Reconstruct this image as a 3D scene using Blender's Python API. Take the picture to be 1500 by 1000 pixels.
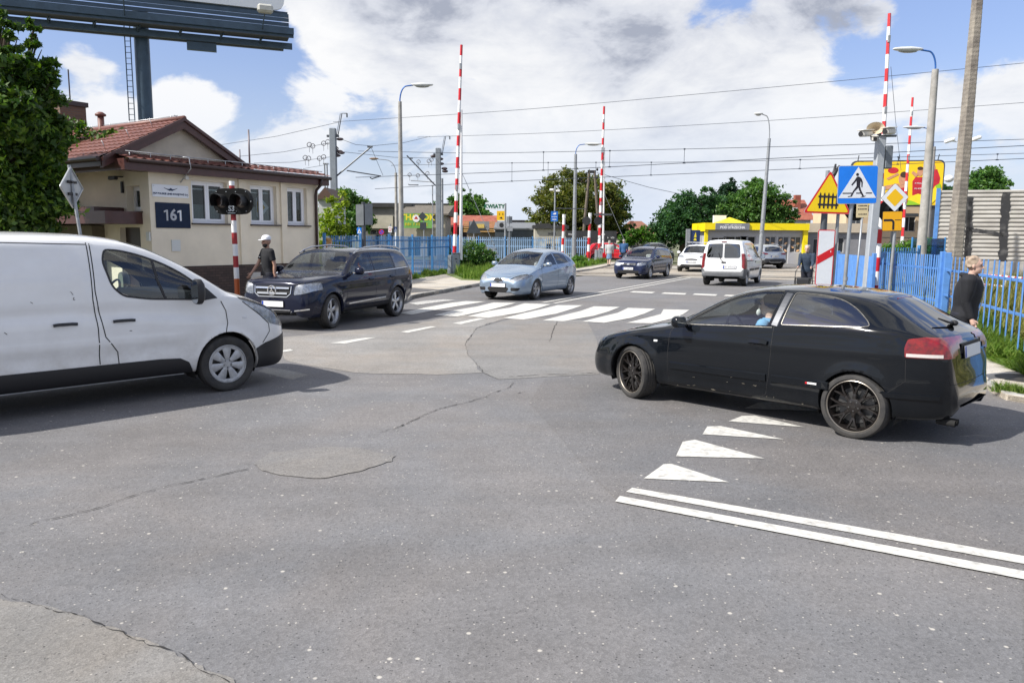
import bpy, bmesh, math, random
import numpy as np
from mathutils import Vector, Matrix, Euler
from mathutils.bvhtree import BVHTree
R=math.radians
random.seed(7); rng=np.random.default_rng(7)
for o in list(bpy.data.objects): bpy.data.objects.remove(o)
S=bpy.context.scene; C=S.collection
# ---------------------------------------------------------------- camera
F=1130.0; CH=1.91; PITCH=math.atan(152/F); ROLL=R(0.45)
cd=bpy.data.cameras.new('camera'); cam=bpy.data.objects.new('camera',cd); C.objects.link(cam)
cd.sensor_width=36; cd.lens=F/1500*36; cd.clip_end=3000; cd.clip_start=.05
CM=(Euler((math.pi/2-PITCH,0,0)).to_matrix() @ Euler((0,0,ROLL)).to_matrix())
cam.matrix_world=Matrix.Translation((0,0,CH)) @ CM.to_4x4()
S.camera=cam
def ray(px,py): return CM @ Vector(((px-750)/F,(500-py)/F,-1))
def gp(px,py,z=0.0):
    r=ray(px,py); t=(z-CH)/r.z; return Vector((r.x*t,r.y*t,z))
def at(px,py,Y):
    r=ray(px,py); t=Y/r.y; return Vector((r.x*t,Y,CH+r.z*t))
# ---------------------------------------------------------------- sun and sky
SUNV=Vector((-1.06,-.46,1.12)).normalized()
EL=math.asin(SUNV.z); AZ=math.atan2(SUNV.x,SUNV.y)
sd=bpy.data.lights.new('sun','SUN'); sd.energy=5.0; sd.angle=R(.53); sd.color=(1,.955,.885)
so=bpy.data.objects.new('sun',sd); C.objects.link(so); so.rotation_euler=SUNV.to_track_quat('Z','Y').to_euler(); so.location=(-20,-10,30)
W=bpy.data.worlds.new('World'); S.world=W; W.use_nodes=True
def N(nt,t,x=0,y=0,**k):
    n=nt.nodes.new(t); n.location=(x,y)
    for a,b in k.items():
        if a=='op': n.operation=b
        elif a in('noise_dimensions','sky_type','sun_disc','sun_elevation','sun_rotation','blend_type','data_type','interpolation','feature','mode','wave_type','bands_direction','vector_type','distance','musgrave_type','altitude','air_density','dust_density','ozone_density','clamp','invert'): setattr(n,a,b)
        else: n.inputs[a].default_value=b
    return n
def world():
    nt=W.node_tree; nt.nodes.clear(); L=nt.links.new
    out=N(nt,'ShaderNodeOutputWorld'); bg=N(nt,'ShaderNodeBackground',Strength=.1); L(bg.outputs[0],out.inputs[0])
    sky=N(nt,'ShaderNodeTexSky',sky_type='NISHITA',sun_disc=False,sun_elevation=EL,sun_rotation=AZ,air_density=1.0,dust_density=.6,ozone_density=2.0)
    tc=N(nt,'ShaderNodeTexCoord'); nm=N(nt,'ShaderNodeVectorMath',op='NORMALIZE'); L(tc.outputs['Generated'],nm.inputs[0]); D=nm.outputs[0]; sep=N(nt,'ShaderNodeSeparateXYZ'); L(D,sep.inputs[0])
    def M(op,*a):
        n=N(nt,'ShaderNodeMath',op=op)
        for i,v in enumerate(a):
            if isinstance(v,(int,float)): n.inputs[i].default_value=v
            else: L(v,n.inputs[i])
        return n.outputs[0]
    def MR(v,a,b,lo=0,hi=1,sm=True):
        n=N(nt,'ShaderNodeMapRange'); n.inputs['From Min'].default_value=a; n.inputs['From Max'].default_value=b; n.inputs['To Min'].default_value=lo; n.inputs['To Max'].default_value=hi
        if sm: n.interpolation_type='SMOOTHSTEP'
        L(v,n.inputs['Value']); return n.outputs[0]
    def noise(sc,det,off,rough=.58,dist=.0,sz=2.0):
        mp=N(nt,'ShaderNodeMapping'); mp.inputs['Location'].default_value=off; mp.inputs['Scale'].default_value=(1,1,sz); L(D,mp.inputs[0]); n=N(nt,'ShaderNodeTexNoise',Scale=sc,Detail=det,Roughness=rough,Distortion=dist); L(mp.outputs[0],n.inputs['Vector']); return n.outputs['Fac']
    def lobe(az,el,w,amp):
        # soft patch of more or less cloud around a compass direction and height
        a,e=R(az),R(el); v=(math.sin(a)*math.cos(e),math.cos(a)*math.cos(e),math.sin(e)); d=N(nt,'ShaderNodeVectorMath',op='DOT_PRODUCT'); L(D,d.inputs[0]); d.inputs[1].default_value=v; return MR(d.outputs['Value'],math.cos(R(w)),1,0,amp)
    def add(*a):
        o=a[0]
        for v in a[1:]: o=M('ADD',o,v)
        return o
    big=noise(2.1,3,(.35,.2,.1),.5,.3); fine=noise(5.5,12,(1.3,.4,.2),.60,.5); puff=noise(15,6,(.2,.9,.4),.6,.3)
    dens=add(M('MULTIPLY',big,.50),M('MULTIPLY',fine,.42),M('MULTIPLY',puff,.13),
        lobe(6,10,30,.025),lobe(-6,25,15,.16),lobe(12,21,16,.14),lobe(26,24,12,.12),lobe(-13,15,7,.07),lobe(3,10,14,.06),lobe(21,10,9,.05),lobe(-22,8.5,3.5,.16),lobe(-27,12.5,4.0,.12),lobe(-16,7.5,5,.09),
        lobe(-31,22,16,-.20),lobe(-21,12,8,-.16),lobe(-1,11,4,-.05),lobe(24,14.5,6,-.17),lobe(31,15,6,-.17),lobe(14,13.5,5,-.12),lobe(-14,4.5,5,-.03),lobe(-24,2,12,.08),lobe(0,0,10,.05),lobe(3,28,4,-.14),lobe(33,9.5,4,.10))
    cov=MR(dens,.480,.540)
    # thickness: the same field a step further from the sun is shaded
    thick=add(M('MULTIPLY',noise(2.1,3,(.35+.10,.2+.04,.1-.10),.5,.3),.5),M('MULTIPLY',noise(5.5,8,(1.3+.05,.4+.02,.2-.06),.6,.5),.85),M('MULTIPLY',noise(14,6,(1.5,.4,.2),.62,.3),.42),-.34,lobe(-5,23,9,.24),lobe(-8,16,6,.16),lobe(3,21,6,.20),lobe(10,15,8,.13),lobe(21,17,8,.15),lobe(-14,20,6,.1),lobe(16,25,9,-.04),lobe(8,27,8,-.10),lobe(-14,10,6,-.08),lobe(-23,9,5,-.2),lobe(22,9,6,-.12))
    ramp=N(nt,'ShaderNodeValToRGB'); L(MR(thick,.43,.84,0,1,False),ramp.inputs[0]); e=ramp.color_ramp.elements
    e[0].position=0; e[0].color=(*CL[0],1); e[1].position=1; e[1].color=(*CL[3],1)
    a=ramp.color_ramp.elements.new(.35); a.color=(*CL[1],1); a=ramp.color_ramp.elements.new(.7); a.color=(*CL[2],1)
    skm=N(nt,'ShaderNodeVectorMath',op='MULTIPLY'); L(sky.outputs[0],skm.inputs[0]); skm.inputs[1].default_value=SKYMUL; sk2=N(nt,'ShaderNodeVectorMath',op='SCALE'); L(skm.outputs[0],sk2.inputs[0]); L(MR(sep.outputs[2],0,.42,.62,1.0,False),sk2.inputs[3])
    mix=N(nt,'ShaderNodeMix',data_type='RGBA'); L(cov,mix.inputs['Factor']); L(sk2.outputs[0],mix.inputs[6]); L(ramp.outputs[0],mix.inputs[7])
    # thin milky veil low down
    vf=M('MULTIPLY',MR(sep.outputs[2],-.02,.22,.85,.04),MR(noise(3,4,(2,.1,.3),.5),.3,.7,.7,1.05)); m2=N(nt,'ShaderNodeMix',data_type='RGBA'); L(vf,m2.inputs['Factor']); L(mix.outputs[2],m2.inputs[6]); m2.inputs[7].default_value=(5.2,5.9,7.1,1)
    L(m2.outputs[2],bg.inputs[0])
SKYMUL=(1.45,1.33,1.50); CL=((7.4,7.4,7.45),(6.6,6.7,6.95),(5.3,5.5,6.05),(3.0,3.25,3.95))
world()
S.view_settings.view_transform='Standard'; S.view_settings.look='None'; S.view_settings.exposure=.42; S.view_settings.gamma=1
S.render.engine='CYCLES'
S.cycles.max_bounces=6; S.cycles.transparent_max_bounces=16; S.cycles.caustics_reflective=False; S.cycles.caustics_refractive=False
S.cycles.sample_clamp_indirect=6
# ---------------------------------------------------------------- materials
MATS={}
def mat(name,col,rough=.6,metal=0,coat=0,nscale=0,namt=0,bump=0,bscale=None,spec=.5,emit=None,stretch=(1,1,1),col2=None,det=5,obj=True,lo=.35,hi=.65):
    if name in MATS: return MATS[name]
    m=bpy.data.materials.new(name); MATS[name]=m; m.use_nodes=True; nt=m.node_tree; L=nt.links.new
    b=nt.nodes['Principled BSDF']; b.inputs['Base Color'].default_value=(*col,1); b.inputs['Roughness'].default_value=rough
    b.inputs['Metallic'].default_value=metal; b.inputs['Coat Weight'].default_value=coat; b.inputs['Coat Roughness'].default_value=.04; b.inputs['Specular IOR Level'].default_value=spec
    if emit: b.inputs['Emission Color'].default_value=(*emit[0],1); b.inputs['Emission Strength'].default_value=emit[1]
    if nscale or bump:
        tc=N(nt,'ShaderNodeTexCoord'); mp=N(nt,'ShaderNodeMapping'); mp.inputs['Scale'].default_value=stretch
        L(tc.outputs['Object'],mp.inputs[0])
    if nscale:
        n=N(nt,'ShaderNodeTexNoise',Scale=nscale,Detail=det,Roughness=.6); L(mp.outputs[0],n.inputs['Vector'])
        r=N(nt,'ShaderNodeMapRange'); r.inputs['From Min'].default_value=lo; r.inputs['From Max'].default_value=hi; L(n.outputs['Fac'],r.inputs['Value'])
        mx=N(nt,'ShaderNodeMix',data_type='RGBA'); L(r.outputs[0],mx.inputs['Factor'])
        c2=col2 if col2 else tuple(c*(1-namt) for c in col)
        mx.inputs[6].default_value=(*col,1); mx.inputs[7].default_value=(*c2,1); L(mx.outputs[2],b.inputs['Base Color'])
    if bump:
        n2=N(nt,'ShaderNodeTexNoise',Scale=bscale or nscale*4 or 40,Detail=4); L(mp.outputs[0],n2.inputs['Vector'])
        bp=N(nt,'ShaderNodeBump',Strength=min(1,bump),Distance=.01); L(n2.outputs['Fac'],bp.inputs['Height']); L(bp.outputs[0],b.inputs['Normal'])
    return m
def glass(name,tint,refl=1.0,rough=.0,base=.04):
    if name in MATS: return MATS[name]
    m=bpy.data.materials.new(name); MATS[name]=m; m.use_nodes=True; nt=m.node_tree; nt.nodes.clear(); L=nt.links.new
    o=N(nt,'ShaderNodeOutputMaterial'); mx=N(nt,'ShaderNodeMixShader'); t=N(nt,'ShaderNodeBsdfTransparent'); t.inputs[0].default_value=(*tint,1)
    g=N(nt,'ShaderNodeBsdfGlossy',Roughness=rough); g.inputs[0].default_value=(refl,refl,refl,1)
    # layer weight keeps the same reflectance whichever way the shell faces
    fr=N(nt,'ShaderNodeLayerWeight',Blend=.35); mr=N(nt,'ShaderNodeMath',op='MULTIPLY_ADD'); mr.inputs[1].default_value=.75; mr.inputs[2].default_value=base
    L(fr.outputs['Fresnel'],mr.inputs[0]); L(mr.outputs[0],mx.inputs[0]); L(t.outputs[0],mx.inputs[1]); L(g.outputs[0],mx.inputs[2]); L(mx.outputs[0],o.inputs[0])
    return m
def paint(name,col,rough=.3,metal=0.0,dirt=.25,dcol=(.22,.2,.17),zt=.55):
    """car paint: clear coat over base; dust gathers low on the flanks and in patches"""
    if name in MATS: return MATS[name]
    m=bpy.data.materials.new(name); MATS[name]=m; m.use_nodes=True; nt=m.node_tree; L=nt.links.new
    b=nt.nodes['Principled BSDF']; b.inputs['Metallic'].default_value=metal; b.inputs['Roughness'].default_value=rough
    b.inputs['Coat Weight'].default_value=.9; b.inputs['Coat Roughness'].default_value=.03; b.inputs['Coat IOR'].default_value=1.5 if max(col)>.1 else 1.38
    tc=N(nt,'ShaderNodeTexCoord'); sp=N(nt,'ShaderNodeSeparateXYZ'); L(tc.outputs['Object'],sp.inputs[0])
    n=N(nt,'ShaderNodeTexNoise',Scale=3,Detail=6,Roughness=.65); L(tc.outputs['Object'],n.inputs['Vector'])
    h=N(nt,'ShaderNodeMapRange'); h.inputs['From Min'].default_value=.15; h.inputs['From Max'].default_value=zt; h.inputs['To Min'].default_value=1; h.inputs['To Max'].default_value=.12; L(sp.outputs[2],h.inputs['Value'])
    mu=N(nt,'ShaderNodeMath',op='MULTIPLY'); pass
    m9=N(nt,'ShaderNodeMapRange'); m9.inputs['From Min'].default_value=.35; m9.inputs['From Max'].default_value=.75; L(n.outputs['Fac'],m9.inputs['Value']); L(m9.outputs[0],mu.inputs[0]); b.inputs['Specular IOR Level'].default_value=.1; L(h.outputs[0],mu.inputs[1])
    m3=N(nt,'ShaderNodeMath',op='MULTIPLY'); L(mu.outputs[0],m3.inputs[0]); m3.inputs[1].default_value=dirt*1.6
    mx=N(nt,'ShaderNodeMix',data_type='RGBA'); L(m3.outputs[0],mx.inputs['Factor']); mx.inputs[6].default_value=(*col,1); mx.inputs[7].default_value=(*dcol,1); L(mx.outputs[2],b.inputs['Base Color'])
    rr=N(nt,'ShaderNodeMath',op='MULTIPLY_ADD'); L(m3.outputs[0],rr.inputs[0]); rr.inputs[1].default_value=.5; rr.inputs[2].default_value=.02; L(rr.outputs[0],b.inputs['Coat Roughness'])
    return m
def MM():
    g=globals()
    g['m_black']=mat('black_plastic',(.018,.018,.02),.5,bump=.1,bscale=300)
    g['m_seam']=mat('seam_black',(.008,.008,.009),.7)
    g['m_rubber']=mat('tyre_rubber',(.022,.022,.023),.75,nscale=9,col2=(.05,.047,.043),bump=.2,bscale=200)
    g['m_chrome']=mat('chrome',(.75,.76,.78),.12,1,nscale=30,namt=.1)
    g['m_alu']=mat('alloy',(.52,.53,.55),.32,.85,nscale=12,namt=.2)
    g['m_dark']=mat('dark_interior',(.02,.021,.024),.8,nscale=8,namt=.3)
    g['m_seat']=mat('seat_fabric',(.05,.052,.058),.9,nscale=30,namt=.4)
    g['m_glass']=glass('clear_car_glass',(.90,.96,.95))
    g['m_tint']=glass('tinted_car_glass',(.10,.12,.15),1.0,0,.14)
    g['m_lens']=glass('lamp_lens',(.9,.92,.95),.9)
    g['m_white']=mat('white_paint',(.8,.8,.79),.45,nscale=6,namt=.06)
    g['m_red']=mat('signal_red',(.55,.012,.02),.4,nscale=8,namt=.2)
    g['m_galv']=mat('galvanised_steel',(.36,.38,.4),.5,.5,nscale=14,namt=.3)
    g['m_plate']=mat('number_plate',(.72,.73,.74),.35,nscale=20,namt=.06)
    g['m_eu']=mat('plate_blue',(.01,.05,.35),.4)
    g['m_under']=mat('underbody',(.012,.012,.012),.9)
    g['m_skin']=mat('skin',(.42,.24,.17),.55,nscale=20,namt=.15)
    g['m_skin2']=mat('fair_skin',(.55,.36,.28),.55,nscale=20,namt=.12)
MM()
# ---------------------------------------------------------------- object helpers
def link(o,parent=None):
    C.objects.link(o)
    if parent: o.parent=parent
    return o
def tag(o,label=None,cat=None,group=None,kind=None):
    if label: o['label']=label
    if cat: o['category']=cat
    if group: o['group']=group
    if kind: o['kind']=kind
    return o
def thing(name,label,cat,loc=(0,0,0),rz=0,group=None):
    o=bpy.data.objects.new(name,None); o.empty_display_size=.2; link(o); o.location=loc; o.rotation_euler=(0,0,rz); return tag(o,label,cat,group)
def mesh_obj(name,verts,faces,mats,parent=None,mi=None,smooth=False,sharp=None):
    me=bpy.data.meshes.new(name); me.from_pydata([tuple(v) for v in verts],[],faces)
    for m in (mats if isinstance(mats,(list,tuple)) else [mats]): me.materials.append(m)
    if mi is not None: me.polygons.foreach_set('material_index',mi)
    if smooth: me.polygons.foreach_set('use_smooth',[True]*len(me.polygons))
    if sharp: me.set_sharp_from_angle(angle=R(sharp))
    me.update(); o=bpy.data.objects.new(name,me); return link(o,parent)
class MB:
    """collects primitives into one mesh"""
    def __init__(s): s.v=[];s.f=[];s.m=[]
    def add(s,v,f,m=0):
        n=len(s.v); s.v+= [Vector(p) for p in v]; s.f+=[tuple(i+n for i in q) for q in f]; s.m+=[m]*len(f); return s
    def box(s,c,d,m=0,rz=0,rot=None,bev=0):
        x,y,z=(d[0]/2,d[1]/2,d[2]/2); b=min(bev,x*.9,y*.9,z*.9)
        if b<=0:
            v=[Vector((i*x,j*y,k*z)) for i in(-1,1) for j in(-1,1) for k in(-1,1)]
            f=[(0,1,3,2),(4,6,7,5),(0,4,5,1),(2,3,7,6),(0,2,6,4),(1,5,7,3)]
        else:
            v=[];idx={}
            def a(p):
                v.append(Vector(p)); return len(v)-1
            for i in(-1,1):
                for j in(-1,1):
                    for k in(-1,1):
                        idx[i,j,k]=(a((i*x,j*(y-b),k*(z-b))),a((i*(x-b),j*y,k*(z-b))),a((i*(x-b),j*(y-b),k*z)))
            f=[]
            for i in(-1,1): f.append([idx[i,j,k][0] for j,k in((-1,-1),(1,-1),(1,1),(-1,1))][::i])
            for j in(-1,1): f.append([idx[i,j,k][1] for i,k in((-1,-1),(1,-1),(1,1),(-1,1))][::-j])
            for k in(-1,1): f.append([idx[i,j,k][2] for i,j in((-1,-1),(1,-1),(1,1),(-1,1))][::k])
            for i in(-1,1):
                for j in(-1,1): f.append([idx[i,j,-1][0],idx[i,j,1][0],idx[i,j,1][1],idx[i,j,-1][1]])
            for i in(-1,1):
                for k in(-1,1): f.append([idx[i,-1,k][0],idx[i,1,k][0],idx[i,1,k][2],idx[i,-1,k][2]])
            for j in(-1,1):
                for k in(-1,1): f.append([idx[-1,j,k][1],idx[1,j,k][1],idx[1,j,k][2],idx[-1,j,k][2]])
            for q in idx.values(): f.append(list(q))
        Rm=rot if rot is not None else Matrix.Rotation(rz,3,'Z')
        return s.add([Rm@p+Vector(c) for p in v],f,m)
    def tube(s,pts,r,n=8,m=0,cap=True):
        pts=[Vector(p) for p in pts]; rs=r if isinstance(r,(list,tuple)) else [r]*len(pts)
        rings=[];prev=None
        for i,p in enumerate(pts):
            t=(pts[min(i+1,len(pts)-1)]-pts[max(i-1,0)]).normalized()
            if prev is None:
                a=Vector((0,0,1)) if abs(t.z)<.9 else Vector((1,0,0)); u=t.cross(a).normalized()
            else:
                u=(prev-t*prev.dot(t)).normalized()
            prev=u; w=t.cross(u)
            rings.append([p+(u*math.cos(2*math.pi*k/n)+w*math.sin(2*math.pi*k/n))*rs[i] for k in range(n)])
        v=[q for g in rings for q in g]; f=[]
        for i in range(len(pts)-1):
            for k in range(n): f.append((i*n+k,i*n+(k+1)%n,(i+1)*n+(k+1)%n,(i+1)*n+k))
        if cap: f.append(tuple(range(n))[::-1]); f.append(tuple(range((len(pts)-1)*n,len(pts)*n)))
        return s.add(v,f,m)
    def lathe(s,prof,c=(0,0,0),n=32,m=0,rot=None,closed=False):
        """prof: (r, h) pairs about local z"""
        Rm=rot if rot is not None else Matrix.Identity(3); v=[];f=[]
        for (r,h) in prof:
            for k in range(n): a=2*math.pi*k/n; v.append(Rm@Vector((r*math.cos(a),r*math.sin(a),h))+Vector(c))
        P=len(prof)
        for i in range(P-1 if not closed else P):
            j=(i+1)%P
            for k in range(n): f.append((i*n+k,i*n+(k+1)%n,j*n+(k+1)%n,j*n+k))
        return s.add(v,f,m)
    def prism(s,poly,a,b,m=0,fn=None):
        """poly 2D points; fn(u,v,w)->3D, w from a to b"""
        n=len(poly); v=[fn(p[0],p[1],a) for p in poly]+[fn(p[0],p[1],b) for p in poly]
        f=[tuple(range(n))[::-1],tuple(range(n,2*n))]+[(i,(i+1)%n,n+(i+1)%n,n+i) for i in range(n)]
        return s.add(v,f,m)
    def ball(s,c,r,m=0,n=10,rot=None):
        r=r if isinstance(r,(list,tuple)) else (r,r,r); v=[];f=[]; Rm=rot if rot is not None else Matrix.Identity(3)
        for i in range(n+1):
            t=math.pi*i/n
            for k in range(2*n):
                a=math.pi*k/n; v.append(Rm@Vector((r[0]*math.sin(t)*math.cos(a),r[1]*math.sin(t)*math.sin(a),r[2]*math.cos(t)))+Vector(c))
        for i in range(n):
            for k in range(2*n): f.append((i*2*n+k,(i+1)*2*n+k,(i+1)*2*n+(k+1)%(2*n),i*2*n+(k+1)%(2*n)))
        return s.add(v,f,m)
    def build(s,name,mats,parent=None,smooth=False,sharp=None):
        return mesh_obj(name,s.v,s.f,mats,parent,s.m,smooth,sharp)
def text_mb(mb,txt,size,fn,m=0,align='CENTER',bold=.0,spacing=1.0,depth=.002):
    """lettering turned into mesh; fn(u,v,w)->3D"""
    cu=bpy.data.curves.new('t','FONT'); cu.body=txt; cu.size=size; cu.align_x=align; cu.align_y='CENTER'; cu.extrude=depth/2; cu.offset=bold; cu.space_character=spacing; cu.resolution_u=3
    ob=bpy.data.objects.new('t',cu); C.objects.link(ob); bpy.context.view_layer.update()
    me=bpy.data.meshes.new_from_object(ob.evaluated_get(bpy.context.evaluated_depsgraph_get()))
    mb.add([fn(v.co.x,v.co.y,v.co.z) for v in me.vertices],[tuple(p.vertices) for p in me.polygons],m)
    bpy.data.objects.remove(ob); bpy.data.curves.remove(cu); bpy.data.meshes.remove(me)
def frame(o,ex,ez):
    """returns fn(u,v,w): u along ex, v along ez, w along outward normal ex x ez"""
    o=Vector(o); ex=Vector(ex).normalized(); ez=Vector(ez).normalized(); en=ex.cross(ez)
    return lambda u,v,w=0: o+ex*u+ez*v+en*w
def copy_tree(o,parent=None):
    c=o.copy(); C.objects.link(c); c.parent=parent
    for ch in o.children: copy_tree(ch,c)
    return c
def rrect(w,h,r,n=5,cx=0,cy=0):
    out=[]
    for sx,sy,a0 in((1,-1,-90),(1,1,0),(-1,1,90),(-1,-1,180)):
        for k in range(n+1):
            a=R(a0+90*k/n); out.append((cx+sx*(w/2-r)+r*math.cos(a),cy+sy*(h/2-r)+r*math.sin(a)))
    return out
def interp(pts,x):
    """monotone cubic through (x,y) points"""
    n=len(pts)
    if x<=pts[0][0]: return pts[0][1]
    if x>=pts[-1][0]: return pts[-1][1]
    for i in range(n-1):
        if x<=pts[i+1][0]: break
    def sl(k): return (pts[k+1][1]-pts[k][1])/max(1e-9,pts[k+1][0]-pts[k][0])
    def tg(k):
        if k==0: return sl(0)
        if k==n-1: return sl(n-2)
        a,b=sl(k-1),sl(k)
        return 0 if a*b<=0 else 2*a*b/(a+b)
    h=pts[i+1][0]-pts[i][0]; t=(x-pts[i][0])/h; a,b=pts[i][1],pts[i+1][1]; ma,mb_=tg(i)*h,tg(i+1)*h
    return (2*t**3-3*t*t+1)*a+(t**3-2*t*t+t)*ma+(-2*t**3+3*t*t)*b+(t**3-t*t)*mb_
def smoothpoly(pts,sub=4,closed=True):
    """Catmull-Rom through 2D points"""
    n=len(pts); out=[]
    for i in range(n if closed else n-1):
        g=lambda k: Vector(pts[k%n]) if closed else Vector(pts[min(max(k,0),n-1)])
        p0,p1,p2,p3=g(i-1),g(i),g(i+1),g(i+2)
        for k in range(sub):
            t=k/sub; q=.5*((2*p1)+(-p0+p2)*t+(2*p0-5*p1+4*p2-p3)*t*t+(-p0+3*p1-3*p2+p3)*t**3); out.append(tuple(q))
    if not closed: out.append(tuple(pts[-1]))
    return out
def roundpoly(pts,r,sub=3):
    """rounds corners of a closed 2D polygon"""
    out=[];n=len(pts)
    for i in range(n):
        p=Vector(pts[i]);a=Vector(pts[i-1]);b=Vector(pts[(i+1)%n]); rr=r if not isinstance(r,(list,tuple)) else r[i]
        d1=(a-p);d2=(b-p); q=min(rr,d1.length*.45,d2.length*.45)
        if q<1e-4: out.append(tuple(p)); continue
        s=p+d1.normalized()*q; e=p+d2.normalized()*q
        for k in range(sub+1):
            t=k/sub; out.append(tuple((1-t)**2*s+2*t*(1-t)*p+t*t*e))
    return out
def inpoly(x,y,poly):
    c=False;j=len(poly)-1
    for i in range(len(poly)):
        xi,yi=poly[i][0],poly[i][1]; xj,yj=poly[j][0],poly[j][1]
        if (yi>y)!=(yj>y) and x<(xj-xi)*(y-yi)/(yj-yi)+xi: c=not c
        j=i
    return c
# ================================================================ vehicles
def ss(a,b,x):
    t=min(1,max(0,(x-a)/(b-a))); return t*t*(3-2*t)
class Car:
    """shell lofted from side and plan curves, cut along window, lamp and door outlines.
    Curves use x measured from the nose backwards; local +x is forward, origin between the axles."""
    def __init__(s,name,label,cat,loc,rz,d):
        s.d=d; s.L=d['L']; s.x0=d['fo']+d['wb']/2
        s.root=thing(name,label,cat,loc,rz); s.regions=[]; s.build_shell()
    def lx(s,x): return s.x0-x
    def section(s,x):
        d=s.d; T=interp(d['T'],x);E=interp(d['E'],x);B=interp(d['B'],x);Y=interp(d['Y'],x);YE=interp(d['YE'],x); bl=min(interp(d['belt'],x),E-.015)
        E=min(E,T-.001); bl=min(bl,E-.01); Yb=max(min(Y-d.get('bin',.04),Y),YE if E-bl<.05 else 0); Yb=Y-d.get('bin',.04)
        if YE>Yb: YE=Yb-.005
        h=bl-B
        key=[(Y*.80,B+.02),(Y-.075,B),(Y-d.get('sin',.03),B+.16*h),(Y-.004,B+.40*h),(Y,B+.60*h),(Y-.010,B+.84*h),(Yb,bl)]
        nseg=[2,3,5,4,5,4]
        P=[];G=[]
        for k in range(6):
            for q in range(nseg[k]):
                t=q/nseg[k]; P.append((key[k][0]*(1-t)+key[k+1][0]*t,key[k][1]*(1-t)+key[k+1][1]*t)); G.append(0 if k<1 else 1)
        ns=12
        for q in range(ns):
            t=q/ns; bulge=d.get('bulge',.02)*math.sin(math.pi*t)*min(1,(E-bl)/.3); P.append((Yb+(YE-Yb)*t+bulge,bl+(E-bl)*t)); G.append(2)
        nt=16; p=d.get('crown',2.4)
        for q in range(nt+1):
            t=q/nt; y=YE*(1-t**1.0); P.append((y,E+(T-E)*(1-(y/max(YE,1e-4))**p))); G.append(3)
        A=np.array(P)
        for it in range(d.get('sm',3)):
            A[2:-1]=A[2:-1]*.5+(A[1:-2]+A[3:])*.25
        A[-1]=(0,T); A[-2,1]=max(A[-2,1],T-.0008) if False else A[-2,1]
        return A,G
    def build_shell(s):
        d=s.d; L=s.L
        xs=[0];x=0
        def key(x): return np.array([interp(d['T'],x),interp(d['E'],x),interp(d['B'],x),interp(d['Y'],x)*1.0,interp(d['YE'],x)])
        step=d.get('step',.04); fine=np.linspace(0,L,900); ks=[key(a) for a in fine]; acc=0
        for a in range(1,900):
            acc+=math.sqrt((fine[a]-fine[a-1])**2+float(np.abs(ks[a]-ks[a-1]).max())**2)
            if acc>=step: xs.append(float(fine[a])); acc=0
        if L-xs[-1]<.01: xs[-1]=L
        else: xs.append(L)
        SEC=[];
        for x in xs:
            A,G=s.section(x); SEC.append(A)
        SEC=np.array(SEC); 
        for it in range(d.get('smx',2)):
            SEC[1:-1]=SEC[1:-1]*.5+(SEC[:-2]+SEC[2:])*.25
        bm=bmesh.new(); lay=bm.faces.layers.int.new('seg'); V=[]
        fw=d.get('flare',.012); rw=d['rw']; arcs=[(d['fo'],rw),(d['fo']+d['wb'],rw)]
        for i,x in enumerate(xs):
            row=[]
            for j in range(SEC.shape[1]):
                y,z=SEC[i,j]
                if z<d.get('flz',1.0) and y>.5:
                    for (ax,r) in arcs:
                        q=math.hypot(x-ax,z-r*.98); y+=fw*(1-ss(r*1.12,r*1.42,q))
                if 'disp' in d and y>.4: y+=d['disp'](x,z)
                if 'dispt' in d: 
                    z+=d['dispt'](x,y,z)
                row.append(bm.verts.new((s.lx(x),max(y,0) if j<SEC.shape[1]-1 else 0,z)))
            V.append(row)
        for i in range(len(xs)-1):
            for j in range(SEC.shape[1]-1):
                f=bm.faces.new((V[i][j],V[i][j+1],V[i+1][j+1],V[i+1][j])); f[lay]=G[j]; f.smooth=True
        for i,e in ((0,4),(-1,5)):     # nose and tail caps down to the centre line
            cv=[bm.verts.new((v.co.x,0,v.co.z)) for v in V[i][:-1]]+[V[i][-1]]
            for j in range(SEC.shape[1]-1):
                q=[V[i][j],cv[j],cv[j+1],V[i][j+1]]
                if cv[j+1]==V[i][j+1]: q=[V[i][j],cv[j],cv[j+1]]
                f=bm.faces.new(q if e==4 else q[::-1]); f[lay]=e; f.smooth=True
        bmesh.ops.recalc_face_normals(bm,faces=bm.faces)
        c=sum((f.normal.y*f.calc_area() for f in bm.faces))
        if c<0: bmesh.ops.reverse_faces(bm,faces=bm.faces)
        s.bm=bm; s.lay=lay; s.bvh=BVHTree.FromBMesh(bm)
        s.marks=[]
    VIEWS={'side':(Vector((-1,0,0)),Vector((0,0,1)),Vector((0,1,0))),'front':(Vector((0,1,0)),Vector((0,0,1)),Vector((1,0,0))),'rear':(Vector((0,1,0)),Vector((0,0,1)),Vector((-1,0,0))),'top':(Vector((-1,0,0)),Vector((0,1,0)),Vector((0,0,1)))}
    def proj(s,view,co):
        u,v,w=s.VIEWS[view]; a=co.dot(u); b=co.dot(v)
        if view in('side','top'): a+=s.x0
        return a,b
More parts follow.
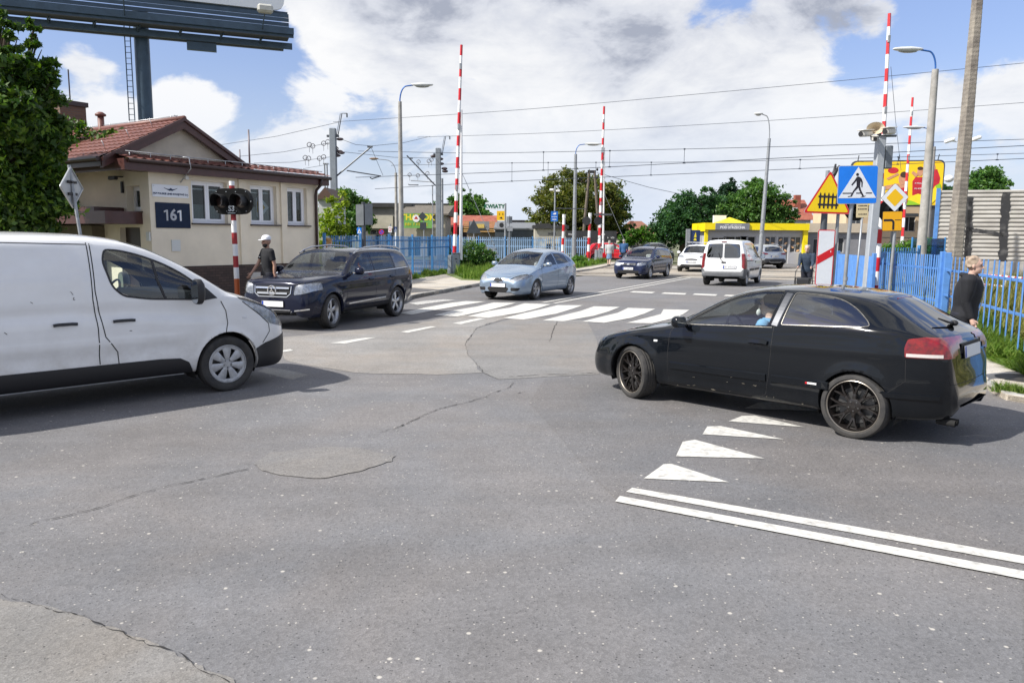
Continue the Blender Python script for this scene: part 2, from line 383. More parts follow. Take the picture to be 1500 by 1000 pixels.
    def cut(s,name,poly,view='side',seg=None,facing=.02,xr=None):
        """cut the outline into the shell and remember it as a region (earlier regions win)"""
        u,v,w=s.VIEWS[view]; n=len(poly); bm=s.bm
        x0=min(p[0] for p in poly)-.002;x1=max(p[0] for p in poly)+.002;y0=min(p[1] for p in poly)-.002;y1=max(p[1] for p in poly)+.002
        def ok(f):
            if seg and f[s.lay] not in seg: return False
            if f.normal.dot(w)<facing: return False
            if xr:
                cx=s.x0-f.calc_center_median().x
                if cx<xr[0] or cx>xr[1]: return False
            return True
        cand=set()
        for f in bm.faces:
            q=[s.proj(view,t.co) for t in f.verts]
            if max(a[0] for a in q)<x0 or min(a[0] for a in q)>x1 or max(a[1] for a in q)<y0 or min(a[1] for a in q)>y1: continue
            if ok(f): cand.add(f)
        off=s.x0 if view in('side','top') else 0
        for i in range(n):
            a=poly[i];b=poly[(i+1)%n]; dx,dy=b[0]-a[0],b[1]-a[1]
            if dx*dx+dy*dy<1e-8: continue
            ex=1e-4; bx0,bx1=min(a[0],b[0])-ex,max(a[0],b[0])+ex; by0,by1=min(a[1],b[1])-ex,max(a[1],b[1])+ex
            fs=[]
            for f in cand:
                if not f.is_valid: continue
                q=[s.proj(view,t.co) for t in f.verts]
                if max(t[0] for t in q)<bx0 or min(t[0] for t in q)>bx1 or max(t[1] for t in q)<by0 or min(t[1] for t in q)>by1: continue
                sd=[(t[0]-a[0])*dy-(t[1]-a[1])*dx for t in q]
                if min(sd)>0 or max(sd)<0: continue
                fs.append(f)
            if not fs: continue
            no=(u*dy-v*dx).normalized(); co=u*(a[0]-off)+v*a[1]
            g=set(fs)
            for f in fs: g.update(f.edges); g.update(f.verts)
            r=bmesh.ops.bisect_plane(bm,geom=list(g),dist=2e-5,plane_co=co,plane_no=no)
            for e in r['geom']:
                if isinstance(e,bmesh.types.BMFace) and e.is_valid: cand.add(e)
            cand={f for f in cand if f.is_valid}
        fs=[]
        for f in cand:
            if f.is_valid and ok(f):
                a,b=s.proj(view,f.calc_center_median())
                if inpoly(a,b,poly): fs.append(f)
        return fs
    def region(s,name,poly,view='side',**k):
        lay2=s.bm.faces.layers.int.get('reg') or s.bm.faces.layers.int.new('reg'); s.lay=s.bm.faces.layers.int['seg']
        fs=s.cut(name,poly,view,**k)
        if name not in s.regions: s.regions.append(name)
        idx=s.regions.index(name)+1; lay2=s.bm.faces.layers.int['reg']
        for f in fs:
            if f[lay2]==0: f[lay2]=idx
    def arches(s):
        s.bm.faces.layers.int.get('reg') or s.bm.faces.layers.int.new('reg'); s.lay=s.bm.faces.layers.int['seg']
        d=s.d; r=d.get('ra',d['rw']+.045); s.arch=[]
        for ax in (d['fo'],d['fo']+d['wb']):
            poly=[(ax+r*math.cos(2*math.pi*k/40),d['rw']+r*math.sin(2*math.pi*k/40)) for k in range(40)]
            fs=s.cut('arch',poly,'side',facing=-2,seg=[0,1,2]); fs=[f for f in fs if f.calc_center_median().y>.35]
            bmesh.ops.delete(s.bm,geom=fs,context='FACES')
            be=[e for e in s.bm.edges if e.is_boundary and all(abs(math.hypot(s.x0-v.co.x-ax,v.co.z-d['rw'])-r)<.006 for v in e.verts)]
            if be:
                rr=bmesh.ops.extrude_edge_only(s.bm,edges=be)
                for v in [g for g in rr['geom'] if isinstance(g,bmesh.types.BMVert)]: v.co.y-=.07
    def finish(s,body_mat,spec,inner=True,names=None):
        """spec: region -> (object name, material, mirrored pieces kept separate?, parent region or None)"""
        bm=s.bm; lay=bm.faces.layers.int['reg']; out={}
        bm.normal_update()
        groups={}
        for f in bm.faces: groups.setdefault(f[lay],[]).append(f)
        order=[0]+[i for i in sorted(groups) if i]
        vn={}
        for v in bm.verts: vn[v.index if False else v]=v.normal.copy()
        for gi in order:
            if gi not in groups: continue
            rname='body' if gi==0 else s.regions[gi-1]
            oname,mt,sep,par,*opt=('body',body_mat,False,None) if gi==0 else spec[rname]
            opt=opt[0] if opt else {}
            fs=groups[gi]; idx={};vs=[];ns=[];F_=[]
            for f in fs:
                q=[]
                for v in f.verts:
                    if v not in idx: idx[v]=len(vs); vs.append(v.co.copy()); ns.append(vn[v])
                    q.append(idx[v])
                F_.append(q)
            dep=opt.get('out',0)
            vs=[v+n*dep for v,n in zip(vs,ns)]
            def both(vv,ff,sgn): return [Vector((p.x,p.y*sgn,p.z)) for p in vv],[(q if sgn>0 else q[::-1]) for q in ff]
            for sgns in (((1,),(-1,)) if sep else ((1,-1),)):
                VV=[];FF=[];MI=[];NN=[]
                for sg in sgns:
                    a,b=both(vs,F_,sg); n0=len(VV); VV+=a; NN+=[Vector((n.x,n.y*sg,n.z)) for n in ns]; FF+=[[i+n0 for i in q] for q in b]; MI+=[0]*len(b)
                nA=len(VV)
                if opt.get('back') is not None:        # recessed reflector behind a lens
                    n0=len(VV); bd=opt.get('depth',.03); VV+=[p-n*bd for p,n in zip(VV[:nA],NN[:nA])]; k=len(FF); FF+=[[i+n0 for i in q] for q in FF[:k]]; MI+=[1]*k
                elif inner and opt.get('shell',True) and mt not in (m_glass,m_tint):
                    n0=len(VV); VV+=[p-n*.022 for p,n in zip(VV[:nA],NN[:nA])]; k=len(FF); FF+=[[i+n0 for i in q][::-1] for q in FF[:k]]; MI+=[1]*k
                me=bpy.data.meshes.new(oname); me.from_pydata([tuple(v) for v in VV],[],FF); me.materials.append(mt)
                me.materials.append(opt.get('back') or m_dark)
                me.polygons.foreach_set('material_index',MI); me.polygons.foreach_set('use_smooth',[True]*len(FF)); me.update()
                try:
                    nn=[tuple(n) for n in NN]+[tuple(-n if not opt.get('back') else n) for n in NN]*(1 if len(VV)>nA else 0)
                    me.normals_split_custom_set_from_vertices(nn)
                except Exception as ex: print('normals',ex)
                o=bpy.data.objects.new(oname,me); link(o,s.root)
                if par and par in out and out[par]:
                    o.parent=out[par][min(len(out[par])-1,0 if sgns[0]>0 else 1)]
                out.setdefault(rname,[]).append(o)
        s.parts=out; bm.free(); return out
    def hit(s,view,a,b,off=0.0,sgn=1):
        """point and normal on the shell seen in a view"""
        u,v,w=s.VIEWS[view]; base=u*(a-(s.x0 if view in('side','top') else 0))+v*b
        if view in('front','rear') : base=Vector((0,abs(a),b))
        p,n,i,dist=s.bvh.ray_cast(base+w*6,-w)
        if p is None:
            p,n,i,dist=s.bvh.find_nearest(base+w*(1 if view!='side' else .85))
        if n.dot(w)<0: n=-n
        if view in('front','rear') and a<0: p=Vector((p.x,-p.y,p.z)); n=Vector((n.x,-n.y,n.z))
        p=p+n*off
        if sgn<0: p=Vector((p.x,-p.y,p.z)); n=Vector((n.x,-n.y,n.z))
        return p,n
    def strip(s,mb,pts,w,view='side',off=.002,th=0,m=0,sgn=1,closed=False,res=.03):
        """ribbon of width w laid on the shell along 2D points"""
        q=[]
        P=list(pts)+([pts[0]] if closed else [])
        for i in range(len(P)-1):
            a,b=Vector(P[i][:2]),Vector(P[i+1][:2]); k=max(1,int((b-a).length/res))
            for t in range(k): q.append(a.lerp(b,t/k))
        q.append(Vector(P[-1][:2]))
        hp=[s.hit(view,t.x,t.y,off,sgn) for t in q]; v=[];f=[]
        for i,(p,n) in enumerate(hp):
            t=(hp[min(i+1,len(hp)-1)][0]-hp[max(i-1,0)][0]); t.normalize(); c=n.cross(t).normalized()
            ww=w(i/(len(hp)-1)) if callable(w) else w
            if th: v+=[p+c*ww/2-n*.004,p+c*ww/2*.8+n*th,p-c*ww/2*.8+n*th,p-c*ww/2-n*.004]
            else: v+=[p+c*ww/2,p-c*ww/2]
        k=4 if th else 2
        for i in range(len(hp)-1):
            for j in range(k-1): f.append((i*k+j,i*k+j+1,(i+1)*k+j+1,(i+1)*k+j))
        if th: f+= [(0,1,2,3),tuple(range(len(v)-4,len(v)))[::-1]]
        mb.add(v,f,m)
    def seams(s,lines,w=.008,name='panel_gap'):
        for (view,pts) in lines:
            for sg in ((1,-1) if view=='side' else (1,)):
                mb=MB(); s.strip(mb,pts,w,view,.0015,sgn=sg); mb.build(name,m_seam,s.root)
def wheel(parent,x,y,r,w,style,steer=0,rr=None,sgn=1):
    """tyre, rim with spokes, hub; axle along local y"""
    e=bpy.data.objects.new('wheel',None); e.empty_display_size=.1; link(e,parent); e.location=(x,y,r); e.rotation_euler=(0,0,steer+(math.pi if sgn<0 else 0))
    rot=Matrix.Rotation(R(-90),3,'X')  # lathe z -> +y (outside)
    rr=rr or r*.70; hw=w/2
    t=MB()
    pr=[(rr,-hw*.75),(rr+.01,-hw*.9),(r*.86,-hw),(r*.96,-hw*.93),(r*.99,-hw*.75)]
    for g in (-.5,-.17,.17,.5): pr+=[(r,hw*(g-.13)),(r*.978,hw*(g-.1)),(r*.978,hw*(g+.02)),(r,hw*(g+.05))]
    pr+=[(r*.99,hw*.75),(r*.96,hw*.93),(r*.90,hw*1.0),(r*.84,hw*.99),(rr+.012,hw*.88),(rr,hw*.75)]
    t.lathe(pr,n=48,rot=rot); to=t.build('tyre',m_rubber,e,True,40)
    b=MB(); lip=style.get('lip',0); mm=[style['m'],style.get('lm',m_alu),m_under,mat('brake_disc',(.10,.10,.10),.4,.6)]
    b.lathe([(rr+.004,-hw*.7),(rr-.02,-hw*.5),(rr-.03,0),(rr-.02,hw*.6),(rr-.008,hw*.78)],n=40,rot=rot,m=0)
    b.lathe([(rr+.0,hw*.74),(rr-.001,hw*.84),(rr+.004,hw*.90),(rr+.012,hw*.86),(rr+.012,hw*.78)],n=48,rot=rot,m=1 if lip else 0)
    f=style.get('face',hw*.6); n=style['n']
    b.lathe([(.0,-hw*.1),(rr*.98,-hw*.1)],n=24,rot=rot,m=2)
    b.lathe([(.05,-hw*.02),(rr*.72,-hw*.02),(rr*.72,-hw*.06)],n=32,rot=rot,m=3)
    hubr=style.get('hub',.07)
    b.lathe([(0,f*.99),(.022,f*.99),(.026,f*.93),(hubr*.8,f*.93),(hubr,f*.86),(hubr*1.05,f*.3)],n=24,rot=rot,m=0)
    for k in range(5):
        a=2*math.pi*(k+.5)/5; b.lathe([(0,f*.98),(.008,f*.98),(.009,f*.9)],c=(.047*math.sin(a),0,.047*math.cos(a)),n=6,rot=rot,m=3)
    def spoke(a0,r0,a1,r1,w0,w1,d0,d1,th=.03):
        P=[];
        for (a,rad,wd,dp) in((a0,r0,w0,d0),((a0+a1)/2,(r0+r1)/2,(w0+w1)/2,(d0+d1)/2+.006),(a1,r1,w1,d1)):
            c=Vector((math.sin(a)*rad,0,math.cos(a)*rad)); tn=Vector((math.cos(a),0,-math.sin(a)))
            P+=[c+tn*wd/2+Vector((0,dp-.008,0)),c+tn*wd*.32+Vector((0,dp,0)),c-tn*wd*.32+Vector((0,dp,0)),c-tn*wd/2+Vector((0,dp-.008,0)),c-tn*wd/2+Vector((0,dp-th,0)),c+tn*wd/2+Vector((0,dp-th,0))]
        F_=[]
        for i in(0,1):
            for j in range(6): F_.append((i*6+j,i*6+(j+1)%6,(i+1)*6+(j+1)%6,(i+1)*6+j))
        F_.append((5,4,3,2,1,0)); F_.append((12,13,14,15,16,17)); b.add(P,F_,0)
    for k in range(n):
        a=2*math.pi*k/n; kind=style['kind']
        if kind=='y':
            spoke(a,hubr*.8,a,rr*.50,.040,.032,f*.86,f*.80)
            for sg in(-1,1): spoke(a+sg*.02,rr*.46,a+sg*(math.pi/n)*.56,rr-.008,.026,.020,f*.80,f*.95,.022)
        elif kind=='wide': spoke(a,hubr*.7,a,rr-.006,style.get('w0',.05),style.get('w1',.06),f*.9,f*.85)
        elif kind=='twin':
            for sg in(-1,1): spoke(a+sg*.16,hubr*.75,a+sg*.13,rr-.006,.028,.03,f*.9,f*.9)
        elif kind=='cover':
            spoke(a,hubr*.9,a,rr*.97,.05,.125,f*1.0,f*.95,.02)
    if style['kind']=='cover': b.lathe([(rr*.84,f*.9),(rr*.90,f*.99),(rr*.99,f*1.0)],n=40,rot=rot,m=0)
    b.build('rim',mm,e,True,35)
    return e
def plate(parent,c,n,w=.52,h=.114,sgn_blue=-1,name='number_plate',marks=False):
    n=Vector(n).normalized(); ex=Vector((0,0,1)).cross(n).normalized(); ez=n.cross(ex); fn=frame(c,ex,ez)
    b=MB(); b.prism(rrect(w,h,.012,3),0,.006,0,fn); b.prism(rrect(.04,h-.008,.006,2,-w/2+.024,0),.0065,.008,1,fn)
    b.prism(rrect(w+.016,h+.016,.015,3),-.006,.003,2,fn)
    if marks:
        rr_=random.Random(int(c[0]*1000)); 
        for k in range(7):
            cx=-w/2+.085+k*.06+(.02 if k>1 else 0); b.prism(rrect(.008,.07,.002,1,cx-.014,0),.0066,.008,3,fn)
            if rr_.random()<.7: b.prism(rrect(.036,.009,.002,1,cx,rr_.choice([-.03,0,.03])),.0066,.0078,3,fn)
            if rr_.random()<.7: b.prism(rrect(.008,.07,.002,1,cx+.014,0),.0066,.008,3,fn)
    return b.build(name,[m_plate,m_eu,m_black,m_seam],parent)
def mirror(car,x,z,m,sgn,w=.20,h=.15,y=None,low=None,d=.11):
    p,n=car.hit('side',x,z,0,sgn); b=MB(); yy=p.y+sgn*.13; c=Vector((p.x+.02,yy+sgn*w*.25,p.z+.02))
    prof=[(-.0,.45,.5),(.25,.9,.9),(.6,1,1),(.85,.92,.9),(1,.75,.7)]
    v=[];f=[];n_=14
    for k,(t,sw,sh) in enumerate([( 0,.35,.35),(.12,.72,.7),(.4,.98,.98),(.75,1,1),(1,.93,.9)]):
        for q in range(n_):
            a=2*math.pi*q/n_; ca=math.copysign(abs(math.cos(a))**.6,math.cos(a)); sa=math.copysign(abs(math.sin(a))**.7,math.sin(a))
            v.append(c+Vector((d*(.5-t),ca*w/2*sw,sa*h/2*sh)))
    for k in range(4):
        for q in range(n_): f.append((k*n_+q,k*n_+(q+1)%n_,(k+1)*n_+(q+1)%n_,(k+1)*n_+q))
    f.append(tuple(range(n_))[::-1]); b.add(v,f,0)
    g=[c+Vector((-d*.49,(p_-c).y,(p_-c).z)) for p_ in v[-n_:]]; b.add(g,[tuple(range(n_))],1)
    b.tube([p-Vector((0,sgn*.02,.02)),p+Vector((.0,sgn*.05,-.03)),c+Vector((0,-sgn*.02,-h*.42))],.018,6,2)
    return b.build('mirror',[m,mat('mirror_glass',(.6,.65,.7),.03,1),m_black],car.root,True,50)
def cabin(car,xd,zd,seats,ztop,yhalf=.5,wheel_side=1,rear=True,zfl=.42):
    """dashboard, seats and steering wheel"""
    r=car.root; X=car.lx
    b=MB(); b.box((X(xd),0,zd-.14),(.55,yhalf*2+.25,.26),0,bev=.07); b.build('dashboard',m_dark,r)
    for sx in seats:
        ys=(1,-1)
        for sy in ys:
            m=MB(); y=sy*.36
            m.box((X(sx-.12),y,zfl+.1),(.5,.48,.16),0,bev=.06)
            m.box((X(sx+.20),y,zfl+.40),(.15,.47,.58),0,rot=Matrix.Rotation(R(14),3,'Y').transposed(),bev=.06)
            m.box((X(sx+.30),y,ztop),(.10,.26,.18),0,rot=Matrix.Rotation(R(14),3,'Y').transposed(),bev=.04)
            for q in(-.06,.06): m.tube([(X(sx+.28),y+q,ztop-.16),(X(sx+.295),y+q,ztop-.05)],.008,5)
            m.build('seat',m_seat,r)
    s=MB(); ys=.36*wheel_side; cx=X(xd+.42); cz=zd-.06; rot=Matrix.Rotation(R(-68),3,'Y')
    ring=[Vector((cx,ys,cz))+rot@Vector((.18*math.cos(a),.18*math.sin(a),0)) for a in np.linspace(0,2*math.pi,25)]
    s.tube(ring,.014,6); s.ball((cx+.01,ys,cz),(.03,.06,.06),0,6)
    for a in(0,2.1,4.2): s.tube([Vector((cx,ys,cz)),Vector((cx,ys,cz))+rot@Vector((.18*math.cos(a+math.pi),.18*math.sin(a+math.pi),0))],.014,5)
    s.tube([(cx,ys,cz),(cx+.3,ys,cz-.12)],.03,6); s.build('steering_wheel',m_black,r,True,50)
    f=MB(); d=car.d; f.box((X(car.L*.5),0,d['fl']),(car.L*.82,d['Wd']*2-.46,.04)); f.build('underbody',m_under,r)
def wells(car):
    d=car.d; r=d['rw']+.06
    for ax in(d['fo'],d['fo']+d['wb']):
        for sg in(1,-1):
            b=MB(); v=[];f=[];n=20; y0=d['Wd']-.09;y1=d['Wd']-.36
            for k in range(n+1):
                a=math.pi*(-.12+1.24*k/n)
                for y in(y0,y1): v.append((car.lx(ax)+r*math.cos(a),sg*y,d['rw']+r*math.sin(a)))
            for k in range(n): f.append((2*k,2*k+1,2*k+3,2*k+2))
            b.add(v,f); b.add([v[2*k+1] for k in range(n+1)],[tuple(range(n+1))]); b.build('wheel_arch_liner',m_under,car.root)
    for ax in(d['fo'],d['fo']+d['wb']):
        t=MB(); t.tube([(car.lx(ax),-d['Wd']+.2,d['rw']),(car.lx(ax),d['Wd']-.2,d['rw'])],.04,8); t.build('axle',m_under,car.root)
def handle(car,x,z,m,sgn,w=.2,h=.03,par=None,base=None):
    mb=MB(); car.strip(mb,[(x-w/2,z),(x-w*.3,z+.004),(x+w*.3,z+.004),(x+w/2,z)],h,'side',.012,.014,0,sgn)
    if base is not None:
        p,n=car.hit('side',x+.01,z-.005,.003,sgn); ex=Vector((-1,0,0)); ez=Vector((0,0,1)); fn=lambda u,v,w_=0:p+ex*u+ez*v+n*w_
        pts=[(.075*math.cos(a),.032*math.sin(a)) for a in np.linspace(0,2*math.pi,16,endpoint=False)]
        mb.add([fn(a,b,0) for a,b in pts],[tuple(range(16))],1)
    o=mb.build('handle',[m,base or m_seam],par or car.root,True,60)
    return o
def place_by(wheel_px_rear,wheel_px_front,W_,side=1):
    """car pose from the contact points of the two near wheels"""
    a=gp(*wheel_px_rear); b=gp(*wheel_px_front); h=math.atan2(b.y-a.y,b.x-a.x); return a,b,h
def pose(contact,h,xw,halfw,side):
    """origin so that a wheel at local (xw, side*halfw) touches contact"""
    c=Vector((math.cos(h),math.sin(h),0)); l=Vector((-math.sin(h),math.cos(h),0)); return contact-c*xw-l*(side*halfw)
def black_hatchback():
    h=R(135.5); wb=2.60
    loc=pose(gp(1246,642),h,-wb/2,.86,1)
    d=dict(L=4.21,fo=.80,wb=wb,rw=.318,ra=.345,Wd=.88,fl=.24,belt=[(0,.45),(.3,.66),(1.2,.86),(1.5,.925),(2,.965),(3,1.05),(3.7,1.07),(3.9,1.04),(4.21,.9)],
      T=[(0,.50),(.02,.585),(.06,.645),(.15,.70),(.3,.755),(.6,.835),(.95,.905),(1.12,.935),(1.3,1.03),(1.6,1.19),(1.85,1.305),(2.05,1.372),(2.35,1.413),(2.7,1.428),(3.1,1.41),(3.36,1.385),(3.47,1.37),(3.52,1.345),(3.75,1.215),(3.96,1.10),(4.04,1.055),(4.12,1.01),(4.165,.82),(4.18,.66),(4.195,.64),(4.205,.56),(4.21,.5)],
      E=[(0,.49),(.03,.57),(.1,.63),(.25,.695),(.5,.765),(.9,.85),(1.2,.90),(1.38,.955),(1.6,1.10),(1.9,1.26),(2.1,1.33),(2.4,1.378),(2.7,1.385),(3.0,1.372),(3.25,1.345),(3.45,1.30),(3.6,1.24),(3.8,1.145),(3.96,1.06),(4.06,1.02),(4.13,.94),(4.17,.76),(4.19,.62),(4.21,.49)],
      B=[(0,.36),(.02,.26),(.08,.205),(.3,.185),(1.2,.20),(3.2,.21),(3.7,.22),(4.05,.245),(4.17,.28),(4.21,.36)],
      Y=[(0,.50),(.03,.60),(.08,.68),(.18,.75),(.35,.805),(.6,.855),(.9,.873),(1.3,.878),(3.2,.882),(3.5,.875),(3.72,.850),(3.9,.80),(4.04,.735),(4.14,.645),(4.21,.50)],
      YE=[(0,.40),(.1,.58),(.25,.68),(.5,.745),(.9,.79),(1.2,.80),(1.45,.755),(1.75,.685),(2.05,.625),(2.4,.595),(3.0,.585),(3.4,.575),(3.66,.585),(3.85,.61),(4.0,.63),(4.08,.61),(4.16,.54),(4.21,.42)],
      bin=.035,bulge=.022,flare=.016,crown=2.6,sm=2)
    def disp(x,z):
        t=0
        t+= .010*math.exp(-((z-.80-.022*(x-1.5))/.030)**2)*ss(.35,.9,x)*(1-ss(3.6,3.95,x))      # shoulder crease
        if 1.2<x<3.1: t-= .014*math.exp(-((z-.335)/.045)**2)
        return t
    d['disp']=disp
    c=Car('parked_car' if 0 else 'hatchback','black three-door hatchback with scratched door and black multi-spoke wheels turning in the right foreground','car',loc,h,d)
    c.arches()
    win1=roundpoly([(1.47,.965),(1.68,1.095),(1.93,1.24),(2.14,1.325),(2.34,1.358),(2.53,1.365),(2.48,1.025)],[.02,.2,.2,.2,.1,.03,.02])
    win2=roundpoly([(2.62,1.045),(2.66,1.365),(2.95,1.355),(3.15,1.325),(3.32,1.245),(3.45,1.145),(3.49,1.10),(3.41,1.085)],[.02,.03,.12,.1,.08,.04,.03,.05])
    c.region('window_front',win1,'side',seg=[2]); c.region('window_rear',win2,'side',seg=[2])
    c.region('windshield',roundpoly([(-.01,.955),(.70,.935),(.71,.99),(.585,1.285),(.54,1.335),(-.01,1.372)],[0,.03,.05,.05,.06,0]),'front',seg=[3],xr=(1.05,2.3))
    c.region('rear_window',roundpoly([(-.01,1.075),(.545,1.065),(.60,1.11),(.50,1.26),(.47,1.29),(-.01,1.315)],[0,.04,.04,.04,.05,0]),'rear',xr=(3.4,4.1),seg=[3])
    c.region('tail_light',roundpoly([(3.82,.84),(3.81,.93),(3.83,1.01),(3.95,1.03),(4.1,1.02),(4.25,1.0),(4.25,.84)],.02),'side',xr=(3.78,4.205))
    c.region('head_light',roundpoly([(-.05,.555),(-.05,.69),(.16,.70),(.24,.665),(.20,.60),(.12,.555)],.03),'side',xr=(0,.27),seg=[1,2,3])
    c.region('door',roundpoly([(1.30,.27),(1.30,.89),(1.36,.95),(1.46,1.01),(1.93,1.27),(2.14,1.348),(2.34,1.376),(2.57,1.38),(2.545,1.02),(2.53,.50),(2.49,.30),(2.45,.27)],.03),'side',seg=[1,2])
    bp=paint('black_car_paint',(.0045,.006,.0085),.12,.0,.05,(.10,.095,.085),.5)
    parts=c.finish(bp,{'window_front':('side_window',m_glass,True,'door',{}),'window_rear':('quarter_window',m_tint,True,None,{}),'windshield':('windscreen',m_glass,False,None,{}),'rear_window':('rear_window',m_tint,False,None,{}),
       'tail_light':('tail_light',mat('tail_red_lens',(.26,.002,.004),.3,coat=1,nscale=18,col2=(.09,.001,.002)),True,None,{'out':.006,'shell':False}),
       'head_light':('headlight',m_lens,True,None,{'back':mat('headlight_yellowed',(.55,.55,.42),.3,.2),'depth':.02,'out':.003}),
       'door':('door',bp,True,None,{})})
    wells(c); cabin(c,1.45,.95,(2.25,3.05),1.06)
    al=dict(kind='y',n=8,m=mat('black_alloy',(.018,.015,.014),.3,.4,coat=.4),lm=mat('rim_lip',(.32,.29,.25),.35,.7),lip=1,hub=.072,face=.075)
    for sg in(1,-1):
        wheel(c.root,wb/2,sg*.765,.318,.215,al,R(-21),.245,sg); wheel(c.root,-wb/2,sg*.775,.318,.215,al,0,.245,sg)
    c.seams([('side',[(1.30,.30),(1.295,.5),(1.30,.7),(1.315,.86),(1.36,.93)]),('side',[(2.49,.30),(2.53,.5),(2.545,.75),(2.548,1.0),(2.575,1.375)]),('side',[(1.30,.27),(1.8,.268),(2.3,.27),(2.45,.275),(2.49,.30)]),
       ('side',[(.30,.70),(.7,.80),(1.1,.872),(1.28,.905)]),('side',[(3.66,.46),(3.75,.54),(3.84,.62),(3.83,.82)]),('side',[(.22,.42),(.19,.50),(.17,.56)]),
       ('side',[(1.36,.95),(1.46,1.013),(1.93,1.273),(2.14,1.351),(2.34,1.378),(2.57,1.382)]),('rear',[(-.62,.70),(-.63,.66),(-.60,.60),(0,.59),(.60,.60),(.63,.66),(.62,.70)])],.005)
    for sg in(1,-1):
        tr=MB()
        c.strip(tr,[(1.42,.95),(1.6,.962),(2.0,.985),(2.53,1.01)],.009,'side',.003,.003,0,sg)
        c.strip(tr,win2,.009,'side',.003,.003,0,sg,closed=True)
        c.strip(tr,[(1.47,.97),(1.68,1.105),(1.93,1.252),(2.14,1.337),(2.34,1.368),(2.53,1.372)],.006,'side',.003,.003,0,sg)
        tr.build('window_trim',mat('dull_trim',(.28,.27,.24),.35,.6,nscale=30,namt=.4),c.root)
    for sg in(1,-1):
        bpil=MB(); c.strip(bpil,[(2.548,1.03),(2.575,1.18),(2.597,1.355)],.08,'side',.004,.002,0,sg)
        bpil.build('door_pillar',mat('brushed_pillar',(.10,.105,.115),.35,.7),c.root)
    for sg in(1,-1):
        mb=MB(); c.strip(mb,[(1.33,.475),(2.0,.478),(2.50,.482)],.085,'side',.002,.013,0,sg,res=.1); mb.build('door_moulding',bp,c.parts['door'][0 if sg>0 else 1],False)
        mb=MB(); c.strip(mb,[(2.56,.484),(3.1,.486),(3.16,.486)],.085,'side',.002,.013,0,sg,res=.1); mb.build('side_moulding',bp,c.root)
        mb=MB(); c.strip(mb,[(2.93,.492),(3.05,.492)],.020,'side',.017,.002,0,sg); c.strip(mb,[(2.93,.492),(2.95,.492)],.020,'side',.019,.002,1,sg); mb.build('badge',[m_white,m_red],c.root)
        handle(c,2.40,.845,bp,sg,.21,.045,c.parts['door'][0 if sg>0 else 1],m_seam)
        mb=MB(); c.strip(mb,[(1.10,.735),(1.15,.737)],.025,'side',.001,.008,0,sg); mb.build('side_repeater',m_plate,c.root)
        mb=MB(); c.strip(mb,[(3.62,.475),(3.9,.478),(4.1,.48)],.055,'side',.002,.012,0,sg,res=.06); mb.build('bumper_moulding',bp,c.root)
        mb=MB(); c.strip(mb,[(3.83,.862),(4.0,.862),(4.10,.862)],.034,'side',.008,.003,0,sg); mb.build('reversing_lamp',mat('lamp_white',(.6,.55,.52),.2,coat=1),c.parts['tail_light'][0 if sg>0 else 1])
        mirror(c,1.50,.975,bp,sg,.19,.13)
        rnd=random.Random(5 if sg>0 else 9); mb=MB()
        for k in range(22):     # scratches and chips on door and sill
            x=rnd.uniform(1.5,2.45) if k<7 else rnd.uniform(1.3,2.9); z=rnd.uniform(.37,.45) if k<7 else rnd.uniform(.23,.28); q=rnd.uniform(.004,.035)
            if sg<0: continue
            c.strip(mb,[(x,z),(x+q,z+rnd.uniform(-.003,.012))],rnd.uniform(.0015,.004),'side',.0025+(.012 if .44<z<.52 else 0),0,0,sg)
        if sg>0: mb.build('scratch',mat('scratch_primer',(.38,.34,.26),.7),c.root)
    p,n=c.hit('rear',0,.88,.012); plate(c.root,p+Vector((-.004,0,-.01)),(-1,0,.12),.52,.114)
    rc=MB(); rc.box(p+Vector((.016,0,-.01)),(.012,.60,.17),0,bev=.005); rc.build('plate_recess',m_seam,c.root)
    wp=MB(); p,n=c.hit('rear',0,1.09,.03); wp.tube([p,p+Vector((.02,.12,.015)),p+Vector((.06,.30,.06))],[.016,.012,.007],6); wp.ball(p,(.04,.035,.03),0,6); wp.build('rear_wiper',m_black,c.root,True)
    sp=MB(); 
    for yy in(-1,1): pass
    sp.box((c.lx(3.525),0,1.335),(.012,.42,.022),0,bev=.005); sp.build('brake_light',mat('dark_red_lens',(.18,.004,.006),.2,coat=1),c.root)
    ex=MB(); 
    for q in(.44,.52): ex.tube([(c.lx(4.05),q,.235),(c.lx(4.21),q,.23)],.032,12,cap=False)
    ex.build('exhaust',m_under,c.root,True)
    gr=MB(); c.strip(gr,[(-.30,.40),(.30,.40)],.28,'front',.002); gr.build('grille',m_seam,c.root)
    p,n=c.hit('front',0,.38,.02); plate(c.root,p,(1,0,0))
    return c
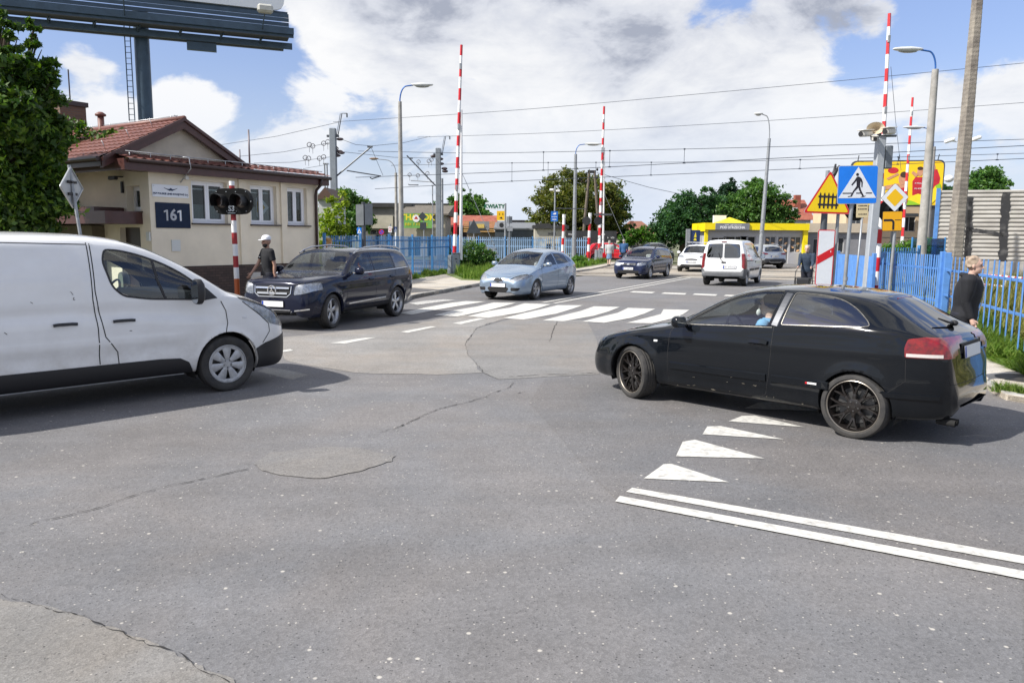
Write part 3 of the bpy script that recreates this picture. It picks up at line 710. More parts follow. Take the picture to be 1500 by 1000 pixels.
def build_car(name,label,loc,h,d,o):
    """a vehicle from its curves d and its outfit o"""
    c=Car(name,label,o.get('cat','car'),loc,h,d); c.arches(); spec={}
    bp=o['paint']
    for i,(poly,r,gm,par) in enumerate(o['win']):
        c.region('win%d'%i,roundpoly(poly,r),'side',seg=[2]); spec['win%d'%i]=('side_window',gm,True,par,{})
    c.region('windshield',roundpoly(o['ws'],[0]+[.05]*(len(o['ws'])-2)+[0]),'front',seg=[3],xr=o['wsx']); spec['windshield']=('windscreen',o.get('wsm',m_glass),False,None,{})
    if 'rw' in o: c.region('rear_window',roundpoly(o['rw'],[0]+[.05]*(len(o['rw'])-2)+[0]),'rear',xr=o['rwx'],facing=.1); spec['rear_window']=('rear_window',m_tint,False,None,{})
    for i,(nm,view,poly,k,m,op) in enumerate(o['reg']):
        c.region('r%d'%i,poly,view,**k); spec['r%d'%i]=(nm,m,op.pop('sep',True),op.pop('par',None),op)
    for i,poly in enumerate(o.get('doors',())):
        c.region('door%d'%i,roundpoly(poly,.04),'side',seg=[1,2]); spec['door%d'%i]=('door',bp,True,None,{})
    c.finish(bp,spec); wells(c)
    if 'cab' in o: cabin(c,*o['cab'])
    fo,wb,rw=d['fo'],d['wb'],d['rw']
    for sg in(1,-1):
        wheel(c.root,wb/2,sg*o['tr'],rw,o['tw'],o['wheel'],o.get('steer',0),o.get('rim'),sg); wheel(c.root,-wb/2,sg*o['tr'],rw,o['tw'],o['wheel'],0,o.get('rim'),sg)
        for (x,z,i) in o.get('handles',()): handle(c,x,z,o.get('hm',bp),sg,.18,.03,c.parts['door%d'%i][0 if sg>0 else 1] if 'door%d'%i in c.parts else c.root,m_seam)
        if 'mir' in o: mirror(c,o['mir'][0],o['mir'][1],o.get('mirm',bp),sg,*o['mir'][2:])
        for (nm,pts,w,th,m) in o.get('strips',()):
            mb=MB(); c.strip(mb,pts,w,'side',.002,th,0,sg,res=.06); mb.build(nm,m,c.root)
        if 'rails' in o:
            y,pts,m=o['rails']; mb=MB(); mb.tube([(c.lx(x),sg*y,z) for x,z in pts],.017,8)
            for x,z in (pts[1],pts[len(pts)//2],pts[-2]): mb.box((c.lx(x),sg*y,z-.025),(.09,.03,.05),0,bev=.01)
            mb.build('roof_rail',m,c.root,True,50)
    for (nm,pts,w,th,m,view) in o.get('front',()):
        mb=MB(); c.strip(mb,pts,w,view,.003,th,0); mb.build(nm,m,c.root)
    if 'seams' in o: c.seams(o['seams'],o.get('sw',.008))
    if 'pf' in o: p,n=c.hit('front',0,o['pf'],.02); plate(c.root,(p.x,p.y,o['pf']),(1,0,.02),marks=o.get('pmk',False))
    if 'pr' in o: p,n=c.hit('rear',o.get('pry',0),o['pr'],.02); plate(c.root,(p.x,p.y,o['pr']),(-1,0,.02),marks=o.get('pmk',False))
    return c
LM=dict(back=None)
def lamp(sep=True): return {'back':mat('lamp_reflector',(.78,.79,.80),.30,.55,nscale=22,namt=.5),'depth':.025,'out':.003}
def bulbs(c,pts,r=.05):
    """projector bowls inside a headlight"""
    for sg in(1,-1):
        for (y,z) in pts:
            p,n=c.hit('front',sg*y,z,-.035); q=n.to_track_quat('Z','Y').to_matrix()
            mb=MB(); mb.lathe([(0,.012),(r*.5,.008),(r*.62,-.006),(r*.7,.0),(r,.012),(r*1.08,.012),(r*1.1,-.01)],c=p,n=16,rot=q); mb.build('lamp_bowl',m_chrome,c.root,True,40)
def red_lens(): return mat('tail_red_lens',(.26,.002,.004),.3,coat=1,nscale=18,col2=(.09,.001,.002))
def white_van():
    h=R(46.5); wb=3.098
    loc=pose(gp(338,573),h,wb/2,.975,-1)
    d=dict(L=5.0,fo=.93,wb=wb,rw=.342,ra=.40,Wd=.965,fl=.28,step=.045,belt=[(0,.66),(.3,.98),(.8,1.16),(5,1.22)],
      T=[(0,.62),(.02,.74),(.06,.86),(.15,.97),(.3,1.07),(.55,1.165),(.78,1.235),(1.1,1.44),(1.45,1.65),(1.8,1.81),(2.1,1.88),(2.5,1.92),(3.1,1.935),(4.85,1.935),(4.95,1.9),(4.98,1.6),(5,.9)],
      E=[(0,.61),(.05,.78),(.15,.90),(.35,1.02),(.6,1.11),(.85,1.20),(1.15,1.395),(1.5,1.60),(1.85,1.755),(2.15,1.83),(2.5,1.865),(3.1,1.86),(4.8,1.86),(4.93,1.8),(4.98,1.4),(5,.85)],
      B=[(0,.42),(.03,.30),(.1,.24),(.3,.22),(1.4,.27),(4.5,.28),(4.9,.32),(5,.4)],
      Y=[(0,.60),(.04,.70),(.1,.78),(.2,.86),(.4,.935),(.7,.965),(1.1,.975),(4.7,.975),(4.9,.95),(5,.86)],
      YE=[(0,.56),(.1,.70),(.3,.80),(.6,.86),(.85,.875),(1.2,.845),(1.7,.80),(2.2,.795),(3,.80),(4.8,.80),(5,.74)],
      bin=.02,sin=.02,bulge=.035,crown=3.2,flare=.018,sm=2)
    def disp(x,z):
        t=0
        if x>2.45:
            e=min(ss(2.54,2.60,x),1-ss(4.6,4.66,x))*ss(1.02,1.07,z)*(1-ss(1.68,1.73,z)); t-=.012*e
        t-=.014*ss(.97,1.03,z+(.10*(2.1-x) if x<2.1 else 0))*(1-ss(1.08,1.16,z))*(1 if x>1.25 else ss(.9,1.25,x))
        t-=.016*math.exp(-((z-.60)/.07)**2)*ss(1.35,1.6,x)
        t+=.012*math.exp(-((z-.72)/.03)**2)*ss(1.35,1.6,x)
        return t
    d['disp']=disp
    bp=paint('white_van_paint',(.80,.805,.80),.25,.0,.8,(.40,.37,.32),.8)
    w0=[(1.17,1.15),(1.20,1.27),(1.42,1.46),(1.64,1.585),(1.88,1.68),(2.10,1.735),(2.25,1.745),(2.29,1.62),(2.22,1.34),(2.11,1.235),(1.85,1.19)]
    o=dict(cat='van',paint=bp,win=[(w0,[.02,.05,.1,.1,.1,.06,.04,.1,.08,.05,.1],m_glass,'door0')],
      ws=[(-.01,1.235),(.83,1.21),(.84,1.28),(.745,1.76),(.70,1.83),(-.01,1.88)],wsx=(.6,2.4),
      reg=[('headlight','side',roundpoly([(.79,1.16),(.62,1.135),(.35,1.03),(.10,.86),(-.05,.78),(-.05,.70),(.14,.745),(.34,.80),(.46,.90),(.62,1.04)],.03),dict(xr=(0,.8),seg=[1,2,3,4]),m_lens,dict(lamp(),out=.004)),
           ('bumper_corner','side',[(-.1,.1),(-.1,.66),(.1,.63),(.42,.56),(.56,.50),(.62,.1)],dict(xr=(-.1,.6)),m_black,dict(sep=True,out=.006)),
           ('front_bumper','side',[(-.1,.1),(-.1,.66),(.02,.66),(.02,.1)],dict(xr=(-.1,.2),facing=-1.1),m_black,dict(sep=False)),
           ('side_cladding','side',[(1.36,.22),(1.36,.30),(1.42,.42),(1.52,.475),(1.75,.49),(5.05,.50),(5.05,.22)],dict(seg=[0,1]),m_black,dict(out=.008))],
      doors=[[(1.00,1.10),(.93,.95),(.98,.7),(1.20,.60),(1.32,.5),(1.36,.36),(2.20,.36),(2.20,.62),(2.36,.84),(2.39,1.2),(2.38,1.80),(2.0,1.785),(1.6,1.64),(1.3,1.47),(1.0,1.25)]],
      cab=(1.35,1.24,(2.25,),1.62,.62),tr=.85,tw=.215,rim=.225,wheel=dict(kind='cover',n=7,m=mat('wheel_cover',(.50,.51,.52),.4,.3,nscale=14,namt=.3),hub=.06,face=.085),steer=R(-3),
      mir=(1.36,1.24,.20,.30),mirm=m_black,
      seams=[('side',[(2.40,.50),(2.40,.9),(2.43,1.2),(2.42,1.82)]),('side',[(2.20,.36),(2.21,.62),(2.33,.80),(2.38,1.1),(2.40,1.3),(2.39,1.81)]),('side',[(1.0,1.12),(.945,1.0),(.93,.85),(.96,.74)]),('side',[(.46,.56),(.35,.70),(.36,.80),(.5,.93),(.72,1.10)]),('side',[(2.42,1.80),(3.2,1.82),(4.9,1.82)])],
      hm=m_black,sw=.011)
    c=build_car('delivery_van','dirty white panel van with black side cladding entering from the left edge','' and 0 or loc,h,d,o) if 0 else build_car('delivery_van','dirty white panel van with black side cladding entering from the left edge',loc,h,d,o)
    for sg in(1,-1):
        handle(c,2.13,.96,m_black,sg,.23,.034,c.parts['door0'][0 if sg>0 else 1],bp); handle(c,2.72,.96,m_black,sg,.23,.034,c.root,bp)
        mb=MB(); c.strip(mb,roundpoly(w0,[.02,.05,.1,.1,.1,.06,.04,.1,.08,.05,.1]),.022,'side',.003,.003,0,sg,closed=True); c.strip(mb,[(1.66,1.19),(1.73,1.40),(1.75,1.63)],.032,'side',.004,.004,0,sg)
        mb.build('window_frame',m_black,c.root)
        mb=MB(); mb.add([c.hit('side',x,z,.004,sg)[0] for x,z in((1.04,1.16),(1.17,1.29),(1.22,1.26),(1.20,1.14))],[(0,1,2,3)]); mb.build('mirror_base',m_black,c.root)
        mb=MB(); c.strip(mb,[(.68,.905),(.73,.907)],.028,'side',.001,.008,0,sg); mb.build('side_repeater',m_plate,c.root)
        mb=MB(); c.strip(mb,[(1.45,.285),(3,.29),(4.6,.295)],.02,'side',.012,.006,0,sg,res=.2); mb.build('sill_trim',m_galv,c.root)
        rnd=random.Random(3); mb=MB()
        if sg<0:
            for k in range(8):
                x=rnd.uniform(2.3,3.4) if k<7 else rnd.uniform(1.5,2.1); z=rnd.uniform(.55,1.3) if k>3 else 1.22+k*.025; x=x if k>3 else 2.60+k*.008
                c.strip(mb,[(x,z),(x+rnd.uniform(.01,.03),z+rnd.uniform(-.02,.03))],rnd.uniform(.003,.008),'side',.0025,0,0,sg)
            mb.build('scratch',mat('scratch_dark',(.08,.075,.07),.7),c.root)
    wp=MB(); wp.tube([(c.lx(.80),-.5,1.255),(c.lx(1.15),.05,1.49)],.012,5); wp.build('wiper',m_black,c.root)
    return c
def suv():
    b_=gp(584,463); a_=gp(489,481); h=math.atan2(a_.y-b_.y,a_.x-b_.x); wb=2.755
    loc=pose(a_,h,wb/2,.91,1)
    d=dict(L=4.48,fo=.78,wb=wb,rw=.36,ra=.405,Wd=.92,fl=.30,step=.05,belt=[(0,.7),(.4,.9),(1.3,1.06),(2.5,1.09),(4.53,1.13)],
      T=[(0,.66),(.015,.84),(.04,.97),(.10,1.025),(.4,1.075),(.9,1.115),(1.33,1.145),(1.6,1.36),(1.85,1.53),(2.05,1.605),(2.25,1.635),(2.7,1.65),(3.5,1.645),(4.08,1.62),(4.22,1.585),(4.31,1.45),(4.41,1.15),(4.44,1.0),(4.50,.75),(4.53,.62)],
      E=[(0,.64),(.04,.88),(.12,.98),(.4,1.035),(.9,1.08),(1.27,1.115),(1.38,1.16),(1.6,1.33),(1.87,1.49),(2.08,1.56),(2.4,1.595),(3,1.605),(3.6,1.60),(4.08,1.565),(4.22,1.49),(4.33,1.25),(4.42,1.08),(4.48,.8),(4.53,.6)],
      B=[(0,.36),(.03,.29),(.1,.26),(.3,.25),(1.2,.30),(3.7,.31),(4.3,.36),(4.5,.42),(4.53,.5)],
      Y=[(0,.66),(.04,.74),(.12,.82),(.25,.87),(.6,.905),(1,.915),(4,.915),(4.3,.89),(4.46,.82),(4.53,.68)],
      YE=[(0,.62),(.1,.72),(.4,.78),(.9,.80),(1.25,.81),(1.6,.755),(2.0,.705),(2.4,.69),(3.6,.685),(4.1,.68),(4.4,.72),(4.53,.64)],bin=.035,bulge=.02,crown=3.4,flare=.022,sm=2)
    d['disp']=lambda x,z: .010*math.exp(-((z-.93-.015*x)/.03)**2)*ss(.5,1.1,x)*(1-ss(4,4.3,x))-.012*math.exp(-((z-.52)/.05)**2)*ss(1.2,1.4,x)*(1-ss(3,3.2,x))
    bp=paint('dark_blue_car_paint',(.006,.009,.026),.15,.1,.14,(.10,.10,.10),.6)
    wl=dict(kind='wide',n=5,w0=.075,w1=.10,m=m_alu,hub=.06,face=.06)
    w1=[(1.46,1.125),(1.66,1.28),(1.92,1.43),(2.12,1.50),(2.42,1.535),(2.50,1.14)]
    w2=[(2.57,1.145),(2.55,1.54),(3.1,1.545),(3.42,1.525),(3.47,1.17)]; w3=[(3.54,1.175),(3.50,1.52),(3.95,1.475),(4.08,1.40),(4.16,1.20)]
    o=dict(cat='car',paint=bp,win=[(w1,.03,m_glass,'door0'),(w2,.03,m_glass,'door1'),(w3,.04,m_tint,None)],
      ws=[(-.01,1.165),(.76,1.145),(.78,1.19),(.655,1.50),(.62,1.565),(-.01,1.61)],wsx=(1.1,2.4),
      rw=[(-.01,1.16),(.62,1.16),(.67,1.2),(.58,1.50),(-.01,1.54)],rwx=(4.1,4.5),
      reg=[('grille','front',[(-.01,.66),(.36,.68),(.44,.76),(.46,.90),(-.01,.92)],dict(xr=(-.1,.15)),m_seam,dict(sep=False)),
           ('headlight','front',roundpoly([(.475,.73),(.50,.92),(.60,.965),(.80,.99),(.95,.95),(.95,.86),(.72,.76)],.03),dict(xr=(-.1,.5),facing=.05),m_lens,lamp()),
           ('lower_intake','front',[(-.01,.30),(.45,.31),(.43,.40),(-.01,.42)],dict(xr=(-.1,.15)),m_seam,dict(sep=False)),
           ('tail_light','side',roundpoly([(4.26,.86),(4.22,1.08),(4.32,1.10),(4.6,1.10),(4.6,.86)],.03),dict(xr=(4.2,4.52)),red_lens(),dict(out=.004,shell=False)),
           ('sill_cladding','side',[(1.2,.2),(1.2,.40),(3.3,.41),(3.3,.2)],dict(seg=[0,1]),m_black,dict(out=.008))],
      doors=[[(1.35,.44),(1.33,1.09),(1.5,1.18),(1.66,1.31),(1.92,1.46),(2.12,1.53),(2.53,1.575),(2.535,1.14),(2.52,.44)],[(2.525,.44),(2.54,1.14),(2.535,1.575),(3.46,1.565),(3.50,1.16),(3.45,.95),(3.28,.75),(3.16,.44)]],
      cab=(1.6,1.12,(2.35,3.25),1.28,.56,1,True,.55),tr=.80,tw=.225,rim=.255,wheel=wl,steer=R(8),mir=(1.62,1.15,.22,.17),
      handles=[(2.33,.965,0),(3.28,.985,1)],strips=[('side_chrome_strip',[(1.42,.475),(2.4,.50),(3.0,.515)],.028,.008,m_chrome),('belt_trim',[(1.45,1.10),(2.6,1.125),(3.6,1.155),(4.15,1.18)],.018,.005,m_chrome)],
      rails=(.70,[(1.92,1.53),(2.08,1.60),(2.4,1.665),(3.1,1.70),(3.8,1.67),(4.05,1.60)],m_alu),
      front=[('grille_bar',[(-.40,.865),(.40,.865)],.045,.03,m_chrome,'front'),('grille_bar',[(-.36,.76),(.36,.76)],.045,.03,m_chrome,'front'),('grille_frame',[(-.44,.905),(-.43,.76),(-.34,.69),(.34,.69),(.43,.76),(.44,.905)],.02,.012,m_chrome,'front'),
             ('skid_plate',[(-.46,.40),(-.38,.345),(.38,.345),(.46,.40)],.05,.02,m_chrome,'front'),('bumper_trim',[(-.42,.425),(.42,.425)],.02,.012,m_chrome,'front')],
      seams=[('side',[(1.33,.42),(1.33,1.08),(1.5,1.18)]),('side',[(2.525,.42),(2.54,1.1),(2.535,1.57)]),('side',[(3.16,.44),(3.28,.75),(3.46,.95),(3.5,1.16),(3.47,1.56)]),('side',[(1.35,.43),(3.16,.43)]),('front',[(-.70,1.0),(-.48,.94),(.48,.94),(.70,1.0)])],
      pf=.545)
    c=build_car('suv','dark blue off-road wagon with silver roof rails and star emblem waiting before the zebra crossing',loc,h,d,o)
    bulbs(c,[(.60,.87),(.73,.89)],.045)
    p,n=c.hit('front',0,.815,.045); fn=frame((p.x,0,.815),(0,1,0),(0,0,1)); mb=MB()
    ring=[fn(.095*math.cos(a),.095*math.sin(a),0) for a in np.linspace(0,2*math.pi,25)]; mb.tube(ring,.011,6)
    for k in range(3):
        a=math.pi/2+k*2*math.pi/3; q=[(.09*math.cos(a),.09*math.sin(a)),(.016*math.cos(a+1.05),.016*math.sin(a+1.05)),(.016*math.cos(a-1.05),.016*math.sin(a-1.05))]
        mb.prism(q,-.006,.008,0,fn)
    mb.build('emblem',m_chrome,c.root)
    for sg in(1,-1):
        mb=MB(); c.strip(mb,[(sg*.52,.415),(sg*.80,.455)],.035,'front',.004,.012,0); mb.build('daytime_light',m_chrome,c.root)
    return c
def small_mpv():
    b_=gp(835,432); a_=gp(785,439); h=math.atan2(a_.y-b_.y,a_.x-b_.x)
    wb=2.578; h=R(-118.5); loc=pose(gp(786,439),h,wb/2,.86,1)
    d=dict(L=4.28,fo=.93,wb=wb,rw=.317,ra=.345,Wd=.885,fl=.24,step=.055,belt=[(0,.6),(.5,.8),(1.2,.95),(2.5,1.0),(4.28,1.05)],
      T=[(0,.50),(.02,.62),(.06,.70),(.15,.77),(.4,.87),(.8,.98),(1.05,1.04),(1.4,1.24),(1.8,1.43),(2.1,1.52),(2.5,1.565),(3.0,1.56),(3.5,1.51),(3.8,1.44),(3.95,1.30),(4.1,1.08),(4.18,.95),(4.22,.75),(4.28,.5)],
      E=[(0,.49),(.05,.60),(.15,.68),(.4,.79),(.8,.91),(1.1,1.0),(1.4,1.17),(1.8,1.36),(2.1,1.44),(2.5,1.485),(3.0,1.475),(3.5,1.42),(3.8,1.34),(4.0,1.16),(4.12,.98),(4.22,.7),(4.28,.48)],
      B=[(0,.25),(.03,.2),(.1,.18),(.3,.17),(1.2,.2),(3.6,.21),(4.1,.26),(4.28,.36)],
      Y=[(0,.56),(.04,.64),(.12,.72),(.3,.80),(.6,.86),(1,.88),(3.5,.885),(3.9,.85),(4.15,.76),(4.28,.6)],
      YE=[(0,.52),(.1,.60),(.4,.70),(.8,.74),(1.1,.745),(1.5,.69),(2.0,.62),(3,.60),(3.7,.58),(4.0,.62),(4.28,.55)],bin=.04,bulge=.02,crown=2.6,flare=.018,sm=2)
    d['disp']=lambda x,z: .014*math.exp(-((z-(.62+.12*x if x<3 else .98))/.05)**2)*ss(.6,1.2,x)*(1-ss(3.6,3.9,x))
    bp=paint('light_blue_car_paint',(.26,.34,.44),.25,.5,.3,(.30,.31,.32),.6)
    wl=dict(kind='twin',n=5,m=m_alu,hub=.055,face=.07)
    w1=[(1.42,1.03),(1.66,1.19),(1.95,1.33),(2.35,1.41),(2.42,1.05)]; w2=[(2.49,1.055),(2.44,1.41),(3.0,1.405),(3.3,1.35),(3.38,1.10)]; w3=[(3.44,1.12),(3.38,1.33),(3.62,1.25),(3.70,1.14)]
    o=dict(cat='car',paint=bp,win=[(w1,.03,m_glass,'door0'),(w2,.04,m_glass,'door1'),(w3,.03,m_tint,None)],
      ws=[(-.01,1.075),(.69,1.045),(.71,1.09),(.60,1.37),(.57,1.43),(-.01,1.48)],wsx=(.9,2.3),
      rw=[(-.01,1.08),(.55,1.08),(.50,1.35),(-.01,1.40)],rwx=(3.7,4.15),
      reg=[('grille','front',roundpoly([(-.01,.575),(.12,.58),(.18,.62),(.15,.665),(-.01,.675)],[0,.03,.03,.03,0]),dict(xr=(-.1,.2)),m_seam,dict(sep=False)),
           ('headlight','front',roundpoly([(.36,.615),(.48,.72),(.62,.78),(.76,.81),(.86,.76),(.80,.66),(.60,.60)],.03),dict(xr=(-.1,.65),facing=.05),m_lens,lamp()),
           ('lower_intake','front',roundpoly([(-.01,.26),(.30,.27),(.37,.37),(.33,.41),(-.01,.41)],[0,.04,.04,.04,0]),dict(xr=(-.1,.2)),m_seam,dict(sep=False)),
           ('side_intake','front',roundpoly([(.44,.30),(.66,.31),(.72,.40),(.44,.41)],.03),dict(xr=(-.1,.3)),m_seam,{}),
           ('tail_light','side',roundpoly([(3.98,.84),(3.92,1.0),(4.0,1.04),(4.3,1.02),(4.3,.84)],.03),dict(xr=(3.9,4.27)),red_lens(),dict(out=.004,shell=False))],
      doors=[[(1.32,.30),(1.28,.98),(1.42,1.08),(1.66,1.23),(1.95,1.37),(2.42,1.455),(2.45,1.05),(2.42,.30)],[(2.425,.30),(2.455,1.05),(2.43,1.455),(3.0,1.44),(3.33,1.39),(3.42,1.1),(3.35,.8),(3.14,.55),(3.08,.30)]],
      cab=(1.5,1.02,(2.25,3.1),1.2,.52,1,True,.48),tr=.77,tw=.205,rim=.21,wheel=wl,steer=R(0),mir=(1.52,1.06,.20,.14),handles=[(2.28,.93,0),(3.18,.97,1)],
      front=[('grille_frame',roundpoly([(-.17,.62),(-.14,.57),(0,.56),(.14,.57),(.17,.62),(.13,.675),(0,.685),(-.13,.675)],.03),.02,.012,m_chrome,'front')],
      seams=[('side',[(1.32,.30),(1.26,.6),(1.28,.98),(1.42,1.08)]),('side',[(2.42,.3),(2.46,.7),(2.46,1.05),(2.43,1.45)]),('side',[(3.08,.3),(3.14,.55),(3.35,.8),(3.42,1.1),(3.34,1.39)]),('front',[(-.62,.80),(-.35,.72),(0,.70),(.35,.72),(.62,.80)])],
      pf=.475)
    c=build_car('compact_car','light blue five-door car crossing the zebra towards the camera','' or loc,h,d,o)
    bulbs(c,[(.56,.685),(.70,.72)],.045)
    return c
def estate_car():
    wb=2.634; h=R(-119); loc=pose(gp(953,408.5),h,wb/2,.85,1)
    d=dict(L=4.49,fo=.82,wb=wb,rw=.312,ra=.345,Wd=.865,fl=.26,step=.07,belt=[(0,.6),(.5,.85),(1.2,.93),(4.49,1.0)],
      T=[(0,.50),(.02,.68),(.08,.82),(.2,.88),(.6,.95),(1.05,1.0),(1.4,1.2),(1.8,1.40),(2.1,1.49),(2.6,1.52),(3.8,1.50),(4.15,1.45),(4.3,1.2),(4.4,1.0),(4.45,.7),(4.49,.5)],
      E=[(0,.49),(.05,.68),(.2,.82),(.6,.89),(1.1,.97),(1.4,1.13),(1.8,1.33),(2.1,1.42),(2.6,1.445),(3.8,1.42),(4.15,1.36),(4.3,1.1),(4.42,.8),(4.49,.48)],
      B=[(0,.27),(.05,.22),(.2,.2),(1.2,.22),(3.8,.23),(4.4,.3),(4.49,.4)],
      Y=[(0,.60),(.05,.70),(.15,.78),(.4,.84),(1,.865),(3.9,.865),(4.3,.82),(4.49,.66)],
      YE=[(0,.56),(.2,.68),(.6,.74),(1.1,.74),(1.6,.67),(2.1,.62),(3.8,.60),(4.2,.62),(4.49,.6)],bin=.04,crown=3,flare=.02,sm=2)
    bp=paint('navy_car_paint',(.010,.018,.06),.2,.2,.3,(.14,.14,.14),.6)
    o=dict(cat='car',paint=bp,win=[([(1.42,.99),(1.9,1.31),(2.4,1.38),(2.45,1.01)],.03,m_glass,'door0'),([(2.52,1.01),(2.47,1.38),(3.2,1.38),(3.28,1.03)],.03,m_tint,'door1'),([(3.35,1.03),(3.28,1.37),(4.0,1.32),(4.12,1.06)],.03,m_tint,None)],
      ws=[(-.01,1.04),(.67,1.02),(.60,1.34),(.57,1.40),(-.01,1.44)],wsx=(.9,2.3),rw=[(-.01,1.05),(.55,1.05),(.5,1.34),(-.01,1.38)],rwx=(4.0,4.4),
      reg=[('grille','front',[(-.01,.635),(.36,.64),(.38,.75),(-.01,.76)],dict(xr=(-.1,.2)),m_seam,dict(sep=False)),
           ('headlight','front',roundpoly([(.40,.63),(.42,.77),(.62,.82),(.80,.80),(.80,.68),(.60,.63)],.03),dict(xr=(-.1,.6),facing=.05),m_lens,lamp()),
           ('lower_intake','front',roundpoly([(-.01,.27),(.50,.28),(.56,.40),(-.01,.42)],[0,.04,.04,0]),dict(xr=(-.1,.2)),m_seam,dict(sep=False))],
      doors=[[(1.32,.30),(1.28,.95),(1.42,1.03),(1.9,1.35),(2.44,1.42),(2.48,1.0),(2.45,.3)],[(2.455,.3),(2.485,1.0),(2.45,1.42),(3.24,1.41),(3.34,1.0),(3.2,.7),(3.1,.3)]],
      cab=(1.5,.98,(2.25,),1.2,.5,1,True,.46),tr=.76,tw=.19,rim=.20,wheel=dict(kind='cover',n=6,m=m_alu,hub=.05,face=.06),mir=(1.5,1.02,.18,.14),
      rails=(.60,[(2.0,1.44),(2.15,1.50),(2.8,1.55),(3.6,1.54),(3.9,1.46)],m_black),
      strips=[('door_moulding',[(1.35,.52),(3.1,.53)],.06,.012,m_black)],
      front=[('grille_bar',[(-.36,.735),(.36,.735)],.02,.012,m_chrome,'front'),('grille_bar',[(-.36,.665),(.36,.665)],.02,.012,m_chrome,'front'),('emblem',[(-.06,.70),(.06,.70)],.09,.02,m_chrome,'front')],
      seams=[('side',[(1.32,.3),(1.28,.95)]),('side',[(2.45,.3),(2.48,1),(2.45,1.42)])],pf=.50,pmk=True)
    c=build_car('estate_car','navy blue estate car with black roof rails driving off the level crossing',loc,h,d,o); bulbs(c,[(.58,.72)],.05); return c
def kangoo():
    wb=2.697; h=R(62); loc=pose(gp(1094,419),h,-wb/2,.88,-1)
    d=dict(L=4.21,fo=.87,wb=wb,rw=.315,ra=.36,Wd=.915,fl=.3,step=.06,belt=[(0,0.700),(.9,1.096),(4.21,1.140)],
      T=[(0,0.600),(.03,0.800),(.1,0.922),(.4,1.064),(.8,1.172),(1.2,1.467),(1.6,1.750),(1.9,1.859),(2.4,1.903),(3.9,1.892),(4.08,1.859),(4.12,1.663),(4.15,1.118),(4.16,0.650),(4.19,0.620),(4.21,0.500)],
      E=[(0,0.580),(.1,0.800),(.4,0.976),(.85,1.118),(1.2,1.391),(1.6,1.663),(1.95,1.772),(2.4,1.821),(3.9,1.816),(4.05,1.783),(4.10,1.554),(4.14,1.009),(4.17,0.620),(4.21,0.480)],
      B=[(0,0.400),(.1,0.250),(.4,0.240),(3.8,0.280),(4.15,0.320),(4.21,0.380)],
      Y=[(0,.6),(.1,.75),(.3,.85),(.7,.91),(3.9,.915),(4.05,.90),(4.13,.87),(4.21,.83)],
      YE=[(0,.55),(.4,.75),(.85,.80),(1.3,.75),(2,.72),(3.9,.715),(4.05,.70),(4.10,.72),(4.14,.80),(4.21,.78)],bin=.02,crown=3.6,flare=.02,sm=2)
    bp=paint('white_car_paint',(.76,.77,.78),.25,0,.4,(.4,.39,.36),.9)
    o=dict(cat='van',paint=bp,win=[([(1.15,1.151),(1.6,1.554),(1.95,1.685),(2.15,1.685),(2.2,1.162)],.04,m_glass,'door0')],
      ws=[(-.01,1.205),(.76,1.172),(.70,1.663),(.65,1.750),(-.01,1.827)],wsx=(.7,2.317),
      reg=[('rear_window','rear',roundpoly([(.03,1.140),(.64,1.151),(.69,1.205),(.645,1.663),(.60,1.717),(.03,1.739)],.05),dict(xr=(3.9,4.497)),m_tint,{}),
           ('tail_light','rear',roundpoly([(.80,0.720),(.76,0.800),(.755,1.009),(.72,1.336),(.84,1.336),(.93,1.118),(.95,0.720)],.03),dict(xr=(3.85,4.502)),red_lens(),dict(out=.004,shell=False)),
           ('rear_bumper','rear',[(-.01,0.100),(-.01,0.600),(.74,0.600),(.80,0.700),(1.0,0.700),(1.0,0.100)],dict(xr=(3.75,4.606)),mat('grey_plastic',(.11,.115,.125),.5,nscale=8,namt=.25),dict(sep=False,out=.004)),
           ('rear_bumper','side',[(3.72,0.200),(3.74,0.620),(3.9,0.720),(4.3,0.720),(4.3,0.200)],dict(seg=[0,1]),mat('grey_plastic',(.11,.115,.125),.5,nscale=8,namt=.25),dict(sep=False,out=.004))],
      doors=[[(1.18,0.300),(1.0,0.750),(1.0,1.118),(1.6,1.619),(1.95,1.750),(2.24,1.761),(2.27,1.118),(2.25,0.300)]],
      cab=(1.4,1.12,(2.2,),1.4,.5),tr=.78,tw=.195,rim=.2,wheel=dict(kind='cover',n=7,m=m_alu,hub=.05,face=.06),mir=(1.35,1.18,.20,.22),mirm=m_black,
      strips=[('side_moulding',[(1.3,0.660),(2.2,0.660)],.10,.015,m_black),('side_moulding',[(2.4,0.660),(3.3,0.660)],.10,.015,m_black),('slide_rail',[(2.4,1.031),(3.9,1.042)],.03,.006,m_seam)],
      handles=[(2.1,.98,0)],hm=m_black,
      seams=[('rear',[(.0,0.620),(.0,1.794)]),('rear',[(-.74,0.620),(-.74,1.009),(-.68,1.772),(.68,1.772),(.74,1.009),(.74,0.620),(-.74,0.620)]),('side',[(2.27,0.300),(2.28,1.118),(2.26,1.772)]),('side',[(3.3,0.500),(3.35,1.118),(3.3,1.772)])],
      pr=.78,pry=-.27,pmk=True)
    c=build_car('small_van','small white box van seen from behind with twin rear doors driving away',loc,h,d,o)
    p,n=c.hit('rear',0,1.77,.01)
    mb=MB(); mb.box((p.x-.01,0,1.81),(.03,.22,.03),0,bev=.008); mb.build('brake_light',mat('dark_red_lens',(.18,.004,.006),.2,coat=1),c.root)
    mb=MB(); mb.tube([(p.x-.04,.02,1.0),(p.x-.06,.10,1.10),(p.x-.06,.2,1.35)],.012,5); mb.box((p.x-.05,-.02,.97),(.04,.18,.05),0,bev=.01); mb.build('rear_wiper',m_black,c.root)
    return c
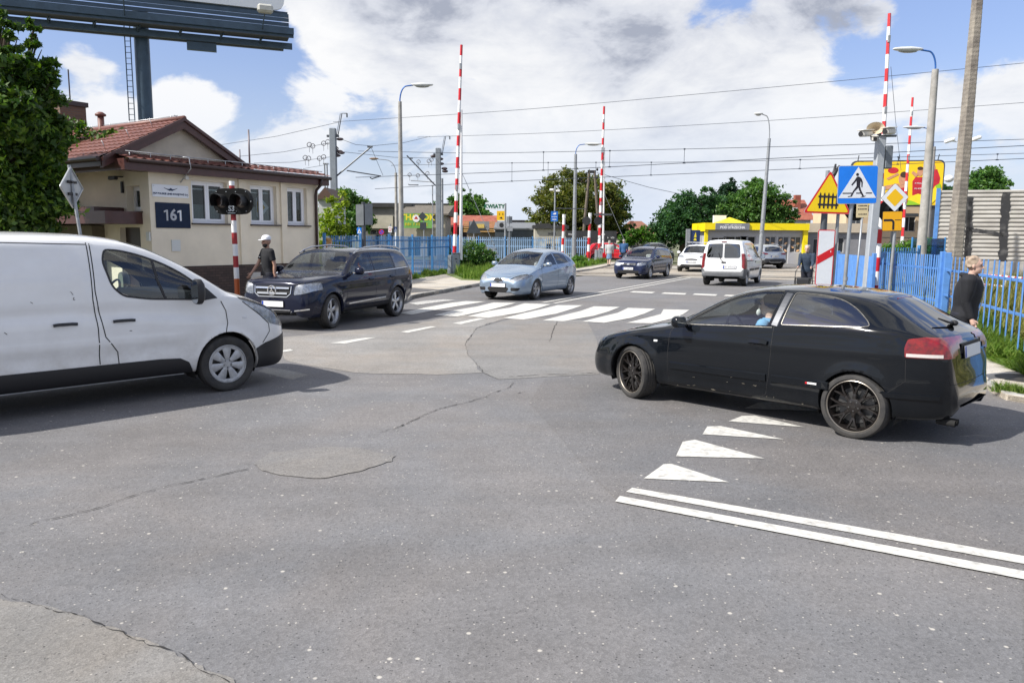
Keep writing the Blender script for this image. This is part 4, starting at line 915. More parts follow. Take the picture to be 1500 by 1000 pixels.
def crossover(name,label,px,h,side,front,colr,rack=False,sgn_contact=1):
    wb=2.6; loc=pose(gp(*px),R(h),(wb/2 if front else -wb/2),.85,side)
    d=dict(L=4.3,fo=.86,wb=wb,rw=.345,ra=.385,Wd=.88,fl=.3,step=.07,belt=[(0,.65),(.5,.9),(1.2,1.03),(4.3,1.10)],
      T=[(0,.55),(.03,.76),(.08,.90),(.2,.96),(.6,1.02),(1.05,1.07),(1.4,1.26),(1.8,1.47),(2.1,1.56),(2.6,1.60),(3.4,1.58),(3.8,1.52),(3.95,1.42),(4.1,1.18),(4.16,1.05),(4.22,.75),(4.3,.55)],
      E=[(0,.53),(.06,.76),(.2,.88),(.6,.96),(1.1,1.03),(1.4,1.19),(1.8,1.40),(2.1,1.48),(2.6,1.52),(3.4,1.49),(3.8,1.41),(4.0,1.22),(4.12,1.05),(4.22,.7),(4.3,.5)],
      B=[(0,.3),(.05,.26),(.3,.24),(3.8,.26),(4.2,.32),(4.3,.4)],
      Y=[(0,.62),(.06,.72),(.2,.80),(.5,.86),(1,.88),(3.7,.885),(4.0,.86),(4.18,.80),(4.3,.70)],
      YE=[(0,.58),(.2,.70),(.6,.75),(1.1,.76),(1.6,.69),(2.1,.63),(3.4,.61),(3.8,.60),(4.1,.68),(4.3,.66)],bin=.04,crown=3,flare=.03,sm=2)
    bp=paint(colr[0],colr[1],.2,colr[2],.2,(.4,.39,.37),.6)
    o=dict(cat='car',paint=bp,win=[([(1.45,1.06),(1.95,1.38),(2.4,1.45),(2.45,1.09)],.03,m_glass,'door0'),([(2.52,1.09),(2.47,1.45),(3.1,1.44),(3.4,1.33),(3.45,1.13)],.03,m_tint,'door1')],
      ws=[(-.01,1.11),(.68,1.08),(.61,1.42),(.58,1.47),(-.01,1.52)],wsx=(.9,2.3),rw=[(-.01,1.12),(.60,1.12),(.64,1.17),(.52,1.42),(-.01,1.47)],rwx=(3.7,4.2),
      reg=[('grille','front',roundpoly([(-.01,.70),(.38,.69),(.30,.77),(-.01,.79)],[0,.03,.03,0]),dict(xr=(-.1,.2)),m_seam,dict(sep=False)),
           ('headlight','front',roundpoly([(.42,.84),(.46,.93),(.70,.98),(.82,.95),(.80,.87),(.60,.83)],.03),dict(xr=(-.1,.6),facing=.05),m_lens,lamp()),
           ('front_bumper','front',[(-.01,.2),(-.01,.44),(.55,.46),(.66,.36),(1,.36),(1,.2)],dict(xr=(-.1,.35),facing=-.1),m_black,dict(sep=False)),
           ('rear_bumper','rear',[(-.01,.2),(-.01,.68),(.66,.68),(.78,.58),(1,.58),(1,.2)],dict(xr=(3.9,4.31)),m_black,dict(sep=False)),
           ('tail_light','rear',roundpoly([(.45,.95),(.48,1.03),(.9,1.07),(.9,.92),(.70,.93)],.02),dict(xr=(3.85,4.25)),red_lens(),dict(out=.004,shell=False)),
           ('sill_cladding','side',[(1.1,.2),(1.1,.40),(3.2,.40),(3.2,.2)],dict(seg=[0,1]),m_black,dict(out=.006))],
      doors=[[(1.32,.42),(1.3,1.03),(1.45,1.1),(1.95,1.42),(2.44,1.49),(2.48,1.08),(2.45,.42)],[(2.455,.42),(2.485,1.08),(2.45,1.49),(3.1,1.48),(3.44,1.37),(3.5,1.1),(3.3,.8),(3.1,.42)]],
      cab=(1.55,1.05,(2.3,),1.25,.5,1,True,.5),tr=.775,tw=.215,rim=.235,wheel=dict(kind='wide',n=5,m=m_alu,hub=.05,face=.07),mir=(1.55,1.10,.2,.15),
      rails=(.62,[(1.95,1.47),(2.1,1.55),(2.8,1.63),(3.4,1.59),(3.6,1.5)],m_black if colr[2]<.3 else m_alu),pf=.60,pr=.82,pmk=True,
      strips=[])
    if colr[2]>=.3: o['front']=[('rear_skid_plate',[(-.42,.50),(-.34,.44),(.34,.44),(.42,.50)],.05,.02,m_alu,'rear')]
    c=build_car(name,label,loc,R(h),d,o)
    if rack:
        for x in(2.3,3.1):
            mb=MB(); mb.tube([(c.lx(x),-.64,1.70),(c.lx(x),.64,1.70)],.022,6); mb.build('roof_rack_bar',m_alu,c.root,True,50)
            for sg in(1,-1): mb=MB(); mb.box((c.lx(x),sg*.61,1.655),(.10,.06,.10),0,bev=.02); mb.build('rack_foot',m_black,c.root)
        mb=MB(); mb.box((c.lx(2.7),-.42,1.735),(1.2,.22,.03),0,bev=.01); mb.build('ski_holder',m_alu,c.root)
    return c
def all_cars():
    black_hatchback(); white_van(); suv(); small_mpv(); estate_car(); kangoo()
    crossover('crossover_car','white crossover car with roof rack bars beside the dark blue advertising pillar',(994,397.5),-112,-1,True,('pearl_white_paint',(.74,.75,.76),0),True)
    crossover('crossover_car','silver crossover car seen from behind in front of the yellow kiosk',(1143,393.5),100,-1,False,('silver_car_paint',(.42,.45,.48),.6))
# ================================================================ ground, roads, markings
def asphalt(name,col,var=.18,speck=1.0,scale=1.0,warm=(1.06,1.0,.94),spk=(.55,.52,.46)):
    m=bpy.data.materials.new(name); m.use_nodes=True; nt=m.node_tree; L=nt.links.new; b=nt.nodes['Principled BSDF']; b.inputs['Roughness'].default_value=.82; b.inputs['Specular IOR Level'].default_value=.35
    tc=N(nt,'ShaderNodeTexCoord'); co=tc.outputs['Object']
    def ramp(src,a,bb,lo,hi):
        r=N(nt,'ShaderNodeMapRange'); r.inputs['From Min'].default_value=a; r.inputs['From Max'].default_value=bb; r.inputs['To Min'].default_value=lo; r.inputs['To Max'].default_value=hi; L(src,r.inputs['Value']); return r.outputs[0]
    def noise(sc,det=4,ro=.6,dist=0,vec=None):
        n=N(nt,'ShaderNodeTexNoise',Scale=sc,Detail=det,Roughness=ro,Distortion=dist); L(vec or co,n.inputs['Vector']); return n.outputs['Fac']
    def vor(sc,rnd=1.0):
        n=N(nt,'ShaderNodeTexVoronoi',Scale=sc,Randomness=rnd); L(co,n.inputs['Vector']); return n
    def mul(a,bb,op='MULTIPLY'):
        n=N(nt,'ShaderNodeMath',op=op)
        for i,v in enumerate((a,bb)):
            if isinstance(v,(int,float)): n.inputs[i].default_value=v
            else: L(v,n.inputs[i])
        return n.outputs[0]
    big=ramp(noise(.22*scale,5,.6,.6),.3,.7,1-var,1+var); mid=ramp(noise(1.6,6,.7,.3),.3,.72,.90,1.10); 
    st=N(nt,'ShaderNodeMapping'); st.inputs['Rotation'].default_value=(0,0,R(-50)); st.inputs['Scale'].default_value=(.25,2.2,1); L(co,st.inputs[0])
    streak=ramp(noise(.9,5,.6,.2,st.outputs[0]),.35,.7,.93,1.06)
    grain=ramp(noise(140,4,.8),.28,.72,.62,1.36); 
    v=vor(62); cell=ramp(v.outputs['Color'],0,1,.80,1.18)
    k=mul(mul(mul(big,mid),mul(grain,cell)),streak)
    base=N(nt,'ShaderNodeVectorMath',op='SCALE'); base.inputs[0].default_value=col; L(k,base.inputs[3])
    # warm dusty areas
    wm=N(nt,'ShaderNodeMix',data_type='RGBA',blend_type='MULTIPLY'); L(base.outputs[0],wm.inputs[6]); wm.inputs[7].default_value=(*warm,1); L(ramp(noise(.5,4,.6,.5),.4,.62,0,1),wm.inputs['Factor'])
    # pale stones of the aggregate, few large, many small
    v2=vor(13); v3=vor(40)
    s2=mul(ramp(v2.outputs['Distance'],.11,.19,1,0),ramp(mul(v2.outputs['Color'],1),.80,.81,0,1)); s3=mul(ramp(v3.outputs['Distance'],.16,.26,1,0),ramp(v3.outputs['Color'],.80,.82,0,1))
    sp=mul(mul(s2,s3,'MAXIMUM'),.75*speck)
    mx=N(nt,'ShaderNodeMix',data_type='RGBA'); L(sp,mx.inputs['Factor']); L(wm.outputs[2],mx.inputs[6]); mx.inputs[7].default_value=(*spk,1)
    v4=vor(48); dk=mul(mul(ramp(v4.outputs['Distance'],.18,.30,1,0),ramp(v4.outputs['Color'],.72,.74,0,1)),.7)
    m2=N(nt,'ShaderNodeMix',data_type='RGBA'); L(dk,m2.inputs['Factor']); L(mx.outputs[2],m2.inputs[6]); m2.inputs[7].default_value=(.02,.02,.021,1)
    L(m2.outputs[2],b.inputs['Base Color'])
    bp=N(nt,'ShaderNodeBump',Strength=.3,Distance=.008); L(mul(grain,v.outputs['Distance'],'ADD'),bp.inputs['Height']); L(bp.outputs[0],b.inputs['Normal'])
    return m
def rough_edge(pts,amp,step=.12,seed=1):
    rnd=random.Random(seed); out=[]; n=len(pts); o=0
    for i in range(n):
        a=Vector(pts[i]);b=Vector(pts[(i+1)%n]); L=(b-a).length; k=max(1,min(160,int(L/step))); t=(b-a)/max(L,1e-6); nn=Vector((-t.y,t.x))
        for j in range(k): o=o*.7+rnd.uniform(-amp,amp)*.6; out.append(tuple(a.lerp(b,j/k)+nn*(o if j else 0)))
    return out
def sheet(name,pts,z,m,kind='structure',parent=None,sub=False):
    bm=bmesh.new(); vs=[bm.verts.new((p[0],p[1],z)) for p in pts]; f=bm.faces.new(vs); bmesh.ops.recalc_face_normals(bm,faces=[f])
    if f.normal.z<0: f.normal_flip()
    bmesh.ops.triangulate(bm,faces=[f]); me=bpy.data.meshes.new(name); bm.to_mesh(me); bm.free(); me.materials.append(m); o=bpy.data.objects.new(name,me); link(o,parent)
    if kind: o['kind']=kind
    return o
def slab(name,pts,z0,z1,m,kind='structure'):
    """raised slab with vertical sides"""
    n=len(pts); a=sum(pts[i][0]*pts[(i+1)%n][1]-pts[(i+1)%n][0]*pts[i][1] for i in range(n))
    if a<0: pts=pts[::-1]
    bm=bmesh.new(); t=[bm.verts.new((p[0],p[1],z1)) for p in pts]; b=[bm.verts.new((p[0],p[1],z0)) for p in pts]
    bm.faces.new(t); 
    for i in range(n): bm.faces.new((b[i],b[(i+1)%n],t[(i+1)%n],t[i]))
    bmesh.ops.triangulate(bm,faces=[f for f in bm.faces if len(f.verts)>4]); me=bpy.data.meshes.new(name); bm.to_mesh(me); bm.free(); me.materials.append(m); o=bpy.data.objects.new(name,me); link(o)
    if kind: o['kind']=kind
    return o
def G2(*p): return [tuple(gp(*q)[:2]) for q in p]
def kerb(name,pts,w,z1,m):
    """row of kerb stones following pts, stone to the left of the line"""
    mb=MB(); acc=0
    for i in range(len(pts)-1):
        a=Vector((*pts[i][:2],0)); b=Vector((*pts[i+1][:2],0)); L=(b-a).length; k=max(1,round(L/1.0)); t=(b-a)/k; nrm=Vector((-t.y,t.x,0)).normalized()
        for j in range(k):
            c=a+t*(j+.5)+nrm*w/2; hh=z1+.004*math.sin(j*7+i*3)
            mb.box((c.x,c.y,hh/2-.02),(t.length-.012,w,hh+.04),0,rz=math.atan2(t.y,t.x)+.004*math.sin(j*5),bev=.018)
    o=mb.build(name,m); o['kind']='structure'; return o
dA=Vector((.438,.899,0)); dT=Vector((.959,-.2836,0)); nT=Vector((.2836,.959,0))
def ground():
    m_dirt=mat('ground_soil',(.16,.15,.10),.95,nscale=1.2,col2=(.07,.10,.03),bump=.5,bscale=8)
    sheet('ground',[(-900,-300),(900,-300),(900,1800),(-900,1800)],-.03,m_dirt)
    A1=asphalt('asphalt_main',(.167,.167,.172),.16,1.0,warm=(1.05,1,.95)); A2=asphalt('asphalt_dusty',(.215,.208,.197),.15,.8,warm=(1.08,1,.9)); A3=asphalt('asphalt_worn',(.25,.243,.232),.16,.9); A4=asphalt('asphalt_fresh',(.150,.150,.155),.16,1.0); A6=asphalt('asphalt_old_patch',(.192,.190,.190),.1,.5,warm=(1.05,1,.93)); A5=asphalt('asphalt_patch',(.21,.206,.20),.1,.6)
    sheet('road',[(-80,-60),(90,-60),(90,20),(60,40),(50,110),(26,110),(20,70),(-1.5,30),(-8,14),(-80,14)],0,A1)
    sheet('road_worn_area',rough_edge(G2((385,497),(480,488),(600,475),(680,462),(765,462),(700,480),(683,500),(685,520),(709,546),(640,549),(520,546),(425,530),(395,515)),.12,.25),.004,A3)
    sheet('road_repair_strip',G2((700,480),(765,464),(860,470),(875,500),(878,548),(820,551),(730,556),(709,546),(685,520),(683,500)),.0045,A5)
    sheet('road_right_lane',G2((800,552),(880,549),(1000,470),(1120,455),(1700,560),(2300,900),(1500,1500),(1500,842),(905,733),(870,700),(820,640),(775,590)),.0038,A4)
    sheet('road_patch',rough_edge(G2((372,680),(395,664),(470,655),(520,655),(580,668),(575,676),(520,692),(470,701),(420,697),(385,690)),.02,.05),.0062,A6)
    sheet('road_edge_area',rough_edge(G2((-400,800),(0,878),(60,886),(110,900),(180,925),(260,962),(345,1003),(420,1100),(200,1900),(-900,1500)),.025,.04),.0055,A2)
    # cracks: thin irregular dark gaps
    m_cr=mat('crack',(.022,.021,.02),.95); rnd=random.Random(11)
    def crack(pts,w,sp=.05,seed=1):
        rnd=random.Random(seed); P=[]; q=[gp(*p) for p in pts]
        for i in range(len(q)-1):
            k=max(1,int((q[i+1]-q[i]).length/sp))
            for j in range(k): P.append(q[i].lerp(q[i+1],j/k))
        v=[];f=[]; off=0
        for i,p in enumerate(P):
            t=(P[min(i+1,len(P)-1)]-P[max(0,i-1)]).normalized(); nn=Vector((-t.y,t.x,0)); off=off*.8+rnd.uniform(-.012,.012); ww=w*max(.08,rnd.gauss(.5,.4))
            c=p+nn*off; v+=[(c.x+nn.x*ww/2,c.y+nn.y*ww/2,.0085),(c.x-nn.x*ww/2,c.y-nn.y*ww/2,.0085)]
        for i in range(len(P)-1): f.append((2*i,2*i+1,2*i+3,2*i+2))
        o=mesh_obj('road_crack',v,f,m_cr); o['kind']='structure'
    crack([(-20,788),(60,765),(150,742),(230,718),(320,698),(372,686)],.012,.04,2)
    crack([(575,630),(640,601),(700,585),(745,568),(752,560)],.013,.04,3); crack([(745,552),(800,549),(840,549),(882,545)],.022,.05,4)
    crack([(540,640),(575,628)],.006,.03,5); crack([(0,872),(40,884),(110,900),(180,927),(260,962),(345,1003)],.008,.03,6)
    0 and crack([(395,664),(470,655),(520,655),(580,668),(520,692),(470,701),(420,697),(372,682),(395,664)],.0035,.03,7)
    crack([(683,500),(700,480),(730,470),(765,462)],.02,.08,8); crack([(805,500),(812,478),(820,465)],.02,.08,9); crack([(730,556),(709,546),(685,520),(683,500)],.008,.05,10)
    crack([(752,577),(772,574)],.03,.03,12); crack([(1060,560),(1230,640),(1290,700)],.003,.05,13) if 0 else None
    # ---- painted markings
    m_p=mat('road_paint',(.58,.57,.53),.8,nscale=14,col2=(.30,.295,.28),det=10,lo=.46,hi=.74,bump=.3,bscale=150)
    m_pw=mat('road_paint_worn',(.52,.51,.48),.8,nscale=20,col2=(.2,.2,.2),lo=.42,hi=.7,bump=.3,bscale=150)
    def mark(name,*px,m=m_p,z=.010): sheet(name,G2(*px),z,m)
    for a in (((1000,648),(1018,645),(1120,672.5),(990,669.5)) ,((1029,637),(1036,625.5),(1056,625),(1148,644.5)),((1067,618),(1087,610),(1105,609.5),(1178,626.5)),((943,702),(972,681),(984,680.5),(1068,707.5)),((1090,599),(1112,590),(1130,590),(1200,603))):
        mark('give_way_triangle',*a)
    def line(p,q,w,name='lane_line',z=.010,m=m_p):
        a=gp(*p);b=gp(*q); t=(b-a).normalized(); nn=Vector((-t.y,t.x,0))*w/2; sheet(name,[tuple((a+nn)[:2]),tuple((a-nn)[:2]),tuple((b-nn)[:2]),tuple((b+nn)[:2])],z,m)
    mark('lane_line',(917,721.5),(926,715.5),(1500,816),(1800,869),(1790,878),(1500,827.5)); mark('lane_line',(901,735.5),(908,727.5),(1500,838),(1800,894),(1790,903),(1500,850))
    line((795,443.5),(1010,404.8),.12); line((812,444.5),(1024,404.8),.12); line((1010,404.8),(1075,393.5),.12); line((1024,404.8),(1090,393.5),.12)
    for a in (((484,503),(532,495.5),(551,495),(505,504)),((586,486.5),(630,478.5),(640,479),(597,488)),((663,474),(700,466.5),(712,467),(675,475.5)),((405,515),(425,512),(430,514),(410,517))): mark('lane_dash',*a)
    for a in (((922,428.5),(928,426.8),(960,428.0),(955,430)),((968,430.5),(973,428.7),(1006,429.8),(1003,432)),((1014,432),(1018,430.2),(1051,431.5),(1048,433.8)),((1060,433.8),(1063,432),(1097,433),(1094,435.5))): mark('lane_dash',*a)
    zs=[[(598,444.5),(622,441),(651,438.8),(667,440),(640,443.2),(612,447)],
        [(586,459),(622,451),(660,444),(682,441.4),(712,442),(690,445.5),(640,454),(603,461.5)],
        [(636,462),(665,455),(700,449),(723,443.3),(756,444),(738,449),(715,455),(670,464)],
        [(685,463.5),(715,456),(747,451),(768,444.6),(807,446),(788,452),(765,458),(715,466)],
        [(737,466.5),(765,459.5),(790,454),(817,447.3),(854,447.5),(838,453),(815,460),(767,468.5)],
        [(795,469.5),(825,462),(850,456),(870,449),(908,450),(892,456.5),(870,463),(825,471)],
        [(853,471.2),(880,464.5),(905,458.5),(920,451.3),(960,452.7),(945,459.5),(925,466),(885,473.3)],
        [(918,473.3),(945,466.5),(968,460.5),(972,453.4),(1010,454.3),(1000,461),(985,467),(955,474)]]
    for q in zs: mark('zebra_stripe',*q,m=m_pw if q is zs[0] else m_p)
    # ---- pavements
    m_pav=asphalt('pavement_slab',(.44,.41,.36),.1,.3,warm=(1.05,1,.93)); m_kerb=mat('kerb_concrete',(.38,.37,.34),.85,nscale=7,col2=(.24,.23,.21),bump=.4,bscale=40)
    K=G2((737,413.0),(712,417),(680,423),(650,429),(622,434),(603,438),(590,445),(560,455)); K=[(4.6,46)]+[tuple(K[0])]+K[1:]+[(-6.8,17.6),(-9,14.8),(-12,11.5),(-18,5),(-40,-15)]
    outer=[(-45,-9),(-20,13),(-11.5,17.5),(-9.30,20.15),(-6.15,24.95),(-4.8,35.8),(-3.4,40.5),(1.5,52),(3.5,60),(8.5,60)]
    slab('pavement',[tuple(p) for p in K]+outer,-.02,.10,m_pav)
    kerb('kerb',[tuple(p) for p in K],.14,.115,m_kerb) if 0 else kerb('kerb',[tuple(p) for p in K][::-1],.14,.118,m_kerb)
    # right pavement behind the black car
    KR=[(13.0,34),(11.6,27),(10.2,21.5),(9.0,17.6),(7.6,13.6),(6.3,10.4),(6.0,9.2),(6.6,8.3),(8.2,7.7),(14,6.6),(40,4)]
    oR=[(44,9),(13,11.8),(9.3,13.6),(10.6,17.8),(12.0,22),(13.6,27),(15,34)]
    slab('pavement',KR+oR,-.02,.075,m_pav)
    kerb('kerb',KR[::1],.14,.09,m_kerb)
    jn=MB(); 
    for k in range(16):
        a=Vector((6.5,9.6,.0785))+Vector((.16,.42,0))*k; b=a+Vector((2.4,-.7,0)); t=(b-a).normalized(); q=Vector((-t.y,t.x,0))*.005; jn.add([a+q,a-q,b-q,b+q],[(0,1,2,3)])
    o=jn.build('pavement_joint',mat('joint_dirt',(.12,.11,.08),.95)); o['kind']='structure'
    sheet('manhole_cover',[tuple((gp(1500,562).x+.35*math.cos(a),gp(1500,562).y+.35*math.sin(a))) for a in np.linspace(0,6.28,20,endpoint=False)],.082,mat('cast_iron',(.06,.055,.05),.7,.4,nscale=20,namt=.4))
    # ---- railway bed, crossing deck, rails
    m_bal=mat('ballast',(.24,.21,.18),.95,nscale=30,col2=(.09,.08,.07),bump=1,bscale=30); m_deck=asphalt('crossing_deck',(.34,.32,.28),.12,.4,warm=(1.1,1,.9)); m_rail=mat('rail_steel',(.30,.27,.25),.35,.8,nscale=9,namt=.5)
    o0=Vector((-3,38.5,0))
    def strip_t(name,off,w,l0,l1,z,m): c=o0+nT*off; a=c+dT*l0; b=c+dT*l1; q=nT*w/2; return sheet(name,[tuple((a+q)[:2]),tuple((a-q)[:2]),tuple((b-q)[:2]),tuple((b+q)[:2])],z,m)
    strip_t('railway_bed',12,19,-120,3.5,.012,m_bal); strip_t('railway_bed',12,19,19.5,120,.012,m_bal)
    strip_t('crossing_deck',12.0,18,4.2,19.5,.014,m_deck)
    for off in(5.5,13.5,20.5):
        for s in(-.72,.72):
            c=o0+nT*(off+s); mb=MB(); rz=math.atan2(dT.y,dT.x); 
            for (l0,l1,zz) in((-120,4,.10),(4,19.5,.03),(19.5,120,.10)): p=c+dT*(l0+l1)/2; mb.box((p.x,p.y,zz/2+.005),(l1-l0,.07,zz+.01),0,rz=rz)
            o=mb.build('rail',m_rail); o['kind']='structure'
    # verge strips
    m_v=mat('verge_grass_soil',(.10,.16,.035),.95,nscale=2.5,col2=(.16,.17,.07),bump=.6,bscale=12)
    slab('verge',[(-3.3,38.0),(-2.2,33.0),(-.9,32.3),(.2,34.6),(1.9,41.5),(-2.9,43.5)],.0,.13,m_v)
    slab('verge',[(2.4,47),(3.9,46.5),(6.2,54),(7.4,58.5),(3.9,58.5)],.0,.12,m_v)
    slab('verge',[(9.4,13.8),(44,9.2),(60,16),(24,32),(15.2,33),(13.8,27),(12.1,22),(10.7,17.8)],-.02,.12,m_v)
ground()
# ================================================================ gatehouse, billboard
def brickmat(name,c1,c2,mortar,scale=1,bw=.25,rh=.075,ms=.012,frame=None):
    m=bpy.data.materials.new(name); m.use_nodes=True; nt=m.node_tree; L=nt.links.new; b=nt.nodes['Principled BSDF']; b.inputs['Roughness'].default_value=.8
    tc=N(nt,'ShaderNodeTexCoord'); sp=N(nt,'ShaderNodeSeparateXYZ'); L(tc.outputs['Object'],sp.inputs[0]); cb=N(nt,'ShaderNodeCombineXYZ'); ad=N(nt,'ShaderNodeMath',op='ADD'); L(sp.outputs[0],ad.inputs[0]); L(sp.outputs[1],ad.inputs[1]); L(ad.outputs[0],cb.inputs[0]); L(sp.outputs[2],cb.inputs[1])
    br=N(nt,'ShaderNodeTexBrick'); br.inputs['Scale'].default_value=1; br.inputs['Brick Width'].default_value=bw; br.inputs['Row Height'].default_value=rh; br.inputs['Mortar Size'].default_value=ms*.5; br.inputs['Color1'].default_value=(*c1,1); br.inputs['Color2'].default_value=(*c2,1); br.inputs['Mortar'].default_value=(*mortar,1); L(cb.outputs[0],br.inputs['Vector']); L(br.outputs['Color'],b.inputs['Base Color'])
    bp=N(nt,'ShaderNodeBump',Strength=.5,Distance=.01); L(br.outputs['Fac'],bp.inputs['Height']); bp.invert=True; L(bp.outputs[0],b.inputs['Normal']); return m
def stucco(name,col,stain=.12):
    return mat(name,col,.9,nscale=1.3,col2=tuple(c*(1-stain) for c in col),bump=.35,bscale=60)
def window(parent,fn,u0,v0,w,h,sashes=2,depth=.12,curtain=True,sill=True,diamond=False,dark=(.03,.035,.04)):
    """framed window in a wall opening: frame, glass, curtain, sill"""
    fm=mat('white_window_frame',(.86,.87,.90),.35); t=.055
    mb=MB(); d0=-depth
    def bar(a,b,c,d,z0,z1): mb.prism([(a,b),(c,b),(c,d),(a,d)],z0,z1,0,fn)
    bar(u0,v0,u0+w,v0+t,d0-.05,d0); bar(u0,v0+h-t,u0+w,v0+h,d0-.05,d0); bar(u0,v0+t,u0+t,v0+h-t,d0-.05,d0); bar(u0+w-t,v0+t,u0+w,v0+h-t,d0-.05,d0)
    sw=(w-2*t)/sashes
    for k in range(sashes):
        a=u0+t+k*sw+.003; b=a+sw-.006; s=.06; z0,z1=d0-.045,d0+.012; c0=v0+t+.003; c1=v0+h-t-.003
        bar(a,c0,b,c0+s,z0,z1); bar(a,c1-s,b,c1,z0,z1); bar(a,c0+s,a+s,c1-s,z0,z1); bar(b-s,c0+s,b,c1-s,z0,z1)
    fo=mb.build('window',fm,parent)
    g=MB(); g.prism([(u0+t,v0+t),(u0+w-t,v0+t),(u0+w-t,v0+h-t),(u0+t,v0+h-t)],d0-.03,d0-.024,0,fn); go=g.build('pane',glass('window_glass',(.80,.85,.85),.38,0,.03),fo)
    if curtain:
        c=MB(); n=40; v=[]
        for k in range(n+1):
            x=u0+t+(w-2*t)*k/n; dz=-.10+.012*math.sin(k*1.9); v+=[fn(x,v0+t,d0+dz),fn(x,v0+t+h*.40,d0+dz)]
        c.add(v,[(2*k,2*k+2,2*k+3,2*k+1) for k in range(n)]); c.build('curtain',mat('net_curtain',(.30,.33,.33),.9,nscale=60,namt=.3),fo)
        r_=MB(); 
        r_.prism([(u0+t,v0+h*.80),(u0+w-t,v0+h*.80),(u0+w-t,v0+h*.83),(u0+t,v0+h*.83)],d0-.14,d0-.12,0,fn); r_.build('blind_rail',fm,fo)
    if sill:
        s=MB(); s.prism([(u0-.04,v0-.045),(u0+w+.10,v0-.045),(u0+w+.10,v0-.005),(u0-.04,v0-.005)],-depth,.07,0,fn); s.build('sill',mat('dark_brown_sill',(.05,.035,.03),.4),fo)
    return fo
def wall_with_holes(fn,u0,u1,v0,v1,holes,th,mb,m=0,reveal=.14):
    """wall sheet with rectangular openings and reveals"""
    us=sorted({u0,u1,*[h[0] for h in holes],*[h[0]+h[2] for h in holes]}); vs=sorted({v0,v1,*[h[1] for h in holes],*[h[1]+h[3] for h in holes]})
    for i in range(len(us)-1):
        for j in range(len(vs)-1):
            cu=(us[i]+us[i+1])/2; cv=(vs[j]+vs[j+1])/2
            if any(h[0]<cu<h[0]+h[2] and h[1]<cv<h[1]+h[3] for h in holes): continue
            mb.add([fn(us[i],vs[j],0),fn(us[i+1],vs[j],0),fn(us[i+1],vs[j+1],0),fn(us[i],vs[j+1],0)],[(0,1,2,3)],m)
    for (a,b,w,h) in holes:
        for (p,q) in (((a,b),(a+w,b)),((a+w,b),(a+w,b+h)),((a+w,b+h),(a,b+h)),((a,b+h),(a,b))):
            mb.add([fn(p[0],p[1],0),fn(q[0],q[1],0),fn(q[0],q[1],-reveal),fn(p[0],p[1],-reveal)],[(3,2,1,0)],m)
